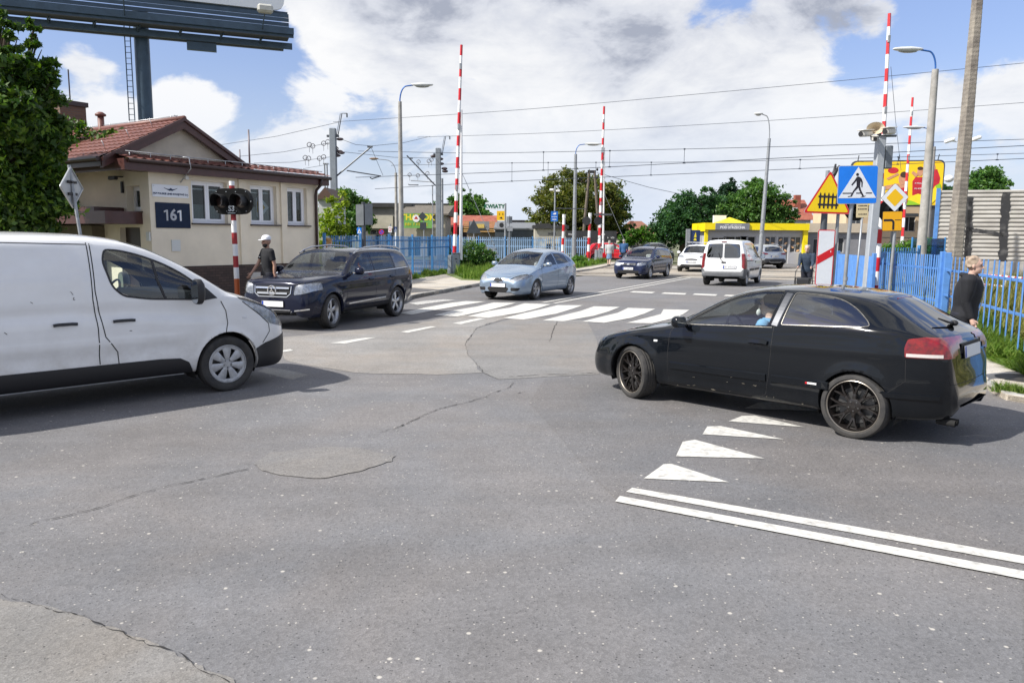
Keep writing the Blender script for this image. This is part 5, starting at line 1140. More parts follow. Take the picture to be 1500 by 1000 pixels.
def gatehouse():
    A=Vector((-9.38,20.2,0)); B=Vector((-6.23,25,0)); ex=(B-A).normalized(); ez=Vector((0,0,1)); fn=frame(A,ex,ez); ang=math.atan2(ex.y,ex.x)
    root=thing('gatehouse','cream rendered railway gatehouse with red-brown tiled gable roof and number 161 sign','building',(0,0,0))
    cream=stucco('cream_render',(.84,.755,.60),.12); cream2=cream; br=brickmat('brown_brick',(.055,.038,.032),(.085,.055,.045),(.02,.017,.016)); brown=mat('brown_fascia',(.075,.026,.022),.45,nscale=5,namt=.25,bump=.1,bscale=40,coat=.2)
    tile=mat('red_brown_tile',(.20,.080,.060),.5,nscale=3,col2=(.13,.052,.042),bump=.2,bscale=50)
    W1=[(1.22,2.22,1.13,1.16),(3.14,2.22,.95,1.16),(4.50,2.22,.78,1.16)]
    mb=MB(); wall_with_holes(fn,0,5.74,1.07,3.62,W1,.3,mb)
    # shallow piers between the windows, side walls, back wall
    for (a,b) in((2.72,2.98),(4.22,4.42)): mb.prism([(a,1.075),(b,1.075),(b,3.5),(a,3.5)],.001,.06,0,fn)
    f2=frame(fn(5.74,0,0),Vector((-.836,.548,0)),ez); wall_with_holes(f2,0,4.6,1.07,3.62,[],.3,mb)
    mb.add([fn(0,1.07,-4.6),fn(5.74,1.07,-4.6),fn(5.74,3.62,-4.6),fn(0,3.62,-4.6)],[(0,3,2,1)])
    o=mb.build('wall',cream,root)
    # left side wall, seen from the road, with the small window and the entrance
    exs=fn(0,0,-1)-fn(0,0,0); fs=frame(fn(0,0,-5.4),-exs,ez)
    smw=(4.36,2.52,.62,.66); door=(3.95,0,.95,2.1)
    mb=MB(); wall_with_holes(fs,0,5.4,0,3.86,[smw,door],.3,mb,reveal=.22); mb.build('side_wall',stucco('cream_render_side',(.84,.755,.60),.12),root)
    window(root,fs,smw[0],smw[1],smw[2],smw[3],1,.2,False,True)
    mb=MB(); mb.prism([(door[0],0),(door[0]+.95,0),(door[0]+.95,2.1),(door[0],2.1)],-.2,-.16,0,fs); d=mb.build('door',mat('dark_brown_door',(.03,.018,.014),.4,nscale=4,namt=.4),root)
    h=MB(); h.tube([fs(door[0]+.1,1.0,-.15),fs(door[0]+.1,1.0,-.08),fs(door[0]+.22,1.0,-.08)],.012,6); h.build('handle',m_chrome,d)
    mb=MB(); fp=frame(fn(0,0,0)+fn(0,0,.03)-fn(0,0,0),ex,ez); mb.prism([(-.02,-.05),(5.76,-.05),(5.76,1.07),(-.02,1.07)],-.4,0,0,fp)
    mb.build('plinth',br,root)
    for i,w in enumerate(W1): window(root,fn,w[0],w[1]+.02,w[2],w[3]-.02,2,.14,True)
    room=MB(); room.prism([(.15,1.1),(5.6,1.1),(5.6,3.45),(.15,3.45)],-3.6,-2.4,0,fn); room.build('room_back',mat('room_dark',(.06,.055,.05),.9,nscale=2,namt=.5),root)
    # pent strip of tiles and fascia along the front
    mb=MB(); z0,z1=3.50,3.76
    mb.prism([(-.75,z0),(5.98,z0),(5.98,z1),(-.75,z1)],.24,.27,0,fn); mb.prism([(-.78,z0),(-.75,z0),(-.75,z1+.02),(-.78,z1+.02)],-4.6,.27,0,fn); mb.prism([(5.96,z0),(5.98,z0),(5.98,z1),(5.96,z1)],-4.6,.24,0,fn); mb.prism([(-.75,z0+.01),(5.96,z0+.01),(5.96,z0+.03),(-.75,z0+.03)],-.3,.24,0,fn)
    mb.build('fascia',brown,root)
    def tiles(name,P,eu,ev,lu,lv,ncor,nrow,amp=.022,step=.03):
        """profiled tile sheet: P corner, eu along the eave, ev up the slope"""
        eu=eu.normalized(); ev=ev.normalized(); nn=eu.cross(ev); nn=nn if nn.z>0 else -nn; nu=ncor*6; v=[];f=[];rows=[]
        for j in range(nrow):
            for (tv,hh) in((j/nrow,step),((j+1)/nrow-.001,0)):
                rows.append(len(v)); 
                for i in range(nu+1):
                    s=i/nu; v.append(P+eu*lu*s+ev*lv*tv+nn*(hh+amp*(.5+.5*math.cos(2*math.pi*ncor*s))))
        for a in range(len(rows)-1):
            for i in range(nu): f.append((rows[a]+i,rows[a]+i+1,rows[a+1]+i+1,rows[a+1]+i))
        return mesh_obj(name,v,f,tile,root)
    tiles('pent_roof',fn(-.78,z1,.33),ex,(fn(0,3.98,-.5)-fn(0,z1,.33)),6.78,.86,28,3)
    tiles('low_roof',fn(3.0,3.97,-.5),ex,(fn(0,4.25,-4.6)-fn(0,3.97,-.5)),2.98,4.1,12,10)
    # gable block
    uc=1.2; hw=1.9; za=4.98; ze=3.98; wf=-.42
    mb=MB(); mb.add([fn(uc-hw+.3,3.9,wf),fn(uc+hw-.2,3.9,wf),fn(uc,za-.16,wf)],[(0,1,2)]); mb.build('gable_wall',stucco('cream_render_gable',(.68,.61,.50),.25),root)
    up=fn(uc,za,0)-fn(uc-hw,ze,0); back=fn(0,0,-1)-fn(0,0,0)
    # left slope runs down past the side wall; right slope
    sl=(za-ze)/hw
    tiles('roof',fn(uc-hw-.35,ze-.35*sl,wf+.20)+back*5.6,-back,fn(uc,za,0)-fn(uc-hw-.35,ze-.35*sl,0),5.6,math.hypot(hw+.35,(za-ze)*(hw+.35)/hw),24,9)
    tiles('roof',fn(uc+hw+.25,ze-.25*sl,wf+.20),back,fn(uc,za,0)-fn(uc+hw+.25,ze-.25*sl,0),5.6,math.hypot(hw+.25,(za-ze)*(hw+.25)/hw),24,9)
    for sg in(-1,1):
        mb=MB(); e=hw+(.38 if sg<0 else .28); a=(uc+sg*e,za-e*sl); b=(uc,za+.02)
        mb.prism([a,b,(b[0],b[1]-.26),(a[0],a[1]-.24)],wf+.14,wf+.26,0,fn); mb.prism([(a[0],a[1]+.03),(b[0],b[1]+.03),(b[0],b[1]-.06),(a[0],a[1]-.06)],wf+.262,wf+.31,0,fn); mb.build('bargeboard',brown,root)
    mb=MB(); mb.tube([fn(uc,za+.03,wf+.3),fn(uc,za+.03,wf-5.5)],.07,8); mb.build('ridge',tile,root,True)
    e=hw+.38; mb=MB(); mb.prism([(uc-e-.02,za-e*sl-.20),(uc-e+.03,za-e*sl-.20),(uc-e+.03,za-e*sl+.01),(uc-e-.02,za-e*sl+.01)],-5.9,wf+.2,0,fn); mb.tube([fn(uc-e-.08,za-e*sl-.02,wf+.2),fn(uc-e-.08,za-e*sl-.02,-5.9)],.06,8); mb.build('gutter',mat('brown_gutter',(.04,.022,.02),.4),root)
    mb=MB(); mb.prism([(uc-e+.03,za-e*sl-.15),(0,4.3-.6),(0,4.3-.56),(uc-e+.03,za-e*sl-.1)],-5.6,wf,0,fn); mb.build('soffit',brown,root)
    # canopy over the side entrance
    mb=MB(); 
    mb.prism([(1.0,2.18),(5.05,2.18),(5.05,2.50),(1.0,2.50)],.0,1.0,0,fs); mb.prism([(.6,2.5),(4.2,2.5),(4.2,2.62),(.6,2.62)],.0,.8,0,fs); mb.build('canopy',brown,root)
    mb=MB(); mb.prism([(-1.5,0),(3.2,0),(3.2,2.15),(-1.5,2.15)],-.2,.35,0,fs); mb.build('annex_wall',mat('annex_wall',(.20,.17,.12),.9,nscale=2,namt=.3),root)
    # gutter, downpipe, lamps, box, lightning rods
    dk=mat('brown_gutter',(.04,.022,.02),.4); mb=MB(); mb.tube([fn(-.7,3.74,.33),fn(6.0,3.72,.33)],.055,8); mb.build('gutter',dk,root,True)
    mb=MB(); mb.tube([fn(5.62,3.70,.33),fn(5.60,3.5,.30),fn(5.60,3.35,.10),fn(5.60,3.2,.06),fn(5.60,.1,.06)],.045,10); mb.build('downpipe',dk,root,True)
    rod=mat('lightning_rod',(.45,.46,.47),.4,.7)
    mb=MB(); mb.tube([fn(-.6,3.98,.05),fn(3.2,3.97,.05),fn(5.9,3.94,.05)],.012,5)
    for k in range(12): mb.tube([fn(-.5+k*.56,3.82,.05),fn(-.5+k*.56,3.98,.05)],.012,5)
    mb.tube([fn(.75,3.97,.05),fn(.95,3.93,.36),fn(.98,3.65,.38),fn(.90,3.3,.02)],.014,5)
    mb.build('lightning_wire',rod,root,True)
    mb=MB(); mb.tube([fn(uc-.1,za+.12,wf),fn(uc+hw,ze+.15,wf+.05),fn(uc+hw+.3,ze-.05,wf+.1)],.010,5); mb.tube([fn(uc,za+.12,wf),fn(uc,za+.12,wf-5)],.010,5)
    for k in range(5): mb.tube([fn(uc,za,wf-.3-k),fn(uc,za+.15,wf-.3-k)],.01,5)
    for k in (.25,.6,.95): mb.tube([fn(uc-hw*k,za-hw*k*sl,wf-.4),fn(uc-hw*k-.1,za-hw*k*sl+.24,wf-.4)],.01,5)
    mb.build('roof_wire',rod,root,True)
    for (px,yb,yt,r) in((366,247,190,.028),(352,245,219,.022)):
        a=at(px,yb,24.6); b=at(px,yt,24.6); mb=MB(); mb.tube([(a.x,a.y,3.95),(a.x,a.y,b.z)],r,8); mb.build('roof_mast',mat('roof_mast_grey',(.18,.16,.17),.5,.4),root,True)
    mb=MB(); mb.prism([(-.16,1.75),(-.02,1.75),(-.02,1.98),(-.16,1.98)],.01,.05,0,frame(fs(5.4,0,0),-exs,ez)); mb.prism([(.55,1.48),(.80,1.48),(.80,1.78),(.55,1.78)],.001,.03,0,fn); mb.build('notice_plate',mat('pale_plate',(.62,.64,.62),.5),root)
    mb=MB(); mb.prism([(3.02,.45),(3.36,.45),(3.36,.84),(3.02,.84)],.03,.06,0,fn); mb.build('meter_cupboard',mat('meter_grey',(.52,.50,.46),.6,nscale=8,namt=.1),root)
    mb=MB(); mb.prism([(1.0,3.38),(1.10,3.38),(1.10,3.48),(1.0,3.48)],.0,.10,0,fn); mb.build('wall_lamp',m_white,root)
    mb=MB(); mb.tube([fs(4.25,3.42,.0),fs(4.25,3.42,.18)],.02,6); mb.box(fs(4.2,3.38,.25),(.10,.34,.10),0,rz=ang,bev=.02); mb.prism([(4.20,3.0),(4.26,3.0),(4.26,3.3),(4.20,3.3)],.0,.06,0,fs); mb.build('wall_camera',m_black,root)
    # chimney, vent
    mb=MB(); c=at(101,190,25); mb.box((c.x,c.y,4.6),(.8,.65,2.6),0,rz=ang); mb.box((c.x,c.y,5.95),(.92,.76,.14),1,rz=ang); mb.tube([(c.x+.1,c.y,6.0),(c.x+.1,c.y,7.0)],.02,6,1); mb.build('chimney',[brickmat('chimney_brick',(.16,.09,.06),(.12,.07,.05),(.12,.11,.10)),dk],root)
    mb=MB(); c=at(148,180,23.5); mb.tube([(c.x,c.y,4.4),(c.x,c.y,5.35)],.09,10); mb.lathe([(.09,0),(.15,.02),(.15,.07),(.06,.13),(0,.13)],(c.x,c.y,5.36),12); mb.build('roof_vent',tile,root,True)
    # company plate and number plate
    t=thing('railway_sign','white plate reading PKP POLSKIE LINIE KOLEJOWE S.A. under a winged emblem','sign',tuple(fn(.6,3.05,0)))
    sg_=frame(Vector((0,0,0)),ex,ez); navy=mat('sign_navy',(.008,.03,.095),.3,nscale=12,namt=.15); wht=mat('sign_white',(.78,.80,.84),.3)
    mb=MB(); mb.prism(rrect(1.04,.32,.01,2),.005,.02,0,sg_)
    for s in(-1,1):
        for k in range(3): mb.prism([(s*.02,.02+k*.018),(s*(.20-k*.035),.092-k*.018),(s*(.18-k*.035),.070-k*.018),(s*.03,.004+k*.016)][::s],.0205,.024,1,sg_)
    mb.prism([(.035*math.cos(a),.045+.035*math.sin(a)) for a in np.linspace(0,6.28,14,endpoint=False)],.0245,.027,1,sg_)
    text_mb(mb,'PKP POLSKIE LINIE KOLEJOWE S.A.',.066,lambda u,v,w:sg_(u,v-.075,.0225+w),1,bold=.0028)
    for s in(-.48,.48):
        for q in(-.12,.12): mb.prism([(s+.009*math.cos(a),q+.009*math.sin(a)) for a in np.linspace(0,6.28,8,endpoint=False)],.0205,.025,2,sg_)
    mb.build('panel',[wht,navy,m_galv],t)
    t=thing('number_sign','dark blue plate with white number 161 on the cream gatehouse wall','sign',tuple(fn(.64,2.42,0)))
    mb=MB(); mb.prism(rrect(1.0,.66,.01,2),.005,.02,0,sg_); text_mb(mb,'6',.40,lambda u,v,w:sg_(u+.0,v-.0,.0225+w),1,bold=.012)
    for s in(-.20,.19): mb.prism([(s-.005,-.14),(s+.045,-.14),(s+.045,.145),(s+.005,.145),(s-.07,.115),(s-.07,.07),(s-.005,.095)],.0225,.026,1,sg_); mb.build('panel',[navy,wht],t)
    # priority sign seen through the middle window
    t=thing('priority_sign','small yellow and white diamond sign leaning inside the middle gatehouse window','sign',tuple(fn(3.62,2.75,-.22)))
    mb=MB(); mb.prism([(0,-.36),(.36,0),(0,.36),(-.1,.26),(-.1,-.26)],-.01,0,0,sg_); mb.prism([(0,-.22),(.22,0),(0,.22),(-.08,.14),(-.08,-.14)],.001,.003,1,sg_); mb.build('panel',[wht,mat('sign_amber',(.75,.42,.005),.4)],t)
def billboard():
    P=Vector((-24.1,52,0)); d=Vector((2.5,1,0)).normalized(); ez=Vector((0,0,1))
    root=thing('advertising_billboard','huge elevated white billboard on a dark steel column above the gatehouse','billboard',(0,0,0)); f=frame(P+Vector((0,0,0)),d,ez)
    steel=mat('dark_blue_steel',(.05,.085,.125),.45,.3,nscale=2,namt=.25); board=mat('blank_poster',(.74,.77,.80),.5,nscale=.6,namt=.05)
    zp=at(430,28,55.7).z; zt=at(430,81,55.7).z
    L0,L1=-13.5,9.0
    mb=MB(); mb.tube([(P.x,P.y,0),(P.x,P.y,zp-.6)],.46,20); mb.build('column',steel,root,True,50)
    mb=MB(); mb.prism(roundpoly([(L0,zp),(L1-.15,zp),(L1-.15,zp+7.2),(L0,zp+7.2)],.8,4),1.3,1.5,0,f); mb.build('poster_panel',board,root)
    mb=MB(); mb.prism([(L0-.1,zp-.18),(L1+.05,zp-.18),(L1+.05,zp+.02),(L0-.1,zp+.02)],1.0,1.28,0,f)
    mb.build('panel_edge',steel,root)
    for k in range(5):
        z=zp-.25-k*.28; mb=MB(); q=.07*(k%2); mb.prism([(L0,z-.125),(L1+.10,z-.125),(L1+.10,z+.105),(L0,z+.105)],1.34+q,1.42+q,0,f); mb.build('cladding_slat',steel,root)
    for (w0,zz,name) in ((2.1,zp-1.62,'catwalk_edge'),(1.1,zt+.25,'lower_beam'),(2.3,zp-1.45,'catwalk_edge')):
        mb=MB(); mb.prism([(L0,zz-.20),(L1+.3,zz-.20),(L1+.3,zz+.20),(L0,zz+.20)],w0,w0+.12,0,f); mb.build(name,steel,root)
    mb=MB(); mb.prism([(L0,zp-1.86),(L1,zp-1.86),(L1,zp-1.82),(L0,zp-1.82)],1.2,2.3,0,f); mb.prism([(L0,zt+.10),(L1-.2,zt+.10),(L1-.2,zt+.5),(L0,zt+.5)],.2,.5,0,f); mb.build('catwalk',mat('walkway_grating',(.10,.11,.12),.6,.4,nscale=20,namt=.5),root)
    for k in range(9):
        u=L0+1.2+k*2.45; mb=MB(); mb.tube([f(u,zp-1.3,2.35),f(u-.1,zt+.1,1.0)],.06,6); mb.tube([f(u-.1,zt+.5,.4),f(u+.1,zp-1.9,1.9)],.045,6); mb.build('bracket',steel,root)
    for u in(-9.0,-.75,7.3):
        a=f(u,zp-1.5,2.4); b=f(u+.1,zp-.75,4.0); mb=MB(); mb.tube([a,b],.04,6); mb.box(b+Vector((0,0,.1)),(.95,.6,.5),1,rz=math.atan2(d.y,d.x),bev=.12); mb.build('floodlight',[steel,mat('floodlight_pale',(.50,.50,.46),.5,nscale=4,namt=.2)],root)
    mb=MB(); 
    for s in(-.18,.18): mb.tube([(P.x-.62+s,P.y-.6,0),(P.x-.62+s,P.y-.6,zp-1.2)],.035,5)
    k=.5
    while k<zp-1.5: mb.tube([(P.x-.80,P.y-.6,k),(P.x-.44,P.y-.6,k)],.02,4); k+=.35
    mb.build('ladder',steel,root)
    mb=MB(); c=f(3.6,zt-.25,.9); mb.box(c,(1.8,.3,.5),0,rz=math.atan2(d.y,d.x)); mb.build('control_box',steel,root)
gatehouse(); billboard()
# ================================================================ crossing furniture, lamps, signs, fences, wires
Z3=Vector((0,0,1))
m_gp=mat('grey_post',(.33,.35,.37),.5,.4,nscale=6,namt=.25); m_dpost=mat('dark_post',(.10,.11,.125),.5,.4,nscale=6,namt=.3)
m_fence=mat('blue_fence_paint',(.10,.26,.60),.5,nscale=5,col2=(.08,.20,.46)); m_fence2=mat('deep_blue_fence_paint',(.04,.22,.50),.5,nscale=5,col2=(.06,.17,.36)); m_fence3=mat('pale_blue_fence_paint',(.28,.44,.66),.55,nscale=5,col2=(.2,.33,.5))
m_conc=mat('pole_concrete',(.40,.385,.36),.85,nscale=3,col2=(.27,.26,.24),bump=.6,bscale=30)
def facing(c,yaw=0,tilt=0):
    """sign frame at c whose normal points back along -y turned by yaw"""
    n=Vector((math.sin(R(yaw)),-math.cos(R(yaw)),0)); ex=Z3.cross(n); ez=Z3.copy(); q=Matrix.Rotation(R(tilt),3,n)
    return frame(c,q@ex,q@ez)
def cyl_between(mb,a,b,r,n=10,m=0): mb.tube([a,b],r,n,m)
def stripes(a,b,w,n,mats,name,parent,red_first=True,square=True,rs=None):
    """striped beam from a to b, alternate bands meeting end to end"""
    mb=MB(); a=Vector(a);b=Vector(b); t=(b-a); rs=rs or [1]*n; tot=sum(rs); s=0
    for k in range(n):
        p=a+t*(s/tot); s+=rs[k]; q=a+t*(s/tot); mi=(k%2) if red_first else 1-(k%2)
        mb.tube([p,q],[w*(1-.35*(s-rs[k])/tot) if square else w,w*(1-.35*s/tot) if square else w],4 if square else 12,mi,cap=(k in(0,n-1)))
    return mb.build(name,mats,parent,not square,40)
def barrier(px_b,Yb,px_t,ytop,label,zb=.95,n=17,w=.075,strut=None,face=1,dx=.3):
    base=at(px_b,348,Yb); base.z=0; t=thing('level_crossing_barrier',label,'barrier',tuple(base),0,'raised red and white level crossing barriers')
    top=at(px_t,ytop,Yb+.3); a=Vector((0,0,zb)); b=top-base; m=mat('barrier_white',(.82,.82,.82),.4,nscale=6,namt=.05)
    rnd=random.Random(int(px_b)); rs=[.8]+[rnd.choice((.75,.8,.85)) for _ in range(n-1)]
    stripes(a,b,w,n,[m_red,m],'boom',t,rs=rs)
    d=(b-a)
    for k in(.33,.62,.9):
        mb=MB(); p=a+d*k; mb.box(p+Vector((.0,-.07,0)),(.12,.06,.30),0,bev=.02); mb.build('boom_clamp',m_gp,t)
    if strut:
        k0,k1=strut; mb=MB(); mb.tube([a+Vector((dx,0,-.15)),a+d*k1+Vector((w*1.1,.02,0))],[.085,.05],8); mb.build('counter_strut',m,t,True,60)
        mb=MB(); mb.tube([a+d*.2,a+d*.2+Vector((dx*.8,0,0))],.02,6); mb.build('tie_bar',m_gp,t)
    mb=MB(); mb.box((.08,0,.55),(.34,.42,1.1),0,bev=.02); mb.box((.10,0,1.13),(.38,.46,.05),0,bev=.015); mb.box((-.22,0,.72),(.20,.36,.62),0,bev=.02); mb.box((-.22,0,.2),(.22,.4,.4),0,bev=.02); mb.box((.1,-.215,.85),(.10,.012,.05),1); mb.box((.12,-.216,.72),(.04,.012,.04),1); mb.box((.42,0,.25),(.3,.4,.22),2,bev=.03)
    mb.build('drive_cabinet',[mat('cabinet_grey',(.30,.33,.36),.5,.2,nscale=8,namt=.2),m_black,m_dpost],t)
    # wires from the boom to the ground
    mb=MB(); mb.tube([a+d*.45+Vector((0,.05,0)),Vector((face*2.6,-.6,.15))],.013,4) if strut else None
    if strut: mb.build('stay_wire',m_gp,t)
    return t
def lamp_post(px,Yp,ytop,label,arm=1.2,dirx=1,head=.75,r0=.11,r1=.07,blue=True,conc=True,armz=.75,hm=None,lean=0,group=None,y0=None):
    b=at(px,348,Yp); b.z=0; top=at(px,ytop,Yp); t=thing('street_lamp',label,'street lamp',tuple(b),0,group); H=top.z
    sh=(b.x-top.x)
    mb=MB(); hh=H-armz; mb.tube([(0,0,0),(lean*.5,0,hh*.5),(lean,0,hh)],[r0,(r0+r1)/2,r1],12); mb.build('pole',m_conc if conc else m_gp,t,True,60)
    mb=MB(); e=dirx*arm; am=mat('lamp_arm_blue',(.03,.13,.42),.4,.3) if blue else m_gp
    pts=[(lean,0,hh-.05)]+[(lean+e*.32*(1-math.cos(a)),0,hh+armz*.93*math.sin(a)) for a in np.linspace(.15,math.pi/2,7)]+[(lean+e*.62,0,H*.999)]
    mb.tube(pts,.032,8); mb.build('arm',am,t,True,60)
    h=MB(); x0=lean+e*.55; v=[];f=[];n=12
    for k,(s,wy,zu,zd) in enumerate(((0,.04,.03,-.03),(.12,.09,.06,-.06),(.4,.14,.085,-.09),(.75,.13,.07,-.09),(.95,.08,.04,-.05),(1,.03,.015,-.02))):
        for q in range(n):
            a=2*math.pi*q/n; v.append((x0+dirx*head*s,wy*math.cos(a),H+.02+(zu if math.sin(a)>0 else -zd)*math.sin(a)*1.0))
    for k in range(5):
        for q in range(n): f.append((k*n+q,k*n+(q+1)%n,(k+1)*n+(q+1)%n,(k+1)*n+q))
    f.append(tuple(range(n))); f.append(tuple(range(5*n,6*n))); h.add(v,f,0); 
    h.build('lamp_head',hm or mat('lamp_head_white',(.66,.68,.68),.4,nscale=6,namt=.15),t,True,50)
    g=MB(); g.ball((x0+dirx*head*.5,0,H-.055),(head*.33,.10,.07),0,8); g.build('lamp_glass',mat('lamp_bowl_glass',(.30,.31,.30),.2,0,coat=1),t,True)
    return t
def signals():
    # S3 road signal at the left
    b=at(345,348,18); b.z=0; t=thing('level_crossing_signal','red and white striped signal post with twin black lamp head marked S3','traffic signal',tuple(b))
    w=mat('signal_white',(.78,.79,.80),.5,nscale=10,namt=.08); red=mat('signal_post_red',(.36,.02,.025),.5,nscale=8,namt=.3); org=mat('signal_post_orange',(.42,.09,.02),.5)
    zt=at(342,268,18).z; zl=[at(345,y,18).z for y in(408,391.5,374.8,357.5,340.8,323,306.5,272)]
    mb=MB(); cur=0
    zs=[0,zl[0]]; cols=[2]
    seq=[(0,zl[0],2),(zl[0],zl[1],0),(zl[1],zl[2],1),(zl[2],zl[3],0),(zl[3],zl[4],1),(zl[4],zl[5],0),(zl[5],zl[6],1),(zl[6],zl[7],1)]
    lx=lambda z:-.012*z
    for a,c,m in seq: mb.tube([(lx(a),0,a),(lx(c),0,c)],.06,14,m,cap=False)
    mb.lathe([(.061,0),(.061,.10),(0,.101)],(lx(zt),0,zl[7]),14,0); mb.build('post',[w,red,org],t,True,40)
    c=Vector((0,-.02,at(345,295.5,18).z)); f=facing(c,-14); mb=MB()
    out=[(.32+.30*math.cos(a),.30*math.sin(a)) for a in np.linspace(-math.pi/2,math.pi/2,12)]; out+=[(-.32-.30*math.cos(a),-.30*math.sin(a)) for a in np.linspace(-math.pi/2,math.pi/2,12)]
    sc=.78; out=[(x*sc,y*.98) for x,y in out]
    mb.prism(out,.07,.10,0,f); mb.prism([(x*.98,y*.97) for x,y in out],-.06,.07,0,f)
    for s in(-1,1):
        for a in np.linspace(0,2*math.pi,6,endpoint=False): mb.prism([(s*.25+.255*math.cos(a)+.009*math.cos(q),.255*math.sin(a)+.009*math.sin(q)) for q in np.linspace(0,6.28,6,endpoint=False)],.101,.105,1,f)
    mb.prism(rrect(.20,.014,.004,1,.0,-.262),.1012,.104,1,f); text_mb(mb,'S3',.17,lambda u,v,w_:f(u,v-.165,.1025+w_),1,bold=.006)
    hd=mb.build('signal_head',[mat('signal_black',(.006,.0065,.007),.5,spec=.12),mat('signal_mark',(.5,.55,.6),.5)],t)
    for s in(-1,1):
        mb=MB(); n=18; v=[];ff=[]
        for k in range(n+1):
            a=math.pi*(-.22)+math.pi*1.44*k/n
            for (rr,dz) in((.165,.1),(.165,.42-.10*abs(math.cos(a))),(.158,.42-.10*abs(math.cos(a))),(.158,.1)): v.append(f(s*.25+rr*math.cos(a),rr*math.sin(a),dz))
        for k in range(n):
            for q in range(3): ff.append((k*4+q,k*4+q+1,(k+1)*4+q+1,(k+1)*4+q))
        mb.add(v,ff,0); mb.build('visor',mat('visor_black',(.012,.012,.013),.5),hd)
        mb=MB(); rot=(f(0,0,1)-f(0,0,0)).to_track_quat('Z','Y').to_matrix(); mb.lathe([(0,.03),(.06,.026),(.11,.015),(.15,.0),(.155,-.01)],f(s*.25,0,.102),20,0,rot); mb.build('lens',mat('signal_lens_dark',(.035,.018,.016),.3,coat=.3,nscale=60,namt=.5),hd,True,50)
    # diamond sign seen from behind, far left
    b=at(118,348,14.6); b.z=0; t=thing('priority_sign','back of a grey diamond sign on a leaning pipe beside the big leafy tree','sign',tuple(b))
    top=at(104,262,14.6)-b; mb=MB(); mb.tube([(0.02,0,0),(0,0,1.9),top*1.0,top+Vector((-.02,0,.25))],.03,10); mb.build('post',m_galv,t,True,60)
    f=facing(top+Vector((.0,-.01,-.16)),90,0); mb=MB(); q=.385
    mb.prism(roundpoly([(0,-q),(q,0),(0,q),(-q,0)],.04),-.006,.004,0,f)
    for (a,c) in(((0,-q),(q,0)),((q,0),(0,q)),((0,q),(-q,0)),((-q,0),(0,-q))):
        a3=f(a[0]*.97,a[1]*.97,.012);c3=f(c[0]*.97,c[1]*.97,.012); mb.tube([a3,c3],.011,5,0)
    mb.prism(rrect(.28,.05,.005,1,0,.10),.01,.035,1,f); mb.prism(rrect(.28,.05,.005,1,0,-.12),.01,.035,1,f); mb.tube([f(-.08,.10,.05),f(.08,.10,.05)],.015,5,1); mb.build('panel',[mat('bare_aluminium',(.50,.52,.53),.4,.6,nscale=5,namt=.15),m_black],t)
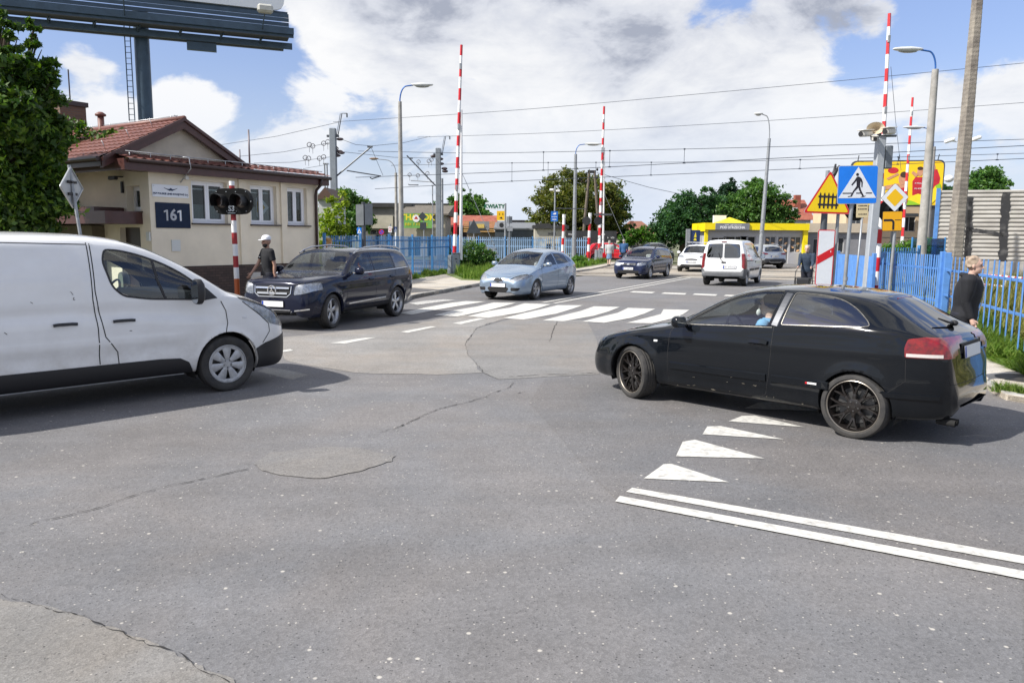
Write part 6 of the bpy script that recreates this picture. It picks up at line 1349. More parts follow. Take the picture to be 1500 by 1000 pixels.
def right_signs():
    Y1=14.4; red=mat('sign_red',(.62,.008,.015),.35,nscale=10,namt=.08); yel=mat('sign_yellow',(.86,.60,.003),.4,nscale=8,namt=.05); blk=mat('sign_black',(.012,.01,.018),.4); wh=mat('sign_white_film',(.76,.79,.82),.35,nscale=8,namt=.06); bl=mat('sign_blue',(.004,.20,.80),.35,nscale=8,namt=.08); amb=mat('sign_amber_plate',(.85,.42,.002),.4,nscale=8,namt=.06); alu=mat('sign_edge',(.5,.53,.57),.4,.5)
    # crossing warning triangle with marker board below
    b=at(1208,348,Y1); b.z=0; t=thing('level_crossing_warning_sign','yellow triangle with black gate symbol and red edge above a red-striped white marker board','sign',tuple(b))
    tp=at(1211,256,Y1); mb=MB(); mb.tube([(-.04,.06,0),(-.0,.06,tp.z-.2)],.055,12); mb.build('post',m_dpost,t,True,60); mb=MB(); mb.tube([(.22,.10,0),(.26,.10,2.1),(.27,.10,2.9)],.03,10); mb.build('post',m_gp,t,True,60)
    c=Vector(at(1212.5,292,Y1)-b); f=facing(c+Vector((0,-.02,0)),3,-1.3); s=.455
    tri=lambda k:[(-s*k,-.262*k),(s*k,-.262*k),(0,.526*k)]
    mb=MB(); mb.prism(roundpoly(tri(1.0),.07,5),0,.006,3,f); mb.prism(roundpoly(tri(.985),.065,5),.0065,.008,0,f); mb.prism(roundpoly(tri(.87),.045,5),.0085,.010,1,f)
    for k in range(5):
        x=-.155+k*.078; mb.prism([(x-.016,-.17),(x+.016,-.17),(x+.016,.085-.0*k),(x,.125),(x-.016,.085)],.0105,.012,2,f)
    for y in(.045,-.10): mb.prism([(-.192,y-.017),(.192,y-.017),(.192,y+.017),(-.192,y+.017)],.0125,.014,2,f)
    mb.build('panel',[red,yel,blk,alu],t)
    c=Vector(at(1211,400,Y1)-b); hh=c.z; z1=at(1211,336.5,Y1).z; z0=z1-1.08; f=facing(Vector((.015,-.03,(z0+z1)/2)),3,-.5); h2=(z1-z0)/2; w=.165
    mb=MB(); mb.prism(rrect(2*w,2*h2,.03,3),0,.006,3,f); mb.prism(rrect(2*w-.004,2*h2-.004,.03,3),.0065,.008,0,f); mb.prism(rrect(2*w-.04,2*h2-.04,.01,2),.0085,.010,4,f); mb.prism([(-w+.02,-.10),(w-.02,.07),(w-.02,.225),(-w+.02,.055)],.0105,.012,0,f); mb.prism([(.09,.13),(.10,.125),(.105,.155),(.09,.16)],.0125,.013,4,f)
    mb.build('marker_board',[red,yel,blk,alu,wh],t)
    # pedestrian crossing sign
    Y2=11.7; b=at(1244,348,Y2); b.z=0; t=thing('pedestrian_crossing_sign','square blue pedestrian crossing sign with walking figure in a white triangle','sign',tuple(b))
    mb=MB(); mb.tube([(-.02,.04,0),(.0,.04,1.6),(.03,.04,at(1252,262,Y2).z)],.028,12); mb.tube([(.0,.04,1.30),(.001,.04,1.36)],.034,12); mb.build('post',m_gp,t,True,60)
    c=at(1256,270.8,Y2)-b; f=facing(Vector((c.x,.0,c.z)),2,1.2); q=.295
    mb=MB(); mb.prism(rrect(.602,.56,.03,4),0,.008,3,f); mb.prism(rrect(.585,.545,.025,4),.0085,.010,0,f)
    mb.prism([(-.285,-.195),(.285,-.195),(0,.262)],.0105,.012,1,f)
    P=lambda pts,z=.0125:mb.prism(pts,z,z+.0015,2,f)
    P([(-.225,-.13),(-.08,-.13),(-.08,-.115),(-.225,-.115)]); P([(-.02,-.13),(.05,-.13),(.05,-.115),(-.02,-.115)]); P([(.125,-.13),(.22,-.13),(.22,-.115),(.125,-.115)])
    P([(-.012+.022*math.cos(a),.150+.022*math.sin(a)) for a in np.linspace(0,6.28,12,endpoint=False)],.0128)
    P([(-.005,.122),(.028,.112),(.055,.085),(.072,.04),(.070,-.035),(.056,-.038),(.052,.03),(.038,.055),(.034,-.02),(.05,-.075),(.10,-.165),(.128,-.160),(.105,-.178),(.045,-.185),(.075,-.17),(.02,-.075),(.012,-.04),(-.05,-.10),(-.085,-.172),(-.145,-.176),(-.14,-.166),(-.105,-.162),(-.068,-.09),(-.018,-.02),(-.022,.06),(-.03,.05),(-.085,-.012),(-.10,0),(-.048,.068),(-.028,.105)])
    mb.build('panel',[bl,wh,blk,alu],t)
    # priority diamond and yellow plate on a grey tube
    Y3=15.8; b=at(1311,348,Y3); b.z=0; t=thing('priority_sign','yellow and white diamond priority sign above a yellow road-layout plate','sign',tuple(b))
    mb=MB(); mb.tube([(-.04,.04,0),(0,.04,1.7),(.02,.04,at(1313,290,Y3).z)],.03,12); mb.build('post',m_gp,t,True,60)
    c=at(1310.5,289.5,Y3)-b; f=facing(Vector((c.x,-.005,c.z)),2,3); q=.288
    dm=lambda k:roundpoly([(0,-q*k),(q*k,0),(0,q*k),(-q*k,0)],.03*k)
    mb=MB(); mb.prism(dm(1.0),0,.006,2,f); mb.prism(dm(.975),.0065,.008,1,f); mb.prism(dm(.62),.0085,.010,0,f); mb.build('panel',[mat('sign_yellow_deep',(.85,.50,.002),.4),wh,blk],t)
    c=at(1306.8,324,Y3)-b; f=facing(Vector((c.x,.0,c.z)),2,1.5)
    mb=MB(); mb.prism(rrect(.41,.395,.02,3),0,.006,1,f); mb.prism(rrect(.395,.38,.018,3),.0065,.008,0,f); 
    path=[(-.18,.02),(-.03,.02)]+[(-.03+.055*math.sin(a),-.035+.055*math.cos(a)) for a in np.linspace(.2,math.pi/2,5)]+[(.025,-.175)]
    vv=[];w=.022
    for i,p in enumerate(path):
        a=Vector(path[max(0,i-1)]);c2=Vector(path[min(len(path)-1,i+1)]); tt=(c2-a).normalized(); nn=Vector((-tt.y,tt.x)); vv+=[f(p[0]+nn.x*w,p[1]+nn.y*w,.0095),f(p[0]-nn.x*w,p[1]-nn.y*w,.0095)]
    mb.add(vv,[(2*i,2*i+1,2*i+3,2*i+2) for i in range(len(path)-1)],1); mb.prism([(.05,.015),(.175,.015),(.175,.03),(.05,.03)],.0085,.0095,1,f)
    mb.build('layout_plate',[amb,blk],t)
    # camera and horn mast
    Y4=19.5; b=at(1274,348,Y4); b.z=0; t=thing('camera_mast','square grey steel mast carrying a beige horn loudspeaker and three cameras','mast',tuple(b)); top=at(1284,200,Y4)-b
    mb=MB(); mb.box((.06,0,top.z/2),(.20,.20,top.z),0,rot=Matrix.Rotation(R(1.2),3,'Y'),bev=.02); mb.build('pole',mat('mast_grey',(.40,.43,.46),.5,.2,nscale=4,namt=.12),t)
    def cam_box(p,yaw,pitch=-6,s=1):
        mb=MB(); rot=Matrix.Rotation(R(yaw),3,'Z')@Matrix.Rotation(R(-pitch),3,'X'); mb.box(p,(.15*s,.42*s,.14*s),0,rot=rot,bev=.03); mb.box(Vector(p)+rot@Vector((0,.0,.085*s)),(.18*s,.48*s,.02),0,rot=rot,bev=.008); mb.tube([Vector(p)+rot@Vector((0,-.21*s,0)),Vector(p)+rot@Vector((0,-.235*s,0))],.055*s,12,1); mb.build('camera',[mat('camera_cream',(.62,.60,.54),.45,nscale=8,namt=.1),m_black],t)
    q=at(1265,197,Y4)-b; cam_box((q.x,-.12,q.z),-55); q=at(1299,193.5,Y4)-b; cam_box((q.x,-.12,q.z),-50,-6,1.05); q=at(1276,204.5,Y4)-b; cam_box((q.x,-.15,q.z),-15,-10,.8)
    mb=MB(); q=at(1281,190,Y4)-b; rot=Matrix.Rotation(R(-25),3,'Z')@Matrix.Rotation(R(90),3,'X'); mb.lathe([(.03,-.30),(.05,-.22),(.08,-.1),(.13,.0),(.20,.06),(.205,.07),(.19,.06),(.12,-.01),(.06,-.1),(0,-.12)],(q.x,-.05,q.z+.02),20,0,rot@Matrix.Scale(.72,3,Vector((0,1,0)))); mb.tube([(q.x+.05,.1,q.z-.02),(q.x+.10,.28,q.z)],.07,10); mb.build('horn_loudspeaker',mat('horn_beige',(.55,.46,.33),.45,nscale=8,namt=.1),t,True,50)
    mb=MB(); mb.tube([(-.15,0,top.z),(.48,0,top.z+.02)],.03,8); mb.tube([(.06,0,top.z-.1),(.06,0,top.z+.12)],.05,8); mb.box((.30,.0,top.z-.50),(.18,.2,.55),0,bev=.02); mb.build('bracket',mat('mast_bracket',(.16,.18,.20),.5,.4),t)
    # twin crossing lights behind the signs
    Y5=20.5; b=at(1288,348,Y5); b.z=0; t=thing('level_crossing_signal','twin round black crossing lights half hidden behind the blue crossing sign','traffic signal',tuple(b))
    stripes((0,0,0),(.0,0,3.3),.065,9,[m_white,m_red],'post',t,square=False)
    for (px,py) in((1252,306),(1302,309)):
        c=at(px,py,Y5)-b; f=facing(Vector((c.x,-.1,c.z)),-5); mb=MB(); mb.prism([(.31*math.cos(a),.31*math.sin(a)) for a in np.linspace(0,6.28,24,endpoint=False)],-.04,0,0,f); rot=(f(0,0,1)-f(0,0,0)).to_track_quat('Z','Y').to_matrix(); mb.lathe([(.17,0),(.17,.3),(.16,.3),(.16,0)],f(0,0,0),18,0,rot); mb.build('signal_head',mat('signal_black',(.006,.0065,.007),.5,spec=.12),t,True,40)
    c=at(1277,308,Y5)-b; mb=MB(); mb.box((0,0,c.z),(.95,.06,.06),0); mb.build('cross_bar',m_dpost,t)
    # cream timetable plate
    Y6=17; b=at(1262,348,Y6); b.z=0; t=thing('notice_sign','small cream information plate on a thin tube under the blue crossing sign','sign',tuple(b))
    mb=MB(); mb.tube([(-.08,.02,0),(0,.02,2.6)],.022,8); mb.build('post',m_gp,t,True); c=at(1263,305,Y6)-b; f=facing(Vector((c.x,0,c.z)),4,1.5); mb=MB(); mb.prism(rrect(.26,.40,.01,2),0,.006,0,f)
    for k,(wd,y) in enumerate(((.10,.12),(.18,.05),(.2,-.02),(.17,-.13))):
        rr=random.Random(k)
        x=-wd/2
        while x<wd/2: q=rr.uniform(.012,.028); mb.prism([(x,y-.012),(x+q,y-.012),(x+q,y+.012),(x,y+.012)],.0065,.0075,1,f); x+=q+rr.uniform(.006,.012)
    mb.build('panel',[mat('cream_plate',(.70,.58,.34),.5),blk],t)
    # small signal machine mast behind the triangle
    b=at(1209,348,24); b.z=0; t=thing('signal_mast','slim white mast with small dark sirens just behind the yellow triangle','mast',tuple(b)); tp=at(1207,250,24)-b
    mb=MB(); mb.tube([(0,0,0),(-.05,0,tp.z)],.06,10); mb.build('pole',m_gp,t,True,60); mb=MB(); mb.tube([(-.05,0,tp.z-.3),(.15,0,tp.z-.1),(.30,0,tp.z+.15)],[.05,.07,.03],8); mb.tube([(.1,0,tp.z-.3),(.2,.05,tp.z+.2)],[.07,.03],8); mb.build('siren',m_black,t,True)
def small_signs():
    rd=mat('sign_red',(.62,.008,.015),.35); blm=mat('no_waiting_blue',(.02,.08,.55),.4); bk=mat('sign_back_grey',(.20,.22,.24),.5,.4,nscale=6,namt=.2); dkb=mat('sign_back_dark',(.06,.07,.08),.5,.4,nscale=6,namt=.2)
    def post(px,Y,ytop,name,label,cat='sign',r=.035,m=m_gp,lean=0):
        b=at(px,348,Y); b.z=0; t=thing(name,label,cat,tuple(b)); z=at(px,ytop,Y).z; mb=MB(); mb.tube([(0,0,0),(lean,0,z)],r,8); mb.build('post',m,t,True,60); return t,b
    def pan(t,b,px,py,Y,shape,m,yaw=0,name='panel',w=-.05,th=.006,extra=None):
        c=at(px,py,Y)-b; f=facing(Vector((c.x,w,c.z)),yaw); mb=MB(); mb.prism(shape,0,th,0,f)
        ms=[m]
        if extra:
            for k,(sh,mm) in enumerate(extra): ms.append(mm); mb.prism(sh,th+.0005+.002*k,th+.002+.002*k,k+1,f)
        mb.build(name,ms,t)
    t,b=post(533,27,296,'direction_sign','pair of large grey sign backs on one post above the left blue fence',r=.07,m=m_dpost)
    pan(t,b,526.5,318,27,rrect(.28+.02,.66,.02),bk) if 0 else None
    c1=at(527,315,27); w1=.30
    pan(t,b,527.5,315,27,rrect(.30,.72,.03),bk,-20); pan(t,b,540.5,314,27,rrect(.27,.72,.03),bk,20)
    t,b=post(559,44,336,'no_waiting_sign','round red and blue no-waiting sign behind the left blue fence')
    pan(t,b,559,340,44,[(.15*math.cos(a),.15*math.sin(a)) for a in np.linspace(0,6.28,20,endpoint=False)],rd,0,extra=[([(.115*math.cos(a),.115*math.sin(a)) for a in np.linspace(0,6.28,20,endpoint=False)],blm),([(-.10,.07),(-.07,.10),(.10,-.07),(.07,-.10)],rd)])
    t,b=post(572,44,328,'parking_sign','white plate with ring over a small blue plate behind the left fence')
    pan(t,b,571.5,336,44,rrect(.20,.34,.01),m_white,0,extra=[([(.07*math.cos(a),.11*math.sin(a)) for a in np.linspace(0,6.28,16,endpoint=False)],rd),([(.045*math.cos(a),.085*math.sin(a)) for a in np.linspace(0,6.28,16,endpoint=False)],m_white)])
    pan(t,b,571.5,349,44,rrect(.17,.22,.01),blm,0,name='blue_plate',extra=[([(-.02,-.07),(.02,-.07),(.02,.07),(-.02,.07)],m_white)])
    t,b=post(526,42,332,'pedestrian_crossing_sign','tiny blue crossing sign partly behind the grey sign backs at left')
    pan(t,b,526.5,338,42,rrect(.24,.34,.01),mat('sign_blue',(.004,.20,.80),.35),0,extra=[([(-.1,-.13),(.1,-.13),(0,.13)],m_white),([(-.02,-.10),(.03,-.10),(0,.04)],m_seam)])
    t,b=post(580,40,336,'pedestrian_crossing_sign','dark-edged blue crossing sign on a white post left of the tall concrete lamp',r=.05,m=m_white)
    pan(t,b,579.5,336,40,rrect(.17,.26,.01),mat('sign_blue_deep',(.01,.06,.25),.35),30,extra=[([(-.07,-.1),(.07,-.1),(0,.1)],m_white)])
    t,b=post(621,48,312,'priority_sign','dark backs of a diamond and a square sign in front of the green banner')
    q=.27; pan(t,b,619,317,48,[(0,-q),(q,0),(0,q),(-q,0)],dkb); pan(t,b,620,331,48,rrect(.40,.44,.02),dkb,0,name='plate_back')
    t,b=post(694,50,322,'warning_sign','dark back of a triangular sign in front of the snack bar with slatted ends'); pan(t,b,694,333,50,[(-.48,-.38),(.48,-.38),(0,.50)],dkb)
    t,b=post(746,52,316,'direction_sign','two grey sign backs on a post before the dark grey shed'); pan(t,b,744,322,52,rrect(.18,.44,.02),bk,-20); pan(t,b,748.5,322,52,rrect(.18,.44,.02),bk,20); pan(t,b,747,335,52,rrect(.36,.32,.02),m_gp,0,name='lower_plate')
    t,b=post(812,58,272,'bus_stop_sign','tall slim pole with blue information plate and small cameras on top',r=.06)
    pan(t,b,812,317,58,rrect(.52,.74,.03),mat('info_blue',(.01,.13,.50),.4),0,extra=[([(-.2,-.05),(.2,-.05),(.2,-.02),(-.2,-.02)],m_white),([(-.12,.14),(.12,.14),(.12,.28),(-.05,.24)],m_white),([(-.16,-.25),(.16,-.25),(.16,-.20),(-.16,-.20)],m_white)])
    mb=MB(); z=at(812,278,58).z; mb.box((-.25,0,z),(.3,.2,.16),0,bev=.03); mb.box((.22,0,z-.08),(.3,.2,.14),0,bev=.03); mb.build('camera',m_white,t)
def posts_far():
    w=mat('signal_white',(.78,.79,.80),.5,nscale=10,namt=.08)
    for (px,Y,yt,lab,h) in((824,56,314,'white-capped red and white striped post behind the light blue car',0),(862,55,312,'red and white signal post with dark twin lamps left of the middle barrier',1)):
        b=at(px,348,Y); b.z=0; t=thing('level_crossing_signal',lab,'traffic signal',tuple(b)); z=at(px,yt,Y).z
        stripes((0,0,0),(.08,0,z-.25),.10,7,[m_red,w],'post',t,red_first=False,square=False); mb=MB(); mb.tube([(.08,0,z-.25),(.085,0,z)],.12,12); mb.build('cap',w,t,True,40)
        if h:
            for s in(-1,1):
                mb=MB(); c=Vector((s*.42+.25,-.08,z-.55)); f=facing(c,10*s); mb.prism([(.30*math.cos(a),.30*math.sin(a)) for a in np.linspace(0,6.28,18,endpoint=False)],-.05,0,0,f); mb.build('signal_head',m_black,t)
            mb=MB(); mb.tube([(-2.3,0,z+.3),(-.2,0,z+.28)],.03,6); mb.box((1.0,0,z-.1),(1.2,.3,.12),0); mb.build('cross_bar',m_dpost,t)
    b=at(876,348,70); b.z=0; t=thing('utility_pole','pair of leaning wooden poles joined at the top in front of the round tree','pole',tuple(b))
    tp=at(865,250,70)-b
    for px in(852,881):
        q=at(px,352,70)-b; mb=MB(); mb.tube([(q.x,0,0),(tp.x+(.35 if px>860 else -.1),0,tp.z)],[.16,.11],8); mb.build('pole',mat('weathered_wood',(.17,.14,.11),.9,nscale=5,namt=.4),t,True,60)
    mb=MB(); mb.box((tp.x+.1,0,tp.z-.1),(.7,.2,.25),0)
    for k in range(6): mb.ball((tp.x+.1+(-.45 if k%2 else .5),0,tp.z+.1-k*.35),(.1,.1,.14),0,5)
    mb.build('insulators',m_black,t)
def fence(name,label,P,Q,H,m,post_m,sp=.13,posts=2,rails=(.28,.80),pw=.035,th=.03,step=0,cat='fence',group=None,pick_over=.12,postw=.09,ins=()):
    P=Vector((*P,0));Q=Vector((*Q,0)); d=(Q-P); L=d.length; d.normalize(); rz=math.atan2(d.y,d.x); t=thing(name,label,cat,tuple(P),0,group)
    n=int(L/sp); pk=[]
    nb=0
    proto=None; rnd=random.Random(int(L*10))
    mb=MB(); mb.box((0,0,0),(pw,th*.6,H-.12),0,bev=.006); proto_me=None
    for k in range(n):
        x=d*(sp*(k+.5))
        if any(abs(sp*(k+.5)-L*i/posts)<sp*.6 for i in range(posts+1)): continue
        if nb>=96: pk.append(x); continue
        if proto_me is None: o=mb.build('picket',m,t); proto_me=o.data
        else: o=bpy.data.objects.new('picket',proto_me); link(o,t)
        o.location=(x.x,x.y,(H-.12)/2+.10+rnd.uniform(-.006,.006)); o.rotation_euler=(rnd.gauss(0,.008),rnd.gauss(0,.008),rz); nb+=1
    if pk:
        m2=MB()
        for x in pk: m2.box((x.x,x.y,(H-.12)/2+.10),(pw,th*.6,H-.12),0,rz=rz)
        o=m2.build('picket_rows',m,t); o['kind']='stuff'
    nn=Vector((-d.y,d.x,0))
    for r_ in rails:
        mb=MB(); c=d*L/2+nn*(th*.55); mb.box((c.x,c.y,H*r_),(L,th*.5,.055),0,rz=rz,bev=.006); mb.build('rail',m,t)
    for i in range(posts+1):
        c=d*(L*i/posts)+nn*.03; mb=MB(); mb.box((c.x,c.y,H/2+.02),(postw,postw,H+.08),0,rz=rz,bev=.008); mb.build('post',post_m,t)
    return t
def fences():
    fence('steel_fence','blue picket fence running away from the gatehouse corner behind the dark blue car',(-6.1,25.3),(-3.38,41.3),1.95,m_fence2,m_fence2,.15,5,rails=(.72,.90,.12),pw=.045)
    fence('steel_fence','short blue fence return beside the grey barrier cabinet',(-3.3,41.4),(-2.75,39.3),1.95,m_fence2,m_fence2,.13,1,rails=(.72,.90),pw=.05)
    fence('steel_fence','pale blue fence across the tracks in front of the low dark sheds',(-5.0,64.6),(5.95,61.0),1.95,m_fence3,m_fence2,.17,5,rails=(.62,.88),pw=.06)
    # right side
    a=gp(1385,478);
    fence('steel_fence','light blue picket fence behind the black car, from the thick post to the right edge',(9.95,17.5),(6.9,8.6),1.56,m_fence,m_fence,.175,1,rails=(.50,.84),pw=.04,postw=.15) if 0 else None
    p0=at(1384,400,17.0); p1=at(1500,400,12.4); dd=(p1-p0); p2=p0+dd*1.7
    fence('steel_fence','light blue picket fence behind the black car from the thick post to the right edge',(p0.x,p0.y),(p2.x,p2.y),1.60,m_fence,m_fence,.31,1,rails=(.46,.80),pw=.045,postw=.13)
    q0=at(1279,400,21.5)
    fence('steel_fence','light blue picket fence between the solid blue panel and the thick fence post',(q0.x,q0.y),(p0.x-.05,p0.y+.1),1.62,m_fence,m_fence,.125,1,rails=(.36,.80),pw=.05,postw=.10)
    r0=at(1284,400,24.5); r1=at(1345,400,26)
    fence('steel_fence','darker blue railings in a second row behind the light blue fence',(r0.x,r0.y),(r1.x,r1.y),1.70,m_fence2,m_fence2,.16,1,rails=(.9,.3),pw=.06)
    # fence seen nearly end on: sheet clad run
    u0=at(1226,400,22.5); u1=at(1279,400,19.0); t=thing('panel_fence','solid light blue corrugated fence panel behind the red-striped marker board','fence',(u0.x,u0.y,0))
    d=Vector((u1.x-u0.x,u1.y-u0.y,0)); L=d.length; d.normalize(); nn=Vector((-d.y,d.x,0)); v=[];n=96
    for k in range(n+1):
        s=L*k/n; o=nn*(.02*(1 if (k//2)%2 else -1)); p=d*s+o; v+=[(p.x,p.y,.08),(p.x,p.y,1.52)]
    o=mesh_obj('sheet',v,[(2*k,2*k+2,2*k+3,2*k+1) for k in range(n)],m_fence,t)
    for s in(0,L): p=d*s; mb=MB(); mb.box((p.x,p.y,.8),(.09,.09,1.6),0,bev=.01); mb.build('post',m_fence,t)
    # tall blue post at the end of the noise wall and the noise wall itself
    e0=at(1371,330,38); dTn=dT.normalized(); t=thing('noise_barrier','tall beige corrugated noise barrier with large black paint marks at the right edge','wall',(e0.x,e0.y,0))
    zt=at(1371,279,38).z; L=24; base=.95
    prof=[];z=base+.0; k=0
    n=int((zt-z)/.19)
    for i in range(n):
        h=(zt-base)/n; a=base+i*h; prof+=[(0,a),(0,a+h*.35),(.05,a+h*.5),(.05,a+h*.85)]
    prof+=[(0,zt)]
    for seg in range(6):
        v=[];a=dTn*(seg*4+.06);b=dTn*(seg*4+3.94); nn=Vector((dTn.y,-dTn.x,0))
        for (o_,z) in prof: v+=[(a+nn*o_)+Vector((0,0,z)),(b+nn*o_)+Vector((0,0,z))]
        mesh_obj('panel',v,[(2*i,2*i+1,2*i+3,2*i+2) for i in range(len(prof)-1)],mat('beige_sheet',(.50,.48,.44),.55,nscale=.8,col2=(.36,.34,.31),stretch=(1,1,3)),t)
    for seg in range(7):
        c=dTn*seg*4; mb=MB(); mb.box((c.x,c.y,(zt+.1)/2),(.16,.16,zt+.1),0,rz=math.atan2(dTn.y,dTn.x)); mb.build('post',m_fence if seg==0 else mat('wall_post_grey',(.34,.35,.36),.5,.3),t)
    mb=MB(); c=dTn*12; mb.box((c.x,c.y,.5),(24,.12,.9),0,rz=math.atan2(dTn.y,dTn.x)); mb.build('plinth',m_conc,t)
    # sprayed strokes that form a large angular mark
    gm=mat('spray_black',(.03,.03,.032),.7,nscale=3,col2=(.16,.155,.15),stretch=(1,1,1),lo=.5,hi=.8)
    def onwall(px,py): 
        r=ray(px,py); nn=Vector((dTn.y,-dTn.x,0)); tt=((e0-Vector((0,0,CH))+nn*.053).dot(nn))/r.dot(nn); return Vector((0,0,CH))+r*tt-Vector((e0.x,e0.y,0))
    def stroke(a,b,w):
        mb=MB(); A=onwall(*a);B=onwall(*b); t_=(B-A).normalized(); nn=Vector((dTn.y,-dTn.x,0)); s=t_.cross(nn); rnd=random.Random(int(a[0])); n=26; v=[]
        for k in range(n+1):
            p=A.lerp(B,k/n); w1=w*(.5+rnd.uniform(-.12,.12)); w2=w*(.5+rnd.uniform(-.12,.12)); v+=[p+s*w1+nn*.004,p-s*w2+nn*.004]
        mb.add(v,[(2*k,2*k+1,2*k+3,2*k+2) for k in range(n)]); return mb.build('spray_mark',gm,t)
    stroke((1420,288),(1418,375),.30); stroke((1474,282),(1468,395),.36); stroke((1420,336),(1470,344),.18); stroke((1423,290),(1412,395),.16)
    # old lattice concrete pole at the right
    b=at(1400,348,18.3); b.z=0; tp=at(1434,-25,18.3)-b; t=thing('concrete_pole','thick rough concrete pole rising out of view behind the right fence','pole',tuple(b))
    mb=MB(); v=[];f=[];n=150; sec=[(-.17,-.12),(-.17,.12),(-.12,.17),(.12,.17),(.17,.12),(.17,-.12),(.12,-.17),(-.12,-.17)]
    for k in range(n+1):
        s=k/n; c=Vector((tp.x*s,0,tp.z*s)); w=(.88-.36*s)*(1+.035*(k%2)); 
        for (x,y) in sec: v.append(c+Vector((x*w,y*w,0)))
    for k in range(n):
        for q in range(8): f.append((k*8+q,k*8+(q+1)%8,(k+1)*8+(q+1)%8,(k+1)*8+q))
    mb.add(v,f); mb.build('shaft',mat('rough_concrete',(.30,.27,.225),.95,nscale=5,col2=(.17,.15,.13),bump=1,bscale=35),t)
    # red and white chain barrier boards beyond the fence
    p=at(1400,388,29); q=at(1520,400,24)
    for (z,lab) in((1.15,'upper'),(.55,'lower')):
        pass
    t=thing('guard_rail','red and white striped guard rail on the grass behind the right fence','guard rail',(p.x,p.y,0)); d=q-p; d.z=0
    stripes((0,0,.75),Vector((d.x,d.y,.75)),.035,26,[m_red,m_white],'rail',t,square=False); stripes((0,0,.42),Vector((d.x,d.y,.42)),.035,26,[m_white,m_red],'rail',t,square=False)
    for k in(0,.33,.66,1): mb=MB(); mb.tube([(d.x*k,d.y*k,0),(d.x*k,d.y*k,.8)],.04,8); mb.build('post',m_white,t)
    # loose concrete block
def wires():
    o0=Vector((-3,38.5,0)); wm=mat('wire_dark',(.03,.04,.06),.5,.3)
    def hit(px,py,off):
        c=o0+nT*off; r=ray(px,py); n=nT; tt=(c.x*n.x+c.y*n.y)/(r.x*n.x+r.y*n.y); return Vector((0,0,CH))+r*tt
    def wire(name,label,off,ppts,r,ext=18,sag=.0,group='overhead wires along the railway'):
        P=[hit(*p,off) for p in ppts]; a,b=P[0],P[-1]
        d=(b-a).normalized(); P=[a-d*1.0]+P[1:-1]+[b+d*ext] if len(P)>2 else [a,b+d*ext]
        Q=[];S_=[(p-a).dot(d) for p in P]
        pz=[(s,p.z) for s,p in zip(S_,P)]
        for s in np.linspace(S_[0],S_[-1],40): q=a+d*float(s); q.z=interp(pz,float(s)); Q.append(q)
        mb=MB(); mb.tube([q-Q[0] for q in Q],r,5); o=mb.build(name,wm,None,True); o.location=Q[0]; tag(o,label,'wire',group); return Q
    wire('feeder_wire','topmost single wire rising towards the upper right corner',10.4,[(508,177),(740,162.6),(1040,136.4),(1500,87.5)],.013)
    wire('feeder_wire','second wire from the top, from the right mast to the right edge',24,[(628,200),(740,197.2),(1040,182),(1500,144.7)],.015)
    C_=wire('catenary_wire','upper carrying wire of the nearer track, third from the top',13.5,[(544,221),(740,224),(1040,217.6),(1500,198.6)],.0165)
    E_=wire('contact_wire','lower contact wire of the nearer track hanging under its carrying wire',13.5,[(540,259),(740,252),(1040,237),(1500,212)],.020)
    D_=wire('catenary_wire','upper carrying wire of the farther track crossing behind the middle barrier',20.5,[(590,242),(740,239),(1040,237),(1500,220.7)],.0165)
    F_=wire('contact_wire','lowest contact wire, of the farther track',20.5,[(566,276),(740,266),(1040,253),(1500,233)],.020)
    for (U,Lo,off,xs,lab) in((C_,E_,13.5,(796,893,1002,1290),'nearer'),(D_,F_,20.5,(750,803,873,954,1172,1315,1460),'farther')):
        for px in xs:
            # find points on both wires over the same spot
            x0=hit(px,240,off).x; f=lambda W_:min(W_,key=lambda q:abs(q.x-x0))
            def zat(W_):
                for i in range(len(W_)-1):
                    if W_[i].x<=x0<=W_[i+1].x: t=(x0-W_[i].x)/(W_[i+1].x-W_[i].x); return W_[i].lerp(W_[i+1],t)
                return W_[-1]
            a=zat(U);b=zat(Lo); mb=MB(); mb.tube([Vector((0,0,0)),b-a],.014,4); mb.box(b-a,(.16,.06,.07),0); mb.box((0,0,0),(.10,.06,.08),0); o=mb.build('dropper',wm); o.location=a; tag(o,'thin vertical dropper joining the %s track\'s carrying and contact wires'%lab,'wire','droppers of the %s track'%lab)
    # left side: wires leading to the masts from the left and anchor wires
    def w3(label,p,Yp,q,Yq,r=.014): a=at(*p,Yp);b=at(*q,Yq); mb=MB(); mb.tube([Vector((0,0,0)),(b-a)*.5+Vector((0,0,-.15)),b-a],r,4); o=mb.build('anchor_wire',wm); o.location=a; tag(o,label,'wire','wires left of the masts')
    w3('wire from behind the gable to the top of the left mast',(325,212),60,(497,179),52)
    w3('upper insulated wire between roof mast and left mast',(352,229),56,(484,209),52); w3('lower insulated wire between roof mast and left mast',(372,239),56,(484,230),52)
    w3('faint wire over the flat roof ending at the left mast, lowest of four',(385,252),62,(486,240),52,.012); w3('faint wire crossing between the two masts at mid height',(497,222),52,(640,232),64.6,.014)
    w3('wire sloping from the left mast to the tip of its long bracket arm',(497,203),52,(544,214),53); w3('wire from the long bracket tip rising to the right mast top',(544,214),53,(630,200),64.6)
    w3('slack wire running down right behind the middle barrier to the far roofs',(874,253),70,(1014,288),84,.022); w3('thin line dropping from the tall right barrier boom',(1305,98),33.5,(1320,250),33,.010)
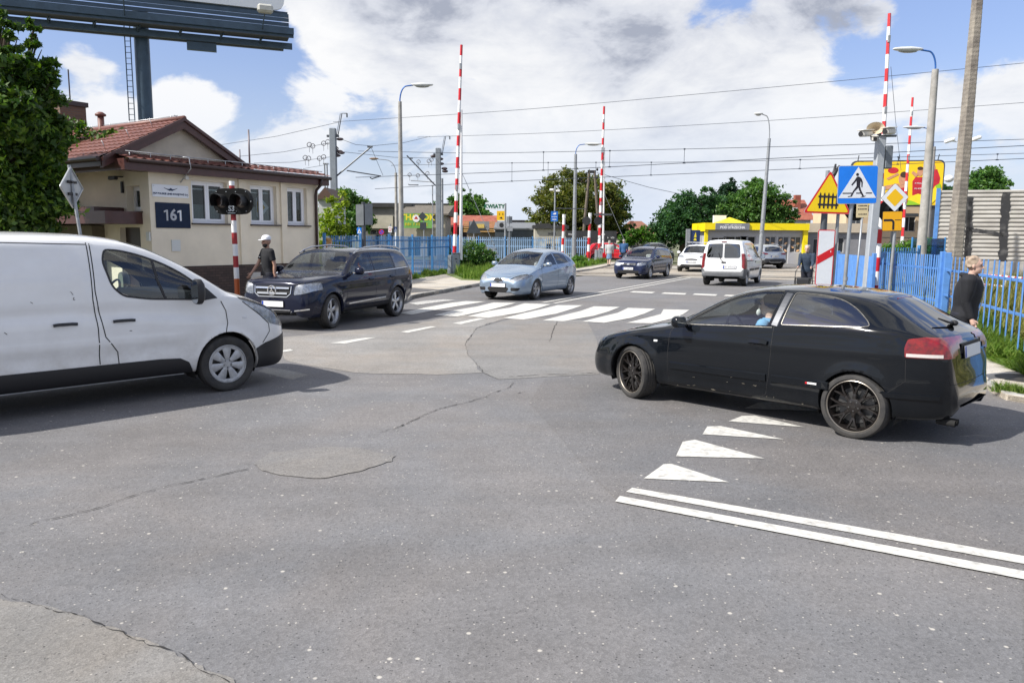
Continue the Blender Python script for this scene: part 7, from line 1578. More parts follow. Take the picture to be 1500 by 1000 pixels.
def masts():
    def mast(px,Y,ytop,ybot,label,w=.3):
        b=at(px,348,Y); b.z=0; t=thing('catenary_mast',label,'mast',tuple(b),0,'railway catenary masts'); z=at(px,ytop,Y).z
        mb=MB(); mb.box((0,0,z/2),(w,w*.9,z),0,bev=.04); mb.build('column',mat('mast_steel',(.25,.28,.31),.55,.3,nscale=3,namt=.2),t)
        mb=MB(); mb.box((0,0,z-.5),(w*1.9,.2,.14),0,bev=.02); mb.tube([(.1,0,z-.45),(.35,0,z-.4),(.62,0,z+.95),(.95,0,z+.95)],.035,6); mb.tube([(.25,0,z-.4),(.52,0,z+.95)],.02,5); mb.tube([(.95,0,z+.95),(.95,0,z+.70)],.05,8); mb.build('top_bracket',m_dpost,t)
        return t,b,z
    t,b,z=mast(491,52,188,368,'nearer grey catenary mast with a long slanting bracket, right of the gatehouse',.42)
    Vt=lambda px,py,Y=52:at(px,py,Y)-b
    mb=MB(); mb.tube([Vt(493,258),Vt(500,252),Vt(545,214)],.055,6); mb.tube([Vt(508,250,52),Vt(558,258,53)],.04,6); mb.tube([Vt(543,214.5),Vt(561,257,53)],.018,4); mb.box(Vt(542,215),(.35,.1,.12),0); mb.tube([Vt(542,260,53),Vt(545,262,53),Vt(556,258.5,53)],.04,5); mb.build('bracket_arm',m_dpost,t)
    ins=mat('insulator_dark',(.05,.035,.04),.4)
    mb=MB()
    for (px,py) in((497,222),(500,224),(494,228),(498,204)): q=Vt(px,py); mb.ball(q,(.24,.1,.1),0,6)
    for k in range(4): mb.tube([Vt(490,212+k*3),Vt(496,218+k*3)],.04,5)
    mb.build('insulator',ins,t,True)
    for k,(px,py) in enumerate(((453,212),(458,214),(474,210),(480,208),(447,231),(452,232),(468,232),(474,230))):
        q=Vt(px,py,53); mb=MB(); mb.tube([q+Vector((.15*math.cos(a),0,.15*math.sin(a))) for a in np.linspace(0,6.28,11)],.028,4); mb.tube([q,q+Vector((0,0,-.5))],.014,4); mb.build('tension_wheel',mat('pulley_grey',(.22,.22,.24),.5,.5),t)
    t,b,z=mast(642.5,64.6,217,362,'farther grey catenary mast with a bracket slanting to the left, left of the tall barrier',.42)
    Vt=lambda px,py,Y=64.6:at(px,py,Y)-b
    mb=MB(); mb.tube([Vt(641,274),Vt(636,270),Vt(596,228)],.06,6); mb.tube([Vt(636,267),Vt(602,264.5,66)],.04,6); mb.tube([Vt(613,271,66),Vt(600,271,66),Vt(598,270,66)],.04,5); mb.box(Vt(602,232),(.3,.1,.1),0); mb.build('bracket_arm',m_dpost,t)
    mb=MB()
    for (px,py) in((635,229),(645,233),(646,240),(651,247),(652,251)): mb.ball(Vt(px,py),(.26,.12,.12),0,6)
    mb.build('insulator',ins,t,True)
    for k,(px,py) in enumerate(((613,237),(628,236),(632,234),(600,256),(612,257),(626,254))):
        q=Vt(px,py,66); mb=MB(); mb.tube([q+Vector((.15*math.cos(a),0,.15*math.sin(a))) for a in np.linspace(0,6.28,11)],.03,4); mb.tube([q,q+Vector((0,0,-.5))],.014,4); mb.build('tension_wheel',mat('pulley_grey',(.22,.22,.24),.5,.5),t)
    for i,(px,Y,yt,r,lab) in enumerate(((478,54,240,.05,'thinner left of the two tension weight rods by the nearer mast'),(481.5,54,240,.05,'right one of the two tension weight rods by the nearer mast'),(634,66,272,.05,'thin rod left of the farther mast'),(648,66,262,.11,'slim post hugging the farther mast on its right'))):
        b=at(px,348,Y); b.z=0; mb=MB(); mb.tube([(0,0,0),(0,0,at(px,yt,Y).z)],r,6); mb.box((0,0,at(px,yt,Y).z),(.2,.08,.08),0); o=mb.build('weight_rod',m_gp); o.location=b; tag(o,lab,'rod')
signals(); right_signs(); small_signs(); posts_far(); fences(); masts(); wires()
barrier(665.5,38.3,676,66,'tall raised barrier left of centre beside the blue fence end',strut=(0,.70),n=19,w=.095,dx=.32)
barrier(878,60,885,156,'raised barrier in front of the round tree at the centre',strut=(0,.72),n=19,w=.12,dx=.30)
barrier(1288,33,1303,20,'tallest raised barrier on the right behind the camera mast',n=19,w=.11)
barrier(1322,53,1337,143,'slim raised barrier between the tallest barrier and the concrete lamp post',n=17,w=.12)
lamp_post(588,37,124.5,'tall concrete street lamp with blue arm left of centre, head pointing right',arm=1.0,dirx=1,head=1.0,r0=.14,r1=.085)
lamp_post(841,60,211,'grey street lamp with white head behind the light blue car',arm=1.2,dirx=1,head=1.3,conc=False,blue=True,r0=.17,r1=.11)
lamp_post(1114,50,167,'slim metal street lamp in front of the yellow kiosk, head pointing left',arm=-0+.9,dirx=-1,head=.55,conc=False,blue=False,r0=.16,r1=.09,armz=1.5,lean=.25)
lamp_post(1351,29.7,73,'large concrete street lamp with white head and blue arm on the right, head pointing left',arm=.95,dirx=-1,head=1.1,r0=.19,r1=.115,lean=.0,armz=.7)
lamp_post(1357,51,187,'farther concrete street lamp with blue arm behind the large right lamp',arm=1.2,dirx=-1,head=1.4,r0=.19,r1=.14,armz=1.2)
lamp_post(581,70,233,'distant rusty street lamp between the two catenary masts, head pointing left',arm=2.8,dirx=-1,head=.8,blue=False,conc=True,r0=.16,r1=.12,armz=1.2,hm=mat('rusty_head',(.25,.15,.08),.6))
# ================================================================ far buildings and advertising
def prism_house(name,label,px0,px1,Y,ytop,depth,wallm,roofm=None,roof='flat',rh=1.5,yaw=0,zb=0,cat='building',over=.2,z1=None,fasc=None,openings=(),Y2=None):
    """block whose front face spans two pixel columns at depth Y"""
    a=at(px0,348,Y); b=at(px1,348,Y2 or Y); zt=z1 or at((px0+px1)/2,ytop,Y).z; a.z=b.z=0; d=(b-a); L=d.length; ex=d.normalized(); f=frame(a,ex,Z3); t=thing(name,label,cat,tuple(a)); g=frame((0,0,0),ex,Z3)
    mb=MB(); wall_with_holes(g,0,L,0,zt,[o[:4] for o in openings],.3,mb,reveal=.2)
    bk=frame(g(L,0,0),g(0,0,-1)-g(0,0,0),Z3); wall_with_holes(bk,0,depth,0,zt,[],.3,mb); lf=frame(g(0,0,-depth),g(0,0,1)-g(0,0,0),Z3); wall_with_holes(lf,0,depth,0,zt,[],.3,mb)
    mb.add([g(0,0,-depth),g(L,0,-depth),g(L,zt,-depth),g(0,zt,-depth)],[(0,3,2,1)]); mb.build('wall',wallm,t)
    for o in openings:
        mb=MB(); mb.prism([(o[0],o[1]),(o[0]+o[2],o[1]),(o[0]+o[2],o[1]+o[3]),(o[0],o[1]+o[3])],-.2,-.14,0,g)
        w=.05; 
        for (u0,v0,u1,v1) in((o[0],o[1],o[0]+o[2],o[1]+w),(o[0],o[1]+o[3]-w,o[0]+o[2],o[1]+o[3]),(o[0],o[1]+w,o[0]+w,o[1]+o[3]-w),(o[0]+o[2]-w,o[1]+w,o[0]+o[2],o[1]+o[3]-w),(o[0]+o[2]/2-.02,o[1]+w,o[0]+o[2]/2+.02,o[1]+o[3]-w)): mb.prism([(u0,v0),(u1,v0),(u1,v1),(u0,v1)],-.138,-.10,1,g)
        mb.build('window' if o[1]>.3 else 'door',[o[4] if len(o)>4 else mat('far_glass',(.035,.04,.045),.1,coat=.6),mat('far_frame',(.5,.5,.5),.5)],t)
    rm=roofm or m_dpost; e=over
    mb=MB()
    if roof=='flat': mb.prism([(-e,zt),(L+e,zt),(L+e,zt+.18),(-e,zt+.18)],-depth-e,e,0,g)
    elif roof=='hip':
        v=[g(-e,zt,e),g(L+e,zt,e),g(L+e,zt,-depth-e),g(-e,zt,-depth-e),g(L*.32,zt+rh,-depth/2),g(L*.68,zt+rh,-depth/2)]; mb.add(v,[(0,1,5,4),(1,2,5),(2,3,4,5),(3,0,4),(3,2,1,0)])
    elif roof=='gable_side': # ridge parallel to the front
        v=[g(-e,zt,e),g(L+e,zt,e),g(L+e,zt+rh,-depth/2),g(-e,zt+rh,-depth/2),g(L+e,zt,-depth-e),g(-e,zt,-depth-e)]; mb.add(v,[(0,1,2,3),(3,2,4,5),(1,4,2),(5,0,3),(5,4,1,0)])
    elif roof=='gable_front':
        v=[g(-e,zt,e),g(L+e,zt,e),g(L/2,zt+rh,e),g(-e,zt,-depth),g(L+e,zt,-depth),g(L/2,zt+rh,-depth)]; mb.add(v,[(0,2,5,3),(1,4,5,2),(0,1,2),(3,5,4)])
    elif roof=='shed':
        v=[g(-e,zt,e),g(L+e,zt,e),g(L+e,zt+rh,-depth-e),g(-e,zt+rh,-depth-e),g(-e,zt-.15,e),g(L+e,zt-.15,e),g(L+e,zt-.15,-depth-e),g(-e,zt-.15,-depth-e)]; mb.add(v,[(0,1,2,3),(4,5,1,0),(5,6,2,1),(7,4,0,3),(6,7,3,2)])
    mb.build('roof',rm,t)
    if fasc:
        mb=MB(); mb.prism([(-e-.02,zt-fasc[0]),(L+e+.02,zt-fasc[0]),(L+e+.02,zt+fasc[1]),(-e-.02,zt+fasc[1])],e+.01,e+.12,0,g); mb.build('fascia',fasc[2],t)
    return t,g,L,zt
def glyphs(mb,n,x,y,w,h,f,m,seed=0,z=.02):
    """illegible distant lettering: short vertical and horizontal strokes"""
    rr=random.Random(seed); cw=w/n
    for k in range(n):
        cx=x+k*cw; s=cw*.72; 
        if rr.random()<.12: continue
        mb.prism([(cx,y-h/2),(cx+s*.28,y-h/2),(cx+s*.28,y+h/2),(cx,y+h/2)],z,z+.01,m,f)
        for q in(-.4,0,.4):
            if rr.random()<.55: mb.prism([(cx+s*.3,y+h*q-h*.09),(cx+s,y+h*q-h*.09),(cx+s,y+h*q+h*.09),(cx+s*.3,y+h*q+h*.09)],z,z+.01,m,f)
        if rr.random()<.4: mb.prism([(cx+s*.75,y-h*.3),(cx+s,y-h*.3),(cx+s,y+h*.3),(cx+s*.75,y+h*.3)],z+.011,z+.02,m,f)
def far():
    gry=stucco('grey_render',(.20,.20,.19),.25); crm=stucco('far_cream',(.52,.49,.40),.2); dkg=stucco('dark_grey_sheet',(.055,.07,.085),.25); wt=stucco('far_white',(.55,.56,.56),.15); bge=stucco('far_beige',(.66,.50,.33),.12); tile=mat('far_red_tile',(.34,.115,.07),.7,nscale=2,col2=(.24,.06,.04)); tile2=mat('far_brown_tile',(.26,.11,.07),.8,nscale=1.5,col2=(.18,.08,.055)); dkr=mat('dark_roof',(.05,.05,.05),.8,nscale=1,namt=.4)
    dw=mat('far_dark_opening',(.015,.014,.013),.8)
    prism_house('garden_shed','white metal shed with brown roof squeezed against the gatehouse end','468',0,0,0,0,0) if 0 else None
    t,g,L,z=prism_house('storage_shed','white panel shed with small brown roof tucked right of the gatehouse',468,489,30,292,2.2,wt,mat('brown_shed_roof',(.09,.05,.035),.7),'gable_front',.45,openings=[(.1,0,.32,1.6,wt)],over=.12)
    t,g,L,z=prism_house('grey_building','grey two-storey block with cream ground floor behind the left blue fence',536,601,82,300,8,gry,dkr,'flat',openings=[(.5,2.1,1.2,.5),(1.0,0,.8,2.1,dw),(2.1,0,.8,2.1,dw)],fasc=(.25,.1,dkr))
    mb=MB(); mb.prism([(0,0),(1.75,0),(1.75,3.3),(0,3.3)],.01,.12,0,g) if 0 else mb.prism([(-.1,2.75),(2.9,2.75),(2.9,4.1),(-.1,4.1)],.02,.25,0,g); mb.build('cream_band',crm,t)
    t,g,L,z=prism_house('long_building','long low cream building with stepped flat roof behind the green banner',575,655,100,300,8,crm,dkr,'flat',over=.3)
    t,g,L,z=prism_house('thai_restaurant','low restaurant with dark shopfront openings under a bright green banner',589,652,76,313,7,stucco('restaurant_wall',(.42,.38,.30),.2),mat('brown_grey_roof',(.16,.14,.11),.85,nscale=2,namt=.3),'shed',1.1,openings=[(.55,0,1.3,1.9,dw),(2.45,0,1.3,1.9,dw),(3.4,0,.0,0,dw)][:2],over=.35)
    grn=mat('banner_green',(.17,.40,.09),.5,nscale=2,namt=.15); ylw=mat('banner_yellow',(.75,.62,.03),.5)
    t2=thing('banner','bright green restaurant banner with yellow THAI lettering and a round white crest','banner',tuple(at(590,334,75.4))); w=at(633,334,75.4).x-at(590,334,75.4).x; h=at(600,312,75.4).z-at(600,333.5,75.4).z; g2=frame((0,0,0),(1,0,0),Z3)
    mb=MB(); mb.prism([(0,0),(w,0),(w,h),(0,h)],-.05,.0,0,g2); text_mb(mb,'THAI',.78,lambda u,v,w_:g2(u+w*.24,v+h*.72,.012+w_),1,bold=.03); text_mb(mb,'WOK',.78,lambda u,v,w_:g2(u+w*.74,v+h*.72,.012+w_),1,bold=.03); glyphs(mb,16,w*.08,h*.26,w*.78,.26,g2,1,4,.006); mb.prism([(w*.46+.34*math.cos(a),h*.66+.36*math.sin(a)) for a in np.linspace(0,6.28,18,endpoint=False)],.03,.05,2,g2); mb.prism([(w*.46-.2,h*.62),(w*.46+.2,h*.62),(w*.46,h*.82)],.052,.06,3,g2); mb.build('panel',[grn,ylw,m_white,m_red],t2)
    # red roofed snack bar, slatted sign
    t,g,L,z=prism_house('snack_bar','red-roofed snack bar with dark front behind the tall left barrier',662,722,84,333,6,mat('snack_dark',(.05,.035,.03),.8),tile,'gable_side',1.35,openings=[(.8,.9,1.6,.9,dw)],over=.4)
    t2=thing('snack_bar_sign','wooden slatted roof sign with grey centre above the snack bar','sign',tuple(at(679,338,74))); w=at(725,338,74).x-at(679,338,74).x; h=at(700,324,74).z-at(700,338,74).z; wood=mat('pale_wood',(.55,.33,.12),.6,nscale=6,namt=.2)
    mb=MB(); mb.prism([(w*.17,.1),(w*.82,.1),(w*.82,h),(w*.17,h)],-.1,-.03,1,g2); mb.prism([(w*.42,h*.3),(w*.66,h*.3),(w*.66,h*.72),(w*.42,h*.72)],-.02,.08,2,g2)
    for k in range(5):
        y=.05+k*h/5
        for (a,b) in((0,w*.165),(w*.825,w)): mb.prism([(a,y),(b,y),(b,y+h*.11),(a,y+h*.11)],-.05,.02,0,g2)
    mb.prism([(0,-.12),(w,-.12),(w,.0),(0,.0)],-.2,.05,0,g2); mb.build('panel',[wood,mat('sign_grey_panel',(.22,.23,.24),.6),mat('lit_box',(.62,.45,.12),.5)],t2)
    t,g,L,z=prism_house('food_kiosk','wooden food counter with awnings and big ice cream cut-outs below the slatted sign',684,727,74.5,341,3,stucco('counter_wall',(.30,.25,.2),.3),dkr,'flat',openings=[(.7,.9,1.0,.9,dw),(2.0,.9,.6,.9,wt)],over=.15)
    # KWIATY sign and yellow board
    b=at(740,348,70); b.z=0; t2=thing('flower_shop_sign','pale raised sign reading KWIATY in green above a yellow board','sign',tuple(b)); zt=at(740,298,70).z; 
    mb=MB(); mb.tube([(0,0,0),(0,0,zt)],.09,8); mb.build('post',m_gp,t2,True,60); zc=at(726,302.5,70).z
    mb=MB(); g3=frame((-1.72,-.05,zc),(1,0,0),Z3); mb.prism([(-.05,-.30),(1.68,-.30),(1.68,.32),(-.05,.32)],-.03,0,0,g3); text_mb(mb,'KWIATY',.46,lambda u,v,w_:g3(u+.74,v,.012+w_),1,bold=.022,spacing=1.05); mb.build('letter_panel',[mat('sky_pale_panel',(.74,.78,.82),.4),mat('letter_green',(.01,.13,.06),.5)],t2)
    mb=MB(); zc=at(735,316,70).z; g3=frame((-.34,-.06,zc),(1,0,0),Z3); mb.prism([(-.42,-.42),(.42,-.42),(.42,.42),(-.42,.42)],-.05,0,0,g3); glyphs(mb,4,-.22,.16,.4,.18,g3,1,3,.005); mb.prism([(-.2,-.2),(.0,-.1),(.1,-.25),(.0,-.28)],.005,.012,1,g3); mb.build('yellow_board',[mat('board_yellow',(.85,.50,.01),.5),m_black],t2)
    mb=MB(); zc=at(735,329,70).z; g3=frame((-.34,-.06,zc),(1,0,0),Z3); mb.prism([(-.40,-.36),(.40,-.36),(.40,.30),(-.40,.30)],-.05,0,0,g3); mb.prism([(.0+.2*math.cos(a),-.05+.22*math.sin(a)) for a in np.linspace(0,6.28,12,endpoint=False)],.004,.01,1,g3); mb.build('photo_board',[mat('photo_grey',(.42,.43,.46),.5,nscale=3,namt=.5),m_black],t2)
    t,g,L,z=prism_house('dark_shed','dark grey-blue shed with sloping roof left of the beige hut',725,784,71,334,5,dkg,mat('shed_roof_grey',(.16,.17,.18),.6),'shed',.6,over=.1)
    t,g,L,z=prism_house('dark_shed','tall dark grey sheet-clad block standing behind the lower grey shed',744,768,78,325,6,dkg,dkr,'flat',over=.05)
    t,g,L,z=prism_house('dark_shed','small dark grey block rising behind the beige hut roof',768,806,80,330,6,dkg,dkr,'flat',over=.05)
    t,g,L,z=prism_house('beige_hut','beige kiosk hut with white-framed door left of the dark chalkboard wall',783,830,68,333,4,crm,dkr,'flat',openings=[(1.0,0,.5,1.4,dw),(1.7,0,.5,1.4,wt)],over=.15,fasc=(.12,.12,dkr))
    mb=MB(); glyphs(mb,5,1.2,z-.55,.7,.3,g,0,8,.02); mb.build('shop_lettering',m_dpost,t)
    b=at(829,352,67.5); t2=thing('chalkboard_banner','long dark banner with faint white lettering beside the beige hut','banner',tuple((b.x,b.y,0))); w=at(903,352,67.5).x-b.x; h=at(860,338,67.5).z; g3=frame((0,0,0),(1,0,0),Z3)
    mb=MB(); mb.prism([(0,.6),(w,.6),(w,h),(0,h)],-.1,0,0,g3); 
    for k,(x,n) in enumerate(((.2,7),(1.5,5),(3.0,5),(3.6,6))): glyphs(mb,n,x,h-.32-.25*(k%2),n*.10,.14,g3,1,k,.006)
    for x in(0,w/2,w-.1): mb.prism([(x,0),(x+.1,0),(x+.1,.6),(x,.6)],-.1,0,0,g3)
    mb.build('panel',[mat('banner_dark',(.035,.035,.038),.6,nscale=2,namt=.3),m_white],t2)
    t,g,L,z=prism_house('suburban_house','brown hip-roofed house far behind the round tree',912,962,105,346,8,crm,tile2,'hip',2.1,openings=[(1,.6,.8,.8)],over=.6)
    mb=MB(); mb.box(g(L*.35,z+1.6,-3),(.5,.5,1.0)); mb.build('chimney',tile2,t)
    t,g,L,z=prism_house('suburban_house','red-tiled house with skylight behind the trees right of the kiosk roof',1140,1186,96,322,7,wt,tile,'gable_side',2.6,over=.4)
    mb=MB(); mb.box(g(L*.72,z+2.2,-2.0),(.7,.7,1.8)); mb.build('chimney',tile,t); mb=MB(); a0=g(L*.5,z+.6,.0); mb.prism([(L*.45,z+.75),(L*.62,z+.75),(L*.62,z+1.5),(L*.45,z+1.5)],-1.2,-.6,0,g); mb.build('skylight',wt,t)
    # kiosk
    yel=mat('kiosk_yellow',(.86,.68,.004),.4,nscale=3,namt=.05); kg=stucco('kiosk_grey',(.42,.42,.44),.12); Yk=62
    a=at(1036,348,Yk)
    poster=mat('poster_dark',(.07,.075,.085),.4)
    def ku(px): return at(px,348,Yk).x-a.x
    op=[(ku(1121),.9,ku(1137)-ku(1121),1.25,poster),(ku(1140),.0,ku(1156)-ku(1140),2.15,poster),(ku(1158),.9,ku(1174)-ku(1158),1.25,poster),(ku(1042),1.0,1.2,1.05,dw),(ku(1060),.2,1.9,1.95,dw),(ku(1085),1.0,1.2,1.15,dw)]
    t,g,L,z=prism_house('bakery_kiosk','yellow and grey bakery kiosk with triangular entrance gable behind the parked cars',1036,1181,Yk,337,5,kg,dkr,'flat',openings=op,over=.15)
    zf0=at(1100,337,Yk).z;zf1=at(1100,327,Yk).z
    mb=MB(); mb.prism([(-.3,zf0),(L+.05,zf0),(L+.05,zf1),(-.3,zf1)],.35,.45,0,g); mb.prism([(-.32,zf0-.12),(-.3,zf0-.12),(-.3,zf1),(-.32,zf1)],-4,.45,0,g); mb.build('fascia',yel,t)
    mb=MB(); mb.prism([(-.25,.0),(-.02,.0),(-.02,zf0),(-.25,zf0)],.0,.3,0,g); mb.build('pillar',yel,t); mb=MB(); mb.prism([(L-.32,.0),(L+.02,.0),(L+.02,zf0),(L-.32,zf0)],.02,.3,0,g) ; mb.build('pillar',yel,t)
    s0,s1=ku(1045),ku(1094); mb=MB(); mb.prism([(s0,zf0),(s1,zf0),(s1,zf1-.02),(s0,zf1-.02)],.46,.56,0,g); glyphs(mb,18,s0+.75,zf1-.16,1.3,.09,g,1,2,.57); text_mb(mb,'POD STRZECHA',.27,lambda u,v,w_:g(u+(s0+s1)/2,v+(zf0+zf1)/2-.09,.575+w_),1,bold=.012); mb.build('name_board',[mat('board_grey',(.20,.21,.24),.5,nscale=2,namt=.2),m_white],t)
    zp=at(1070,318,Yk).z; mb=MB(); q=[g(ku(1050),zf1,.5),g(ku(1090),zf1,.5),g(ku(1090),zf1,-1.6),g(ku(1050),zf1,-1.6),g(ku(1070),zp,-.5)]; mb.add(q,[(0,1,4),(1,2,4),(2,3,4),(3,0,4)]); mb.build('entrance_gable',yel,t)
    mb=MB(); mb.box(g(ku(1062),zf1+.35,-1.9),(1.0,.4,.6)); mb.build('air_conditioner',m_white,t)
    mb=MB(); rr=random.Random(4)
    for o in op[:3]:
        for k in range(4):
            cx=o[0]+o[2]*(.25 if k%2 else .75); cy=max(o[1],.9)+.15+k*.28; an=rr.uniform(-.8,.8); pts=[(cx+.14*math.cos(q)*math.cos(an)-.07*math.sin(q)*math.sin(an),cy+.14*math.cos(q)*math.sin(an)+.07*math.sin(q)*math.cos(an)) for q in np.linspace(0,6.28,12,endpoint=False)]; mb.prism(pts,-.095,-.085,0,g)
        glyphs(mb,4,o[0]+o[2]*.3,max(o[1],.9)+.55,.45,.16,g,1,int(o[0]*7),-.084); 
    mb.build('bread_pictures',[mat('bread_peach',(.70,.42,.22),.6),m_white],t)
    t,g,L,z=prism_house('low_annex','grey low annex with beige fascia continuing right of the yellow kiosk',1181,1275,63,341,5,stucco('annex_grey',(.25,.25,.26),.2),dkr,'flat',over=.1,fasc=(-.02,.75,stucco('annex_beige',(.55,.47,.36),.12)),openings=[(2.2,.9,.9,1.2),(.6,.0,.9,2)])
    # navy pillar sign
    b=at(1016,348,60); b.z=0; t2=thing('pillar_sign','dark blue advertising pillar with small yellow mark above the white crossover car','sign',tuple(b)); zt=at(1016,337,60).z; g3=frame((-.4,0,0),(1,0,0),Z3)
    mb=MB(); mb.prism([(.15,0),(.9,0),(.9,zt),(.15,zt)],-.25,0,0,g3); mb.prism([(-.15,0),(.13,0),(.13,zt+.08),(-.15,zt+.08)],-.3,.05,1,g3); mb.prism([(.42,zt-.55),(.62,zt-.55),(.55,zt-.15)],.004,.012,2,g3); mb.prism([(.40,zt-.8),(.64,zt-.8),(.58,zt-.62),(.46,zt-.62)],.004,.012,2,g3); glyphs(mb,4,.32,zt-1.1,.4,.12,g3,3,3,.004); mb.build('panel',[mat('pillar_navy',(.012,.03,.10),.4),m_gp,ylw,m_white],t2)
    # beige building and the basketball billboard
    t,g,L,z=prism_house('apartment_block','peach-rendered block with dark windows under the large yellow billboard',1238,1372,72,302,8,bge,dkr,'flat',openings=[(4.95+.3,2.75,1.15,1.35,dw),(.5,3.2,.9,.9),(.3,.6,1.2,1.2)],over=.02)
    mb=MB(); mb.prism([(0,2.15),(L,2.15),(L,2.2),(0,2.2)],.002,.02,0,g); mb.prism([(5.1,4.15),(6.6,4.15),(6.6,4.4),(5.1,4.4)],.002,.03,0,g); mb.build('string_course',m_dpost,t)
    Yb=70; a=at(1246,300,Yb); b=at(1378,301,Yb-1.5); z0=at(1300,301,Yb).z; z1=at(1300,238,Yb).z; t2=thing('advertising_billboard','wide yellow billboard showing red-shirted players and bananas beyond the signs','billboard',(a.x,a.y,0)); ex=(b-a); ex.z=0; W_=ex.length; g3=frame((0,0,0),ex,Z3); H_=z1-z0
    yb=mat('billboard_yellow',(.84,.50,.006),.5,nscale=.5,col2=(.80,.58,.01)); ro=mat('player_red',(.55,.02,.035),.5,nscale=3,namt=.3); sk=mat('player_skin',(.62,.30,.17),.5,nscale=3,namt=.25); hr=mat('player_hair',(.05,.025,.015),.6); gr=mat('banana_green',(.25,.50,.02),.5); by=mat('banana_yellow',(.85,.65,.02),.5,nscale=2,namt=.1); wh=m_white; rdd=mat('panel_red',(.45,.02,.02),.5)
    mb=MB(); P2=lambda pts,m,z:mb.prism([(x*W_,z0+y*H_) for x,y in pts],z,z+.01,m,g3)
    mb.prism(roundpoly([(-.15,z0-.1),(W_+.1,z0-.1),(W_+.1,z1+.12),(-.15,z1+.12)],.5,4),-.35,-.01,7,g3); mb.prism(roundpoly([(-.02,z0),(W_,z0),(W_,z1),(-.02,z1)],.45,4),-.005,.01,0,g3)
    el=lambda cx,cy,rx,ry,a=0:[(cx+(rx*math.cos(q)*math.cos(a)-ry*math.sin(q)*math.sin(a)),cy+(rx*math.cos(q)*math.sin(a)+ry*math.sin(q)*math.cos(a))) for q in np.linspace(0,6.28,16,endpoint=False)]
    P2([(.42,.02),(.44,.45),(.60,.50),(.62,.02)],2,.012); P2(el(.56,.60,.045,.13),2,.024); P2(el(.575,.70,.045,.07),3,.036); P2([(.30,.42),(.52,.50),(.52,.40),(.30,.34)],2,.036); P2([(.46,.0),(.47,.36),(.62,.42),(.63,.0)],1,.048)
    P2(el(.45,.80,.06,.07),1,.012); P2([(.38,.62),(.50,.74),(.52,.70),(.40,.58)],2,.024)
    P2([(.68,.22),(.67,.55),(.70,.64),(.79,.64),(.82,.55),(.82,.22)],1,.012); P2(el(.745,.76,.032,.10),2,.024); P2(el(.745,.84,.032,.04),3,.036); P2([(.70,.64),(.73,.70),(.67,.78),(.65,.74)],2,.036); glyphs(mb,4,.70*W_,z0+.5*H_,.08*W_,.10,g3,6,1,.03); glyphs(mb,4,.70*W_,z0+.38*H_,.08*W_,.10,g3,6,2,.03)
    P2([(.86,.30),(.84,.52),(.87,.80),(.93,.82),(.97,.62),(.96,.40)],1,.012); P2(el(.88,.86,.03,.08),2,.024)
    P2([(.64,.04),(.66,.20),(.74,.26),(.86,.20),(.92,.44),(.97,.48),(.97,.20),(.90,.04),(.78,.0)],5,.050); P2([(.62,.0),(.64,.12),(.70,.08),(.78,.01)],4,.062); P2([(.92,.44),(.97,.50),(.985,.40),(.95,.34)],4,.062); P2([(.40,.0),(.44,.16),(.52,.12),(.54,.0)],4,.062); P2([(.10,.1),(.12,.5),(.2,.7),(.28,.4),(.26,.1)],1,.012)
    mb.build('poster_panel',[yb,ro,sk,hr,gr,by,wh,m_dpost],t2)
    for k in(.05,.5,.93): mb=MB(); p=g3(W_*k,z1/2,-.25); mb.box(p,(.25,.2,z1),0); mb.tube([g3(W_*k,z1+.1,0),g3(W_*k,z1+.55,.3)],.04,5); mb.build('support',m_dpost,t2)
    b=at(1338,348,55); b.z=0
    # pale blue box behind the fence, right
    b=at(1348,348,31); b.z=0; t2=thing('glass_shelter','translucent blue panel shelter between the two concrete lamp posts','shelter',tuple(b)); mb=MB(); mb.box((.35,0,1.25),(1.3,.05,1.5),0); mb.box((1.0,.5,1.25),(.05,1.0,1.5),0); mb.build('panel',glass('blue_translucent',(.30,.62,.85),.6),t2)
    for x in(-.3,1.0): mb=MB(); mb.tube([(x,0,0),(x,0,2.05)],.04,8); mb.build('post',m_fence2,t2)
    for (px,py,Y,lab) in((1391,206,19.6,'white security camera on a bracket on the left of the thick concrete pole'),(1430,203,19.6,'white security camera on the right of the thick concrete pole'),(1390,262,19.5,'white round lamp housing on the left side of the concrete pole')):
        p=at(px,py,Y); t2=thing('security_camera',lab,'camera',tuple(p)); mb=MB(); 
        if py<250: mb.box((0,0,0),(.26,.10,.09),0,rot=Matrix.Rotation(R(-18 if px<1400 else 160),3,'Y'),bev=.03); mb.tube([(0,0,0),(.2 if px<1400 else -.22,.05,-.02)],.02,5)
        else: mb.ball((0,0,0),(.11,.11,.09),0,8)
        mb.build('housing',m_white,t2)
far()
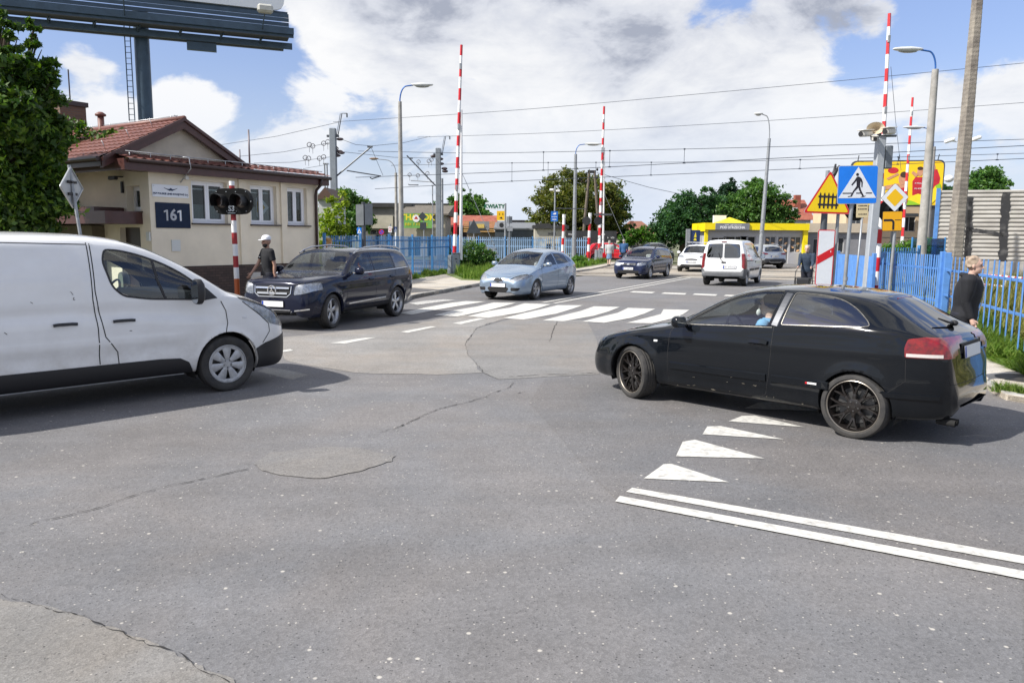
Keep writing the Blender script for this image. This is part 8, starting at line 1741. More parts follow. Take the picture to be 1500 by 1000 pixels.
# ================================================================ trees, shrubs, grass
def leafmat(name,c1,c2,c3):
    if name in MATS: return MATS[name]
    m=bpy.data.materials.new(name); MATS[name]=m; m.use_nodes=True; nt=m.node_tree; nt.nodes.clear(); L=nt.links.new
    o=N(nt,'ShaderNodeOutputMaterial'); g=N(nt,'ShaderNodeNewGeometry'); r=N(nt,'ShaderNodeValToRGB'); L(g.outputs['Random Per Island'],r.inputs[0]); e=r.color_ramp.elements; e[0].color=(*c1,1); e[1].color=(*c3,1); k=r.color_ramp.elements.new(.55); k.color=(*c2,1)
    tc=N(nt,'ShaderNodeTexCoord'); n=N(nt,'ShaderNodeTexNoise',Scale=.8,Detail=3); L(tc.outputs['Object'],n.inputs['Vector']); mr=N(nt,'ShaderNodeMapRange'); mr.inputs['From Min'].default_value=.35; mr.inputs['From Max'].default_value=.65; mr.inputs['To Min'].default_value=.72; mr.inputs['To Max'].default_value=1.25; L(n.outputs['Fac'],mr.inputs['Value'])
    sc=N(nt,'ShaderNodeVectorMath',op='SCALE'); L(r.outputs[0],sc.inputs[0]); L(mr.outputs[0],sc.inputs[3])
    d=N(nt,'ShaderNodeBsdfPrincipled',Roughness=.5); d.inputs['Specular IOR Level'].default_value=.35; t=N(nt,'ShaderNodeBsdfTranslucent'); mx=N(nt,'ShaderNodeMixShader'); mx.inputs[0].default_value=.30
    L(sc.outputs[0],d.inputs['Base Color']); s2=N(nt,'ShaderNodeVectorMath',op='MULTIPLY'); L(sc.outputs[0],s2.inputs[0]); s2.inputs[1].default_value=(1.5,1.7,.6); L(s2.outputs[0],t.inputs[0]); L(d.outputs[0],mx.inputs[1]); L(t.outputs[0],mx.inputs[2]); L(mx.outputs[0],o.inputs[0]); return m
def leaves(name,cent,size,m,parent,seed=0,upbias=.3,droop=0):
    rg=np.random.default_rng(seed); n=len(cent); nn=rg.normal(size=(n,3)); nn[:,2]+=upbias; nn/=np.linalg.norm(nn,axis=1)[:,None]
    a=rg.normal(size=(n,3)); u=np.cross(nn,a); u/=np.linalg.norm(u,axis=1)[:,None]; v=np.cross(nn,u); s=size*rg.uniform(.6,1.35,size=(n,1))
    P=np.stack([cent-u*s,cent+v*s*.48+nn*s*.10,cent+u*s,cent-v*s*.48+nn*s*.10],1).reshape(-1,3)
    me=bpy.data.meshes.new(name); me.vertices.add(4*n); me.vertices.foreach_set('co',P.astype(np.float32).ravel()); me.loops.add(4*n); me.loops.foreach_set('vertex_index',np.arange(4*n,dtype=np.int32)); me.polygons.add(n); me.polygons.foreach_set('loop_start',np.arange(0,4*n,4,dtype=np.int32)); me.update(calc_edges=True); me.materials.append(m); o=bpy.data.objects.new(name,me); return link(o,parent)
def tree(name,label,base,blobs,n,size,m,trunk_r=.2,seed=1,cl=28,sig=.16,group=None,cat='tree',branch=True,rough=.25):
    """blobs: (x,y,z,rx,ry,rz) in metres around the base"""
    t=thing(name,label,cat,tuple(base),0,group); rg=np.random.default_rng(seed); B=np.array(blobs,float); w=(B[:,3]*B[:,5]); w/=w.sum(); k=max(6,n//cl); bi=rg.choice(len(B),k,p=w); d=rg.normal(size=(k,3)); d/=np.linalg.norm(d,axis=1)[:,None]
    rad=np.clip(rg.normal(.86,.16,size=(k,1)),.25,1.15+rough*.3); lump=1+rough*.5*np.sin(d[:,0:1]*5+bi[:,None]*1.7)*np.cos(d[:,2:3]*6+bi[:,None])
    cc=B[bi,:3]+d*rad*lump*B[bi,3:6]; li=rg.integers(0,k,n); sc=(B[bi,3]*sig)[li][:,None]; P=cc[li]+rg.normal(size=(n,3))*sc*np.array([1,1,.7])
    P=P[P[:,2]>.05]; leaves('crown',P,size,m,t,seed)
    mb=MB(); zt=float(B[:,2].max()); c=B[:,:3].mean(0); bark=mat('bark',(.10,.075,.05),.95,nscale=6,namt=.45,bump=1,bscale=20)
    if branch:
        mb.tube([(0,0,0),(c[0]*.3,c[1]*.3,c[2]*.45),(c[0]*.7,c[1]*.7,c[2]*.9),(c[0],c[1],zt)],[trunk_r*1.2,trunk_r,trunk_r*.7,trunk_r*.2],10)
        for i,b in enumerate(B):
            s=.35+.3*rg.random(); p0=Vector((c[0]*.5*s,c[1]*.5*s,c[2]*s)); p1=Vector(b[:3]); mid=p0.lerp(p1,.55)+Vector((0,0,-.1*b[5])); mb.tube([p0,mid,p1],[trunk_r*.55,trunk_r*.3,trunk_r*.08],6)
            for q in range(3):
                dd=rg.normal(size=3); dd/=np.linalg.norm(dd); e=p1+Vector(dd*b[3:6]*.8); mb.tube([mid.lerp(p1,.5),e],[trunk_r*.16,trunk_r*.03],5)
        mb.build('trunk',bark,t,True,60)
    return t
def blobs_from_px(Y,lst,base):
    out=[]
    for (px,py,r,*e) in lst:
        dy=e[0] if e else 0; p=at(px,py,Y+dy)-base; rr=r*(Y+dy)/F; out.append((p.x,p.y,p.z,rr,rr*.9,rr*(e[1] if len(e)>1 else .9)))
    return out
def vegetation():
    gA=leafmat('maple_leaves',(.020,.055,.009),(.040,.095,.013),(.13,.21,.018)); gB=leafmat('dark_leaves',(.018,.062,.024),(.036,.10,.034),(.07,.16,.042)); gC=leafmat('lime_leaves',(.05,.075,.012),(.10,.12,.018),(.17,.16,.03)); gD=leafmat('mid_leaves',(.034,.10,.022),(.068,.155,.032),(.13,.24,.045)); gE=leafmat('hedge_leaves',(.04,.11,.012),(.08,.19,.02),(.14,.27,.03))
    Y=16.5; b=at(-30,348,17); b.z=0; b=Vector((b.x,b.y,0))
    bl=blobs_from_px(16.5,[(5,95,26,-1),(14,55,14,-.8,1.6),(2,28,9,-.8,1.6),(52,70,11,-.3,2.2),(50,40,7,-.3,2.4),(58,110,20,-.2,1.2),(48,140,30,0),(2,160,48,-1),(66,170,22,.4),(60,205,34,.6),(20,225,50,0),(72,245,26,.5),(75,290,24,.8),(30,290,50,.4),(-50,190,70,1.5),(-90,270,70,1),(-30,330,60,.5),(35,335,40,.8),(-60,120,50,2)],b)
    tree('maple_tree','large dense leafy tree at the left edge shading the gatehouse',b,bl,70000,.075,gA,.22,3,60,.17,rough=.7)
    # twigs in front of the roof
    b=Vector((-15.5,22.5,0)); tree('young_tree','loose leafy branches rising over the gatehouse roof beside the chimney',b,[(2.2,.4,3.4,1.3,1.0,1.2),(3.4,0,4.1,.8,.6,.6),(4.3,-.3,4.5,.45,.4,.35),(1.4,-.2,2.6,1.4,1.2,1.2),(2.9,.2,4.9,.5,.4,.35)],11000,.075,gA,.12,5,22,.16,rough=.6)
    b=at(512,348,78); b.z=0; tree('linden_tree','bushy green tree between the nearer mast and the grey building',b,blobs_from_px(78,[(497,295,22),(515,300,20,1),(508,318,28),(528,322,18,-1),(490,325,26),(523,290,10)],b),9000,.20,gD,.25,11)
    b=at(458,348,70); b.z=0
    b=at(680,348,100); b.z=0; tree('linden_tree','rounded green tree behind the red-roofed snack bar',b,blobs_from_px(100,[(676,308,22),(694,306,20,2),(708,316,14),(665,320,20),(690,325,24),(677,292,9,0,1.3)],b),8000,.24,gD,.3,12)
    b=at(648,348,105); b.z=0; tree('shrub_tree','low dark treetops above the cream building left of the farther mast',b,blobs_from_px(105,[(640,312,15),(622,316,12),(655,318,14)],b),3500,.24,gB,.2,13)
    b=at(850,348,88); b.z=0; tree('round_tree','large round olive-green tree behind the middle barrier',b,blobs_from_px(88,[(820,285,30),(850,275,24,1),(838,300,36,-2),(872,292,34,1),(800,315,26),(880,320,30),(850,325,38),(905,325,16),(895,302,18),(792,330,18),(832,262,12),(885,278,14)],b),26000,.20,gC,.45,21,45,.13,rough=.6)
    b=at(885,348,93); b.z=0; tree('dark_tree','darker green foliage on the right shoulder of the round olive tree',b,blobs_from_px(93,[(895,300,24),(905,328,20),(880,330,26)],b),7000,.20,gB,.3,22)
    b=at(1000,348,84); b.z=0; tree('acacia_tree','dark feathery tree at the left of the clump behind the cars',b,blobs_from_px(84,[(985,325,26),(1005,310,26),(975,340,22),(1030,320,28,1),(1012,335,26),(1035,287,9,0,1.6),(1050,305,20,1),(965,348,14),(998,294,14)],b),20000,.17,gB,.35,31,42,.15,rough=.7)
    b=at(1065,348,92); b.z=0; tree('pine_tree','dark blue-green conifer poking up in the middle of the tree clump',b,blobs_from_px(92,[(1066,280,12,0,1.3),(1068,296,22),(1052,300,14),(1080,305,18)],b),6000,.20,leafmat('pine_needles',(.010,.03,.016),(.018,.05,.024),(.03,.07,.03)),.25,32)
    b=at(1110,348,84); b.z=0; tree('linden_tree','broad mid-green tree directly behind the slim lamp post and kiosk',b,blobs_from_px(84,[(1110,290,26),(1125,300,24),(1085,312,26),(1100,325,28),(1140,318,22),(1065,325,20),(1108,272,12),(1092,277,9,0,1.2),(1150,300,12),(1162,315,11)],b),20000,.17,gD,.35,33,42,.14,rough=.7)
    b=at(935,348,72); b.z=0; tree('shrub','pale green bush in front of the brown-roofed house',b,blobs_from_px(72,[(925,348,10),(940,345,11),(950,350,9),(915,352,8)],b),4500,.13,gE,.08,41,cat='shrub')
    b=at(1448,348,68); b.z=0; tree('maple_tree','round green treetop above the noise barrier at the right',b,blobs_from_px(68,[(1445,270,24),(1430,278,17),(1463,276,15),(1440,295,28),(1445,254,10)],b),12000,.16,gD,.3,51,24,.14)
    b=at(1380,348,74); b.z=0; tree('shrub_tree','small dark treetop just right of the yellow billboard',b,blobs_from_px(74,[(1382,278,8),(1386,290,14)],b),2500,.16,gB,.2,52)
    b=at(1225,348,90); b.z=0; tree('shrub_tree','green tree top showing between the triangle sign and the peach block',b,blobs_from_px(90,[(1225,322,12),(1212,326,12),(1235,330,12)],b),4000,.2,gE,.2,53)
    b=at(1342,348,45); b.z=0; tree('hedge','bright green hedge behind the dark blue railings',b,[(x,0,1.1,.75,.5,.75) for x in(-1.2,-.3,.5,1.4,2.2)],9000,.08,gE,.05,54,cat='hedge',branch=False)
    b=at(682,348,41.5); b.z=0; tree('flowering_bush','leafy bush with a few white blossoms right of the grey barrier cabinet',b,[(.1,0,.9,.75,.5,.75),(.9,.2,.8,.6,.5,.6),(-.5,0,.6,.5,.4,.55),(1.4,.3,.6,.4,.4,.5)],9000,.06,gD,.04,55,cat='bush')
    for k in range(14):
        pass
    b=at(846,348,50); b.z=0; tree('bush','small bright bush at the foot of the grey lamp behind the light blue car',b,[(0,0,.35,.5,.4,.38)],1800,.06,gE,.02,56,cat='bush')
    b=Vector((-9.6,26.5,0)); tree('shrub_tree','lime-tinted shrub leaves right beside the gatehouse gutter end',Vector((-6.4,29.5,0)),[(-.3,0,2.6,.5,.4,.9),(-.5,0,1.6,.6,.5,1.0)],4000,.07,leafmat('yellow_leaves',(.10,.17,.01),(.2,.28,.02),(.3,.36,.03)),.05,57)
    # ---- grass
    def grassmat(name,c1,c2,c3): return leafmat(name,c1,c2,c3)
    g1=grassmat('grass_blades',(.06,.13,.015),(.12,.21,.03),(.24,.30,.07)); g2=grassmat('dry_weeds',(.10,.12,.02),(.20,.20,.06),(.36,.32,.13))
    def blades(name,label,n,poly,h,w,m,z=.1,seed=0,lean=.35,group=None):
        rg=np.random.default_rng(seed); P=np.array([p[:2] for p in poly]); lo=P.min(0);hi=P.max(0); pts=[]
        while len(pts)<n:
            q=rg.uniform(lo,hi,size=(n,2)); pts+= [a for a in q if inpoly(a[0],a[1],poly)]
        pts=np.array(pts[:n]); an=rg.uniform(0,2*math.pi,n); dx=np.stack([np.cos(an),np.sin(an),np.zeros(n)],1); an2=rg.uniform(0,2*math.pi,n); ln=np.stack([np.cos(an2),np.sin(an2),np.zeros(n)],1)*(h*lean*rg.uniform(.2,1.2,n))[:,None]
        clump=.55+.75*np.clip(np.sin(pts[:,0]*2.3+seed)*np.cos(pts[:,1]*1.9)+.5*np.sin(pts[:,0]*7+pts[:,1]*5),-.6,1)
        hh=(h*rg.uniform(.45,1.25,n)*clump)[:,None]; b=np.concatenate([pts,np.full((n,1),z)],1); up=np.array([0,0,1.0])
        V=np.stack([b-dx*w,b+dx*w,b+ln*.4+up*hh*.6+dx*w*.7,b+ln+up*hh,b+ln*.4+up*hh*.6-dx*w*.7],1).reshape(-1,3)
        me=bpy.data.meshes.new(name); me.vertices.add(5*n); me.vertices.foreach_set('co',V.astype(np.float32).ravel()); me.loops.add(5*n); me.loops.foreach_set('vertex_index',np.arange(5*n,dtype=np.int32)); me.polygons.add(n); me.polygons.foreach_set('loop_start',np.arange(0,5*n,5,dtype=np.int32)); me.update(calc_edges=True); me.materials.append(m); o=bpy.data.objects.new(name,me); link(o); return tag(o,label,'grass',kind='stuff')
    blades('grass','bright uncut grass between the tall left barrier and the pavement',26000,[(-2.9,38.0),(-2.1,33.4),(-.9,32.6),(0,34.7),(1.6,41.3),(-2.6,43)],.38,.014,g1,.12,1)
    blades('grass','low bright grass strip by the grey lamp and small cabinet',9000,[(2.6,47.3),(3.8,46.8),(5.9,54),(7.1,58.2),(4.1,58.2)],.30,.02,g1,.11,2)
    p0=at(1384,400,17.0); p1=at(1500,400,12.4); dd=p1-p0; nn=Vector((-dd.y,dd.x,0)).normalized(); nn=nn if nn.x<0 else -nn
    A=Vector((p0.x,p0.y,0)); Bq=Vector((p0.x+dd.x*1.6,p0.y+dd.y*1.6,0))
    strip=[tuple((A+nn*.55)[:2]),tuple((Bq+nn*.55)[:2]),tuple((Bq-nn*.4)[:2]),tuple((A-nn*.4)[:2])]
    blades('grass','long tangled grass along the foot of the right fence',30000,strip,.34,.006,g1,.08,3,.6)
    strip2=[tuple((A-nn*.3)[:2]),tuple((Bq-nn*.3)[:2]),(22,11),(26,24),(14,26)]
    blades('dry_grass','tall yellowing weeds behind the right blue fence',60000,strip2,.55,.009,g2,.11,4,.5)
    blades('grass','grass at the foot of the left blue fence',9000,[(-6.0,25.5),(-5.7,25.4),(-3.0,40),(-3.4,41)],.28,.012,g1,.08,5)
    blades('weeds','tuft of weeds in the kerb joint behind the black car',900,[(5.95,9.45),(6.15,9.2),(6.45,9.15),(6.3,9.55)],.10,.004,g1,.06,6,.9)
    blades('dry_grass','coarse grass on the railway side beyond the right fence',30000,[(14,26),(26,24),(40,28),(40,34),(16,34)],.5,.02,g2,.1,7,.5)
vegetation()
# ================================================================ people
def remesh(mb,name,m,parent,vox=.012,smooth=2):
    me=bpy.data.meshes.new('tmp'); me.from_pydata([tuple(v) for v in mb.v],[],mb.f); o=bpy.data.objects.new('tmp',me); C.objects.link(o)
    md=o.modifiers.new('r','REMESH'); md.mode='VOXEL'; md.voxel_size=vox; md.use_smooth_shade=True
    if smooth: ms=o.modifiers.new('s','SMOOTH'); ms.iterations=smooth; ms.factor=.5
    bpy.context.view_layer.update(); me2=bpy.data.meshes.new_from_object(o.evaluated_get(bpy.context.evaluated_depsgraph_get())); me2.name=name
    bpy.data.objects.remove(o); bpy.data.meshes.remove(me); me2.materials.clear(); me2.materials.append(m); r_=bpy.data.objects.new(name,me2); return link(r_,parent)
def loft(mb,rings,n=18):
    """rings: (cx,cy,cz,rx,ry)"""
    v=[];f=[]
    for (cx,cy,cz,rx,ry) in rings:
        for k in range(n): a=2*math.pi*k/n; v.append((cx+rx*math.cos(a),cy+ry*math.sin(a),cz))
    for i in range(len(rings)-1):
        for k in range(n): f.append((i*n+k,i*n+(k+1)%n,(i+1)*n+(k+1)%n,(i+1)*n+k))
    f.append(tuple(range(n))[::-1]); f.append(tuple(range((len(rings)-1)*n,len(rings)*n))); mb.add(v,f)
def hand(mb,w,d,s=1,curl=.5,sg=1):
    """hand hanging from wrist w pointing along d"""
    d=Vector(d).normalized(); side=Vector((0,1,0)) if abs(d.y)<.8 else Vector((1,0,0)); fw=side.cross(d).normalized()*(1 if side.cross(d).x>0 else -1); pn=d.cross(fw).normalized()
    w=Vector(w); mb.tube([w-d*.02,w+d*.03*s,w+d*.085*s],[.024*s,.033*s,.034*s],8)
    mb.ball(w+d*.06*s,(.036*s,.018*s,.045*s),0,8) if False else mb.tube([w+d*.05*s-fw*.018*s,w+d*.05*s+fw*.018*s],.026*s,8)
    for k,l in enumerate((.072,.080,.075,.060)):
        b=w+d*.085*s+fw*(.027-.018*k)*s; q=pn*sg*(-.25-.5*curl); mb.tube([b,b+(d+q*.3).normalized()*l*.45*s,b+(d+q*.3).normalized()*l*.45*s+(d*.7+q*1.0).normalized()*l*.55*s],[.0095*s,.009*s,.007*s],6)
    b=w+d*.035*s+fw*.028*s; mb.tube([b,b+(fw*.8+d*.6).normalized()*.035*s,b+(fw*.5+d*1.0).normalized()*.065*s],[.013*s,.011*s,.008*s],6)
def head_mesh(mb,c,s=1,fwd=Vector((1,0,0)),jaw=1):
    c=Vector(c); f=fwd.normalized(); l=Z3.cross(f); P=lambda a,b,z:c+f*a*s+l*b*s+Z3*z*s
    rot=Matrix((f,l,Z3)).transposed()
    mb.ball(P(-.008,0,.03),(.098*s,.076*s,.105*s),0,14,rot); mb.ball(P(.022,0,-.045),(.066*s,.056*s*jaw,.075*s),0,12,rot); mb.ball(P(.055,0,-.085),(.028*s,.03*s,.025*s),0,8,rot)
    mb.tube([P(.085,0,.015),P(.112,0,-.025),P(.092,0,-.035)],[.009*s,.015*s,.012*s],8)  # nose
    mb.tube([P(.075,-.045,.035),P(.092,0,.038),P(.075,.045,.035)],.012*s,6)             # brow
    mb.tube([P(.076,-.022,-.062),P(.088,0,-.060),P(.076,.022,-.062)],.008*s,6); mb.tube([P(.074,-.02,-.072),P(.084,0,-.073),P(.074,.02,-.072)],.007*s,6)
    for sg in(-1,1): mb.ball(P(-.01,sg*.078,-.005),(.018*s,.010*s,.032*s),0,8,rot)
    return P
def person(label,loc,rz,H=1.76,shirt=None,trs=None,skin=None,hairm=None,style='short',walk=.5,arms=((-.3,.3),(.3,.4)),sleeve='short',lean=0,skirt=None,shoes=None,cap=None,beard=None,female=False,bulk=1,headfwd=0,drop=0,seated=False,bag=None,nshoe='shoe',name='person',armside=.05,group=None):
    s=H/1.76; t=thing(name,label,'person',loc,rz,group); lx=lean; hipz=.93*s-drop; shz=1.45*s-drop; hd=Vector((lx*1.25+.02,0,1.63*s-drop+ (0 if not seated else 0)))
    body=MB(); sh=MB(); tr=MB(); so=MB(); W=.195*s*bulk if not female else .172*s*bulk
    fh=Vector((math.cos(headfwd),math.sin(headfwd),0)); P=head_mesh(body,hd,s,fh)
    body.tube([(lx*.95,0,1.40*s-drop),(lx*1.1+.0,0,1.50*s-drop),hd+Vector((0,0,-.04))],[.062*s,.052*s,.052*s],12)
    tor=lambda e:[(lx*0,0,hipz-.10*s,.105*s*bulk+e,.155*s*bulk+e),(lx*.15,0,hipz,.115*s*bulk+e,.165*s*bulk+e),(lx*.35,0,hipz+.13*s,.105*s*bulk+e,.140*s*bulk+e),(lx*.6,0,hipz+.28*s,.118*s*bulk+e,.160*s*bulk+e),(lx*.8,0,hipz+.40*s,.115*s*bulk+e,W*.93+e),(lx*.95,0,shz+.0,.088*s*bulk+e,W*.90+e),(lx,0,shz+.05*s,.06*s+e,W*.45+e)]
    loft(body,tor(-.012)); loft(sh,tor(.014)) 
    # arms
    for sg,(a,e) in zip((1,-1),arms):
        s0=Vector((lx*.95,sg*(W-.02),shz-.02*s)); up=Vector((math.sin(a),sg*armside,-math.cos(a))).normalized(); el=s0+up*.30*s; lo=Vector((math.sin(a+e),-sg*.02,-math.cos(a+e))).normalized(); wr=el+lo*.25*s
        body.tube([s0,s0.lerp(el,.5),el,el.lerp(wr,.35),wr],[.050*s,.044*s,.037*s,.038*s,.025*s],10); hand(body,wr,lo,s,.5,sg)
        end=.62 if sleeve=='short' else 1
        if sleeve=='short': sh.tube([s0+Vector((0,-sg*.03,.02)),s0,s0.lerp(el,.35),s0.lerp(el,.66)],[.07*s,.070*s,.064*s,.060*s],12)
        else: sh.tube([s0+Vector((0,-sg*.03,.02)),s0,s0.lerp(el,.5),el,wr],[.075*s*bulk,.074*s*bulk,.064*s*bulk,.058*s,.040*s],12)
    # legs
    for sg,ph in((1,walk),(-1,-walk)):
        h0=Vector((0,sg*.09*s,hipz-.05*s))
        if seated: kn=h0+Vector((.40*s,sg*.04,.05)); an=kn+Vector((.20,0,-.17*s)); kb=0
        else:
            a=ph*.5; kb=.12 if ph>0 else .55*abs(ph); th=Vector((math.sin(a),0,-math.cos(a))); kn=h0+th*.42*s; shn=Vector((math.sin(a-kb),0,-math.cos(a-kb))); an=kn+shn*.40*s
            dz=an.z-.08*s
            an.z-=dz*1.0 if ph>0 else dz*.35; kn.z-=dz*.5
        body.tube([h0,h0.lerp(kn,.5),kn,kn.lerp(an,.35),an],[.082*s,.072*s,.052*s,.052*s,.036*s],10)
        toe=an+Vector((.15*s,sg*.02,-.045*s if ph>0 or seated else -.06*s)); body.tube([an,an+Vector((-.02,0,-.04*s)),toe],[.036*s,.036*s,.028*s],8)
        if skirt is None: tr.tube([h0+Vector((0,0,.10*s)),h0,h0.lerp(kn,.5),kn,kn.lerp(an,.5),an+Vector((0,0,.03))],[.105*s*bulk,.105*s*bulk,.092*s*bulk,.070*s,.062*s,.055*s],12)
        sm=MB(); q=an+Vector((-.045*s,0,-.05*s)); z0=q.z-.03; sm.tube([q+Vector((-.01,0,.015)),q+Vector((.06*s,0,.012)),q+Vector((.15*s,0,-.002)),q+Vector((.215*s,0,-.012))],[.038*s,.045*s,.042*s,.028*s],10)
        sm.tube([q+Vector((.02,0,.01)),q+Vector((.02,0,.07*s))],[.042*s,.040*s],10)
        o=remesh(sm,nshoe,shoes or mat('dark_shoe',(.02,.02,.022),.5),t,.012,2)
    remesh(body,'body',skin or m_skin,t,.0085,1); remesh(sh,'shirt' if sleeve=='short' else 'jacket',shirt,t,.014,3)
    if skirt is None: loft(tr,[(0,0,hipz-.12*s,.11*s*bulk+.01,.155*s*bulk+.01),(lx*.15,0,hipz+.04*s,.115*s*bulk+.006,.165*s*bulk+.006)]); remesh(tr,'trousers',trs,t,.014,3)
    else: loft(tr,[(0,0,.48*s,.17*s,.20*s),(0,0,.7*s,.15*s,.19*s),(0,0,hipz,.125*s,.17*s),(0,0,hipz+.08*s,.12*s,.155*s)]); remesh(tr,'skirt',skirt,t,.014,2)
    # eyes
    for sg in(-1,1): e=MB(); e.ball(P(.078,sg*.030,.012),.010*s,0,6); e.build('eye',mat('eye_dark',(.03,.02,.015),.2),t,True)
    rot=Matrix((fh,Z3.cross(fh),Z3)).transposed()
    if hairm:
        h=MB()
        if style=='short': h.ball(P(-.022,0,.045),(.098*s,.084*s,.105*s),0,12,rot)
        if style=='bob': h.ball(P(-.028,0,.035),(.108*s,.096*s,.118*s),0,12,rot); h.ball(P(-.055,0,-.03),(.075*s,.088*s,.08*s),0,10,rot); h.ball(P(.03,0,.105),(.06*s,.07*s,.04*s),0,8,rot)
        if style=='bun': h.ball(P(-.022,0,.045),(.100*s,.086*s,.105*s),0,12,rot); h.ball(P(-.10,0,.10),(.06*s,.06*s,.055*s),0,10,rot); h.tube([P(-.08,.02,-.02),P(-.11,.05,-.16)],[.05*s,.02*s],8)
        for v in range(40):
            a=random.Random(v).uniform(0,6.28); z=random.Random(v+99).uniform(-.02,.13); h.ball(P(-.03+.085*math.cos(a)*.9,.078*math.sin(a),z),.020*s,0,4) if math.cos(a)<.45 else None
        remesh(h,'hair',hairm,t,.012,2)
    if beard: h=MB(); h.ball(P(.030,0,-.062),(.064*s,.060*s,.062*s),0,10,rot); h.ball(P(.066,0,-.052),(.026*s,.03*s,.012*s),0,8,rot); remesh(h,'beard',beard,t,.010,2)
    if cap:
        h=MB(); h.lathe([(.100*s,.0),(.102*s,.04*s),(.088*s,.075*s),(.05*s,.10*s),(0,.105*s)],P(-.006,0,.052),20,0,rot); h.build('cap',cap,t,True,60)
        b=MB(); v=[]; n=12
        for k in range(n+1):
            a=-1.0+2.0*k/n; v+=[P(.0+.095*math.cos(a),.090*math.sin(a),.066),P(.03+.155*math.cos(a*.75),.085*math.sin(a),.048),P(.03+.155*math.cos(a*.75),.085*math.sin(a),.040),P(.0+.095*math.cos(a),.090*math.sin(a),.056)]
        b.add(v,[(4*k+q,4*k+(q+1)%4,4*k+4+(q+1)%4,4*k+4+q) for k in range(n) for q in range(4)]); b.build('cap_peak',cap,t)
    return t,P,s
def people():
    blk=mat('black_cloth',(.010,.011,.015),.85,nscale=20,namt=.3,bump=.3,bscale=50); navy=mat('navy_jacket',(.035,.055,.09),.85,nscale=8,col2=(.02,.035,.06),bump=.4,bscale=25); dn=mat('dark_trousers',(.014,.016,.028),.85,nscale=9,namt=.3,bump=.3,bscale=25); wh=mat('white_cloth',(.78,.79,.82),.7,nscale=10,namt=.06); gj=mat('pale_grey_jacket',(.42,.43,.44),.85,nscale=8,namt=.15,bump=.3,bscale=20); bj=mat('blue_shirt',(.03,.10,.24),.8,nscale=8,namt=.2); grh=mat('grey_hair',(.42,.40,.36),.8,nscale=30,namt=.3); bl=mat('blonde_hair',(.42,.24,.09),.7,nscale=30,namt=.4); bl2=mat('light_blonde_hair',(.40,.31,.23),.7,nscale=30,namt=.3); dh=mat('dark_hair',(.012,.010,.009),.6,nscale=30,namt=.3); skt=mat('blue_skirt',(.14,.24,.38),.8,nscale=8,namt=.2)
    p=at(391,348,17.3); t,P,s=person('man in white cap, black polo shirt and black trousers walking past the gatehouse',(p.x,p.y,.1),R(222),1.80,blk,dn,m_skin,None,walk=.55,arms=((-.18,.22),(.42,.25)),cap=wh,beard=dh,bulk=1.04,headfwd=.15,armside=.12,shoes=wh)
    c=at(406,405,17.0); b=MB(); b.box((0,0,0),(.03,.12,.20),0,rot=Matrix.Rotation(R(15),3,'X'),bev=.02); b.box((.0,.02,-.05),(.05,.10,.12),0,rot=Matrix.Rotation(R(-12),3,'X'),bev=.03); o=b.build('paper_bag',wh); o.location=(c.x,c.y,c.z); tag(o,'crumpled white bag carried low by the man in the white cap','bag')
    lg=MB(); 
    f=frame((0,0,0),(0,1,0),Z3); lg.prism([(-.13,0),(-.07,0),(-.07,.018),(-.13,.018)],0,.004,0,f); o=lg.build('shirt_logo',m_white,t); o.location=(.140,.0,1.33)
    q=at(482,348,24.2); person('woman with blonde hair in a bun, only her head showing above the dark blue car',(q.x,q.y,.1),R(70),1.74,wh,dn,m_skin2,bl,'bun',walk=.3,female=True,sleeve='long')
    # woman in black hooded jacket behind the black car
    a=gp(1440,558,.09); person_loc=Vector((a.x-.24,a.y+.16,.09)); t,P,s=person('fair-haired person in black zipped jacket and pale shoes walking right behind the black car',tuple(person_loc),R(-35),1.62,blk,dn,m_skin2,bl2,'short',walk=.62,arms=((-.28,.30),(-.05,.40)),sleeve='long',lean=.05,female=True,bulk=1.42,shoes=mat('beige_shoe',(.62,.57,.48),.7,nscale=10,namt=.15))
    z=MB(); z.tube([(.165,.015,1.35),(.215,.02,1.22),(.205,.02,1.06),(.17,.02,.92)],.008,5); z.build('zip',wh,t); h=MB(); h.tube([(.01+.075*math.cos(a),.10*math.sin(a),1.375-.012*math.cos(a)) for a in np.linspace(.5,5.8,14)],.030,8); remesh(h,'hood',blk,t,.014,2)
    # old person with walking frame
    q=at(1185,348,25.5); t,P,s=person('elderly person in grey-blue jacket leaning on a walking frame beside the striped board',(q.x,q.y,.075),R(-120),1.66,navy,dn,m_skin2,grh,'short',walk=.25,arms=((.35,.75),(.35,.75)),sleeve='long',lean=.14,bulk=1.15)
    w=thing('walking_frame','black wheeled walking frame held by the elderly person by the road','walking frame',(q.x,q.y,.075),R(-120)); fm=mat('frame_black',(.02,.02,.022),.4)
    for sg in(-1,1):
        mb=MB(); mb.tube([(.30,sg*.26,.86),(.50,sg*.26,.84),(.55,sg*.27,.6),(.66,sg*.28,.1)],.014,6); mb.tube([(.52,sg*.26,.62),(.30,sg*.27,.1)],.014,6); mb.build('side_frame',fm,w,True,60)
        for x in(.30,.66): mb=MB(); mb.lathe([(.03,-.015),(.09,-.015),(.1,0),(.09,.015),(.03,.015)],(x,sg*.28,.1),16,0,Matrix.Rotation(R(90),3,'X')); mb.build('wheel',fm,w,True,50)
    mb=MB(); mb.box((.50,0,.60),(.28,.46,.05),0,bev=.02); mb.box((.55,0,.50),(.24,.4,.2),0,bev=.03); mb.build('seat',fm,w)
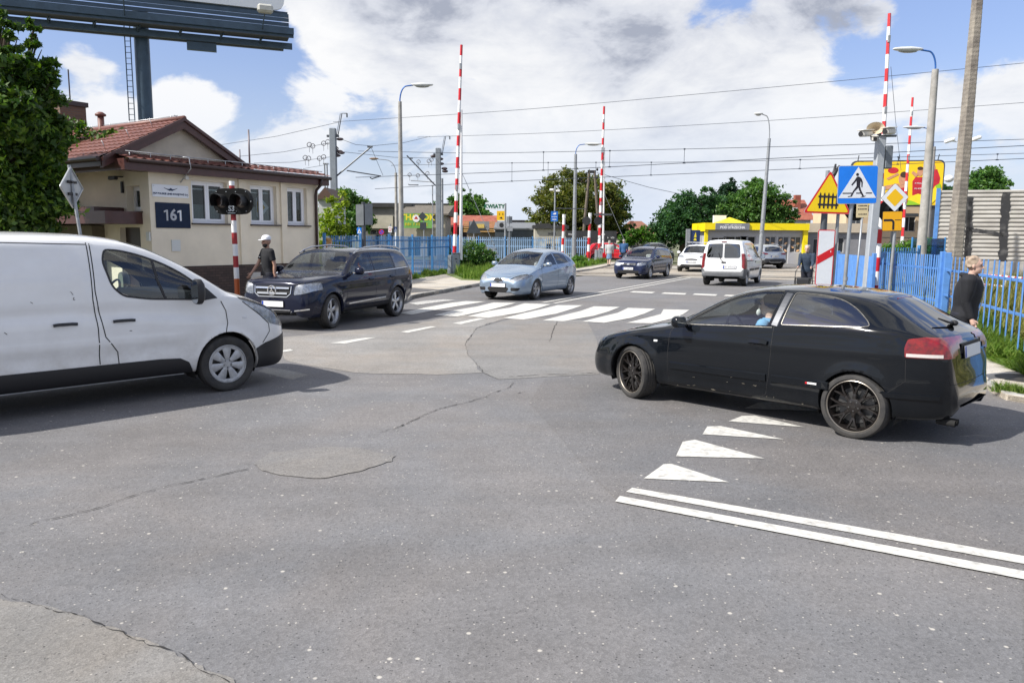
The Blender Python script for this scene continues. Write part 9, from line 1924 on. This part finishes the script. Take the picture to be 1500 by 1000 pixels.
    for (px,Y,lab,H,st,sh_,tk) in((893,52.0,'woman in pale grey jacket and light blue skirt walking away near the red car',1.66,'bob',gj,1),(914,53.5,'grey-haired person in blue shirt walking away just left of the navy estate car',1.74,'short',bj,0)):
        q=at(px,348,Y); person(lab,(q.x,q.y,.1 if px<900 else .1),R(72),H,sh_,dn,m_skin2,grh,st,walk=.35,sleeve='long',skirt=skt if tk else None,bulk=1.25)
    return dict(blk=blk,bj=bj,dh=dh,gj=gj,wh=wh)
def driver(car,label,x,z,shirt,hair,side=.36,arms=((.5,.7),(.62,.62)),style='short',H=1.76):
    """seated person whose hips sit at height z in the car"""
    M_=Matrix.Translation(car.root.location)@Matrix.Rotation(car.root.rotation_euler[2],4,'Z'); p=M_@Vector((car.lx(x),side,z)); person(label,(p.x,p.y,p.z-.36),car.root.rotation_euler[2],H,shirt,mat('dark_trousers',(.014,.016,.028),.85),m_skin2,hair,style,arms=arms,sleeve='short',seated=True,drop=.57)
CA=black_hatchback(); CV=white_van(); CS=suv(); CM_=small_mpv(); CE=estate_car(); CK=kangoo()
crossover('crossover_car','white crossover car with roof rack bars beside the dark blue advertising pillar',(994,397.5),-112,-1,True,('pearl_white_paint',(.74,.75,.76),0),True)
crossover('crossover_car','silver crossover car seen from behind in front of the yellow kiosk',(1143,393.5),100,-1,False,('silver_car_paint',(.42,.45,.48),.6))
crossover('parked_car','bright red car parked beyond the crossing behind the middle barrier cabinet',(872,385.0),-14,-1,False,('red_car_paint',(.50,.008,.02),0))
crossover('parked_car','small dark car glimpsed between the navy estate and the white crossover',(984,385),-80,1,True,('dark_green_paint',(.02,.028,.025),0))
pp=people()
driver(CA,'driver with dark curly hair and light blue shirt inside the black hatchback',2.27,.49,mat('light_blue_shirt',(.16,.34,.55),.8),pp['dh'])
driver(CV,'driver sitting at the wheel of the white panel van',2.05,.95,mat('grey_shirt',(.1,.11,.12),.8),pp['dh'])
driver(CS,'driver seen as a dark figure behind the windscreen of the dark blue wagon',2.3,.72,pp['blk'],pp['dh'])
driver(CM_,'driver in pale shirt at the open window of the light blue car',2.3,.66,mat('pale_shirt',(.35,.36,.38),.8),pp['dh'])
driver(CE,'driver at the wheel of the navy estate car',2.2,.60,pp['gj'],pp['dh'])
# little white charm hanging in the black hatchback
M_=Matrix.Translation(CA.root.location)@Matrix.Rotation(CA.root.rotation_euler[2],4,'Z'); p=M_@Vector((CA.lx(1.95),0,1.20)); mb=MB(); mb.tube([(0,0,0),(0,0,-.10)],.003,4); mb.ball((0,0,-.13),(.03,.02,.04),0,8); mb.box((0,0,.0),(.03,.22,.07),1,rz=CA.root.rotation_euler[2],bev=.02); o=mb.build('hanging_charm',[m_white,m_black]); o.location=p; tag(o,'small white charm hanging under the mirror of the black hatchback','charm')
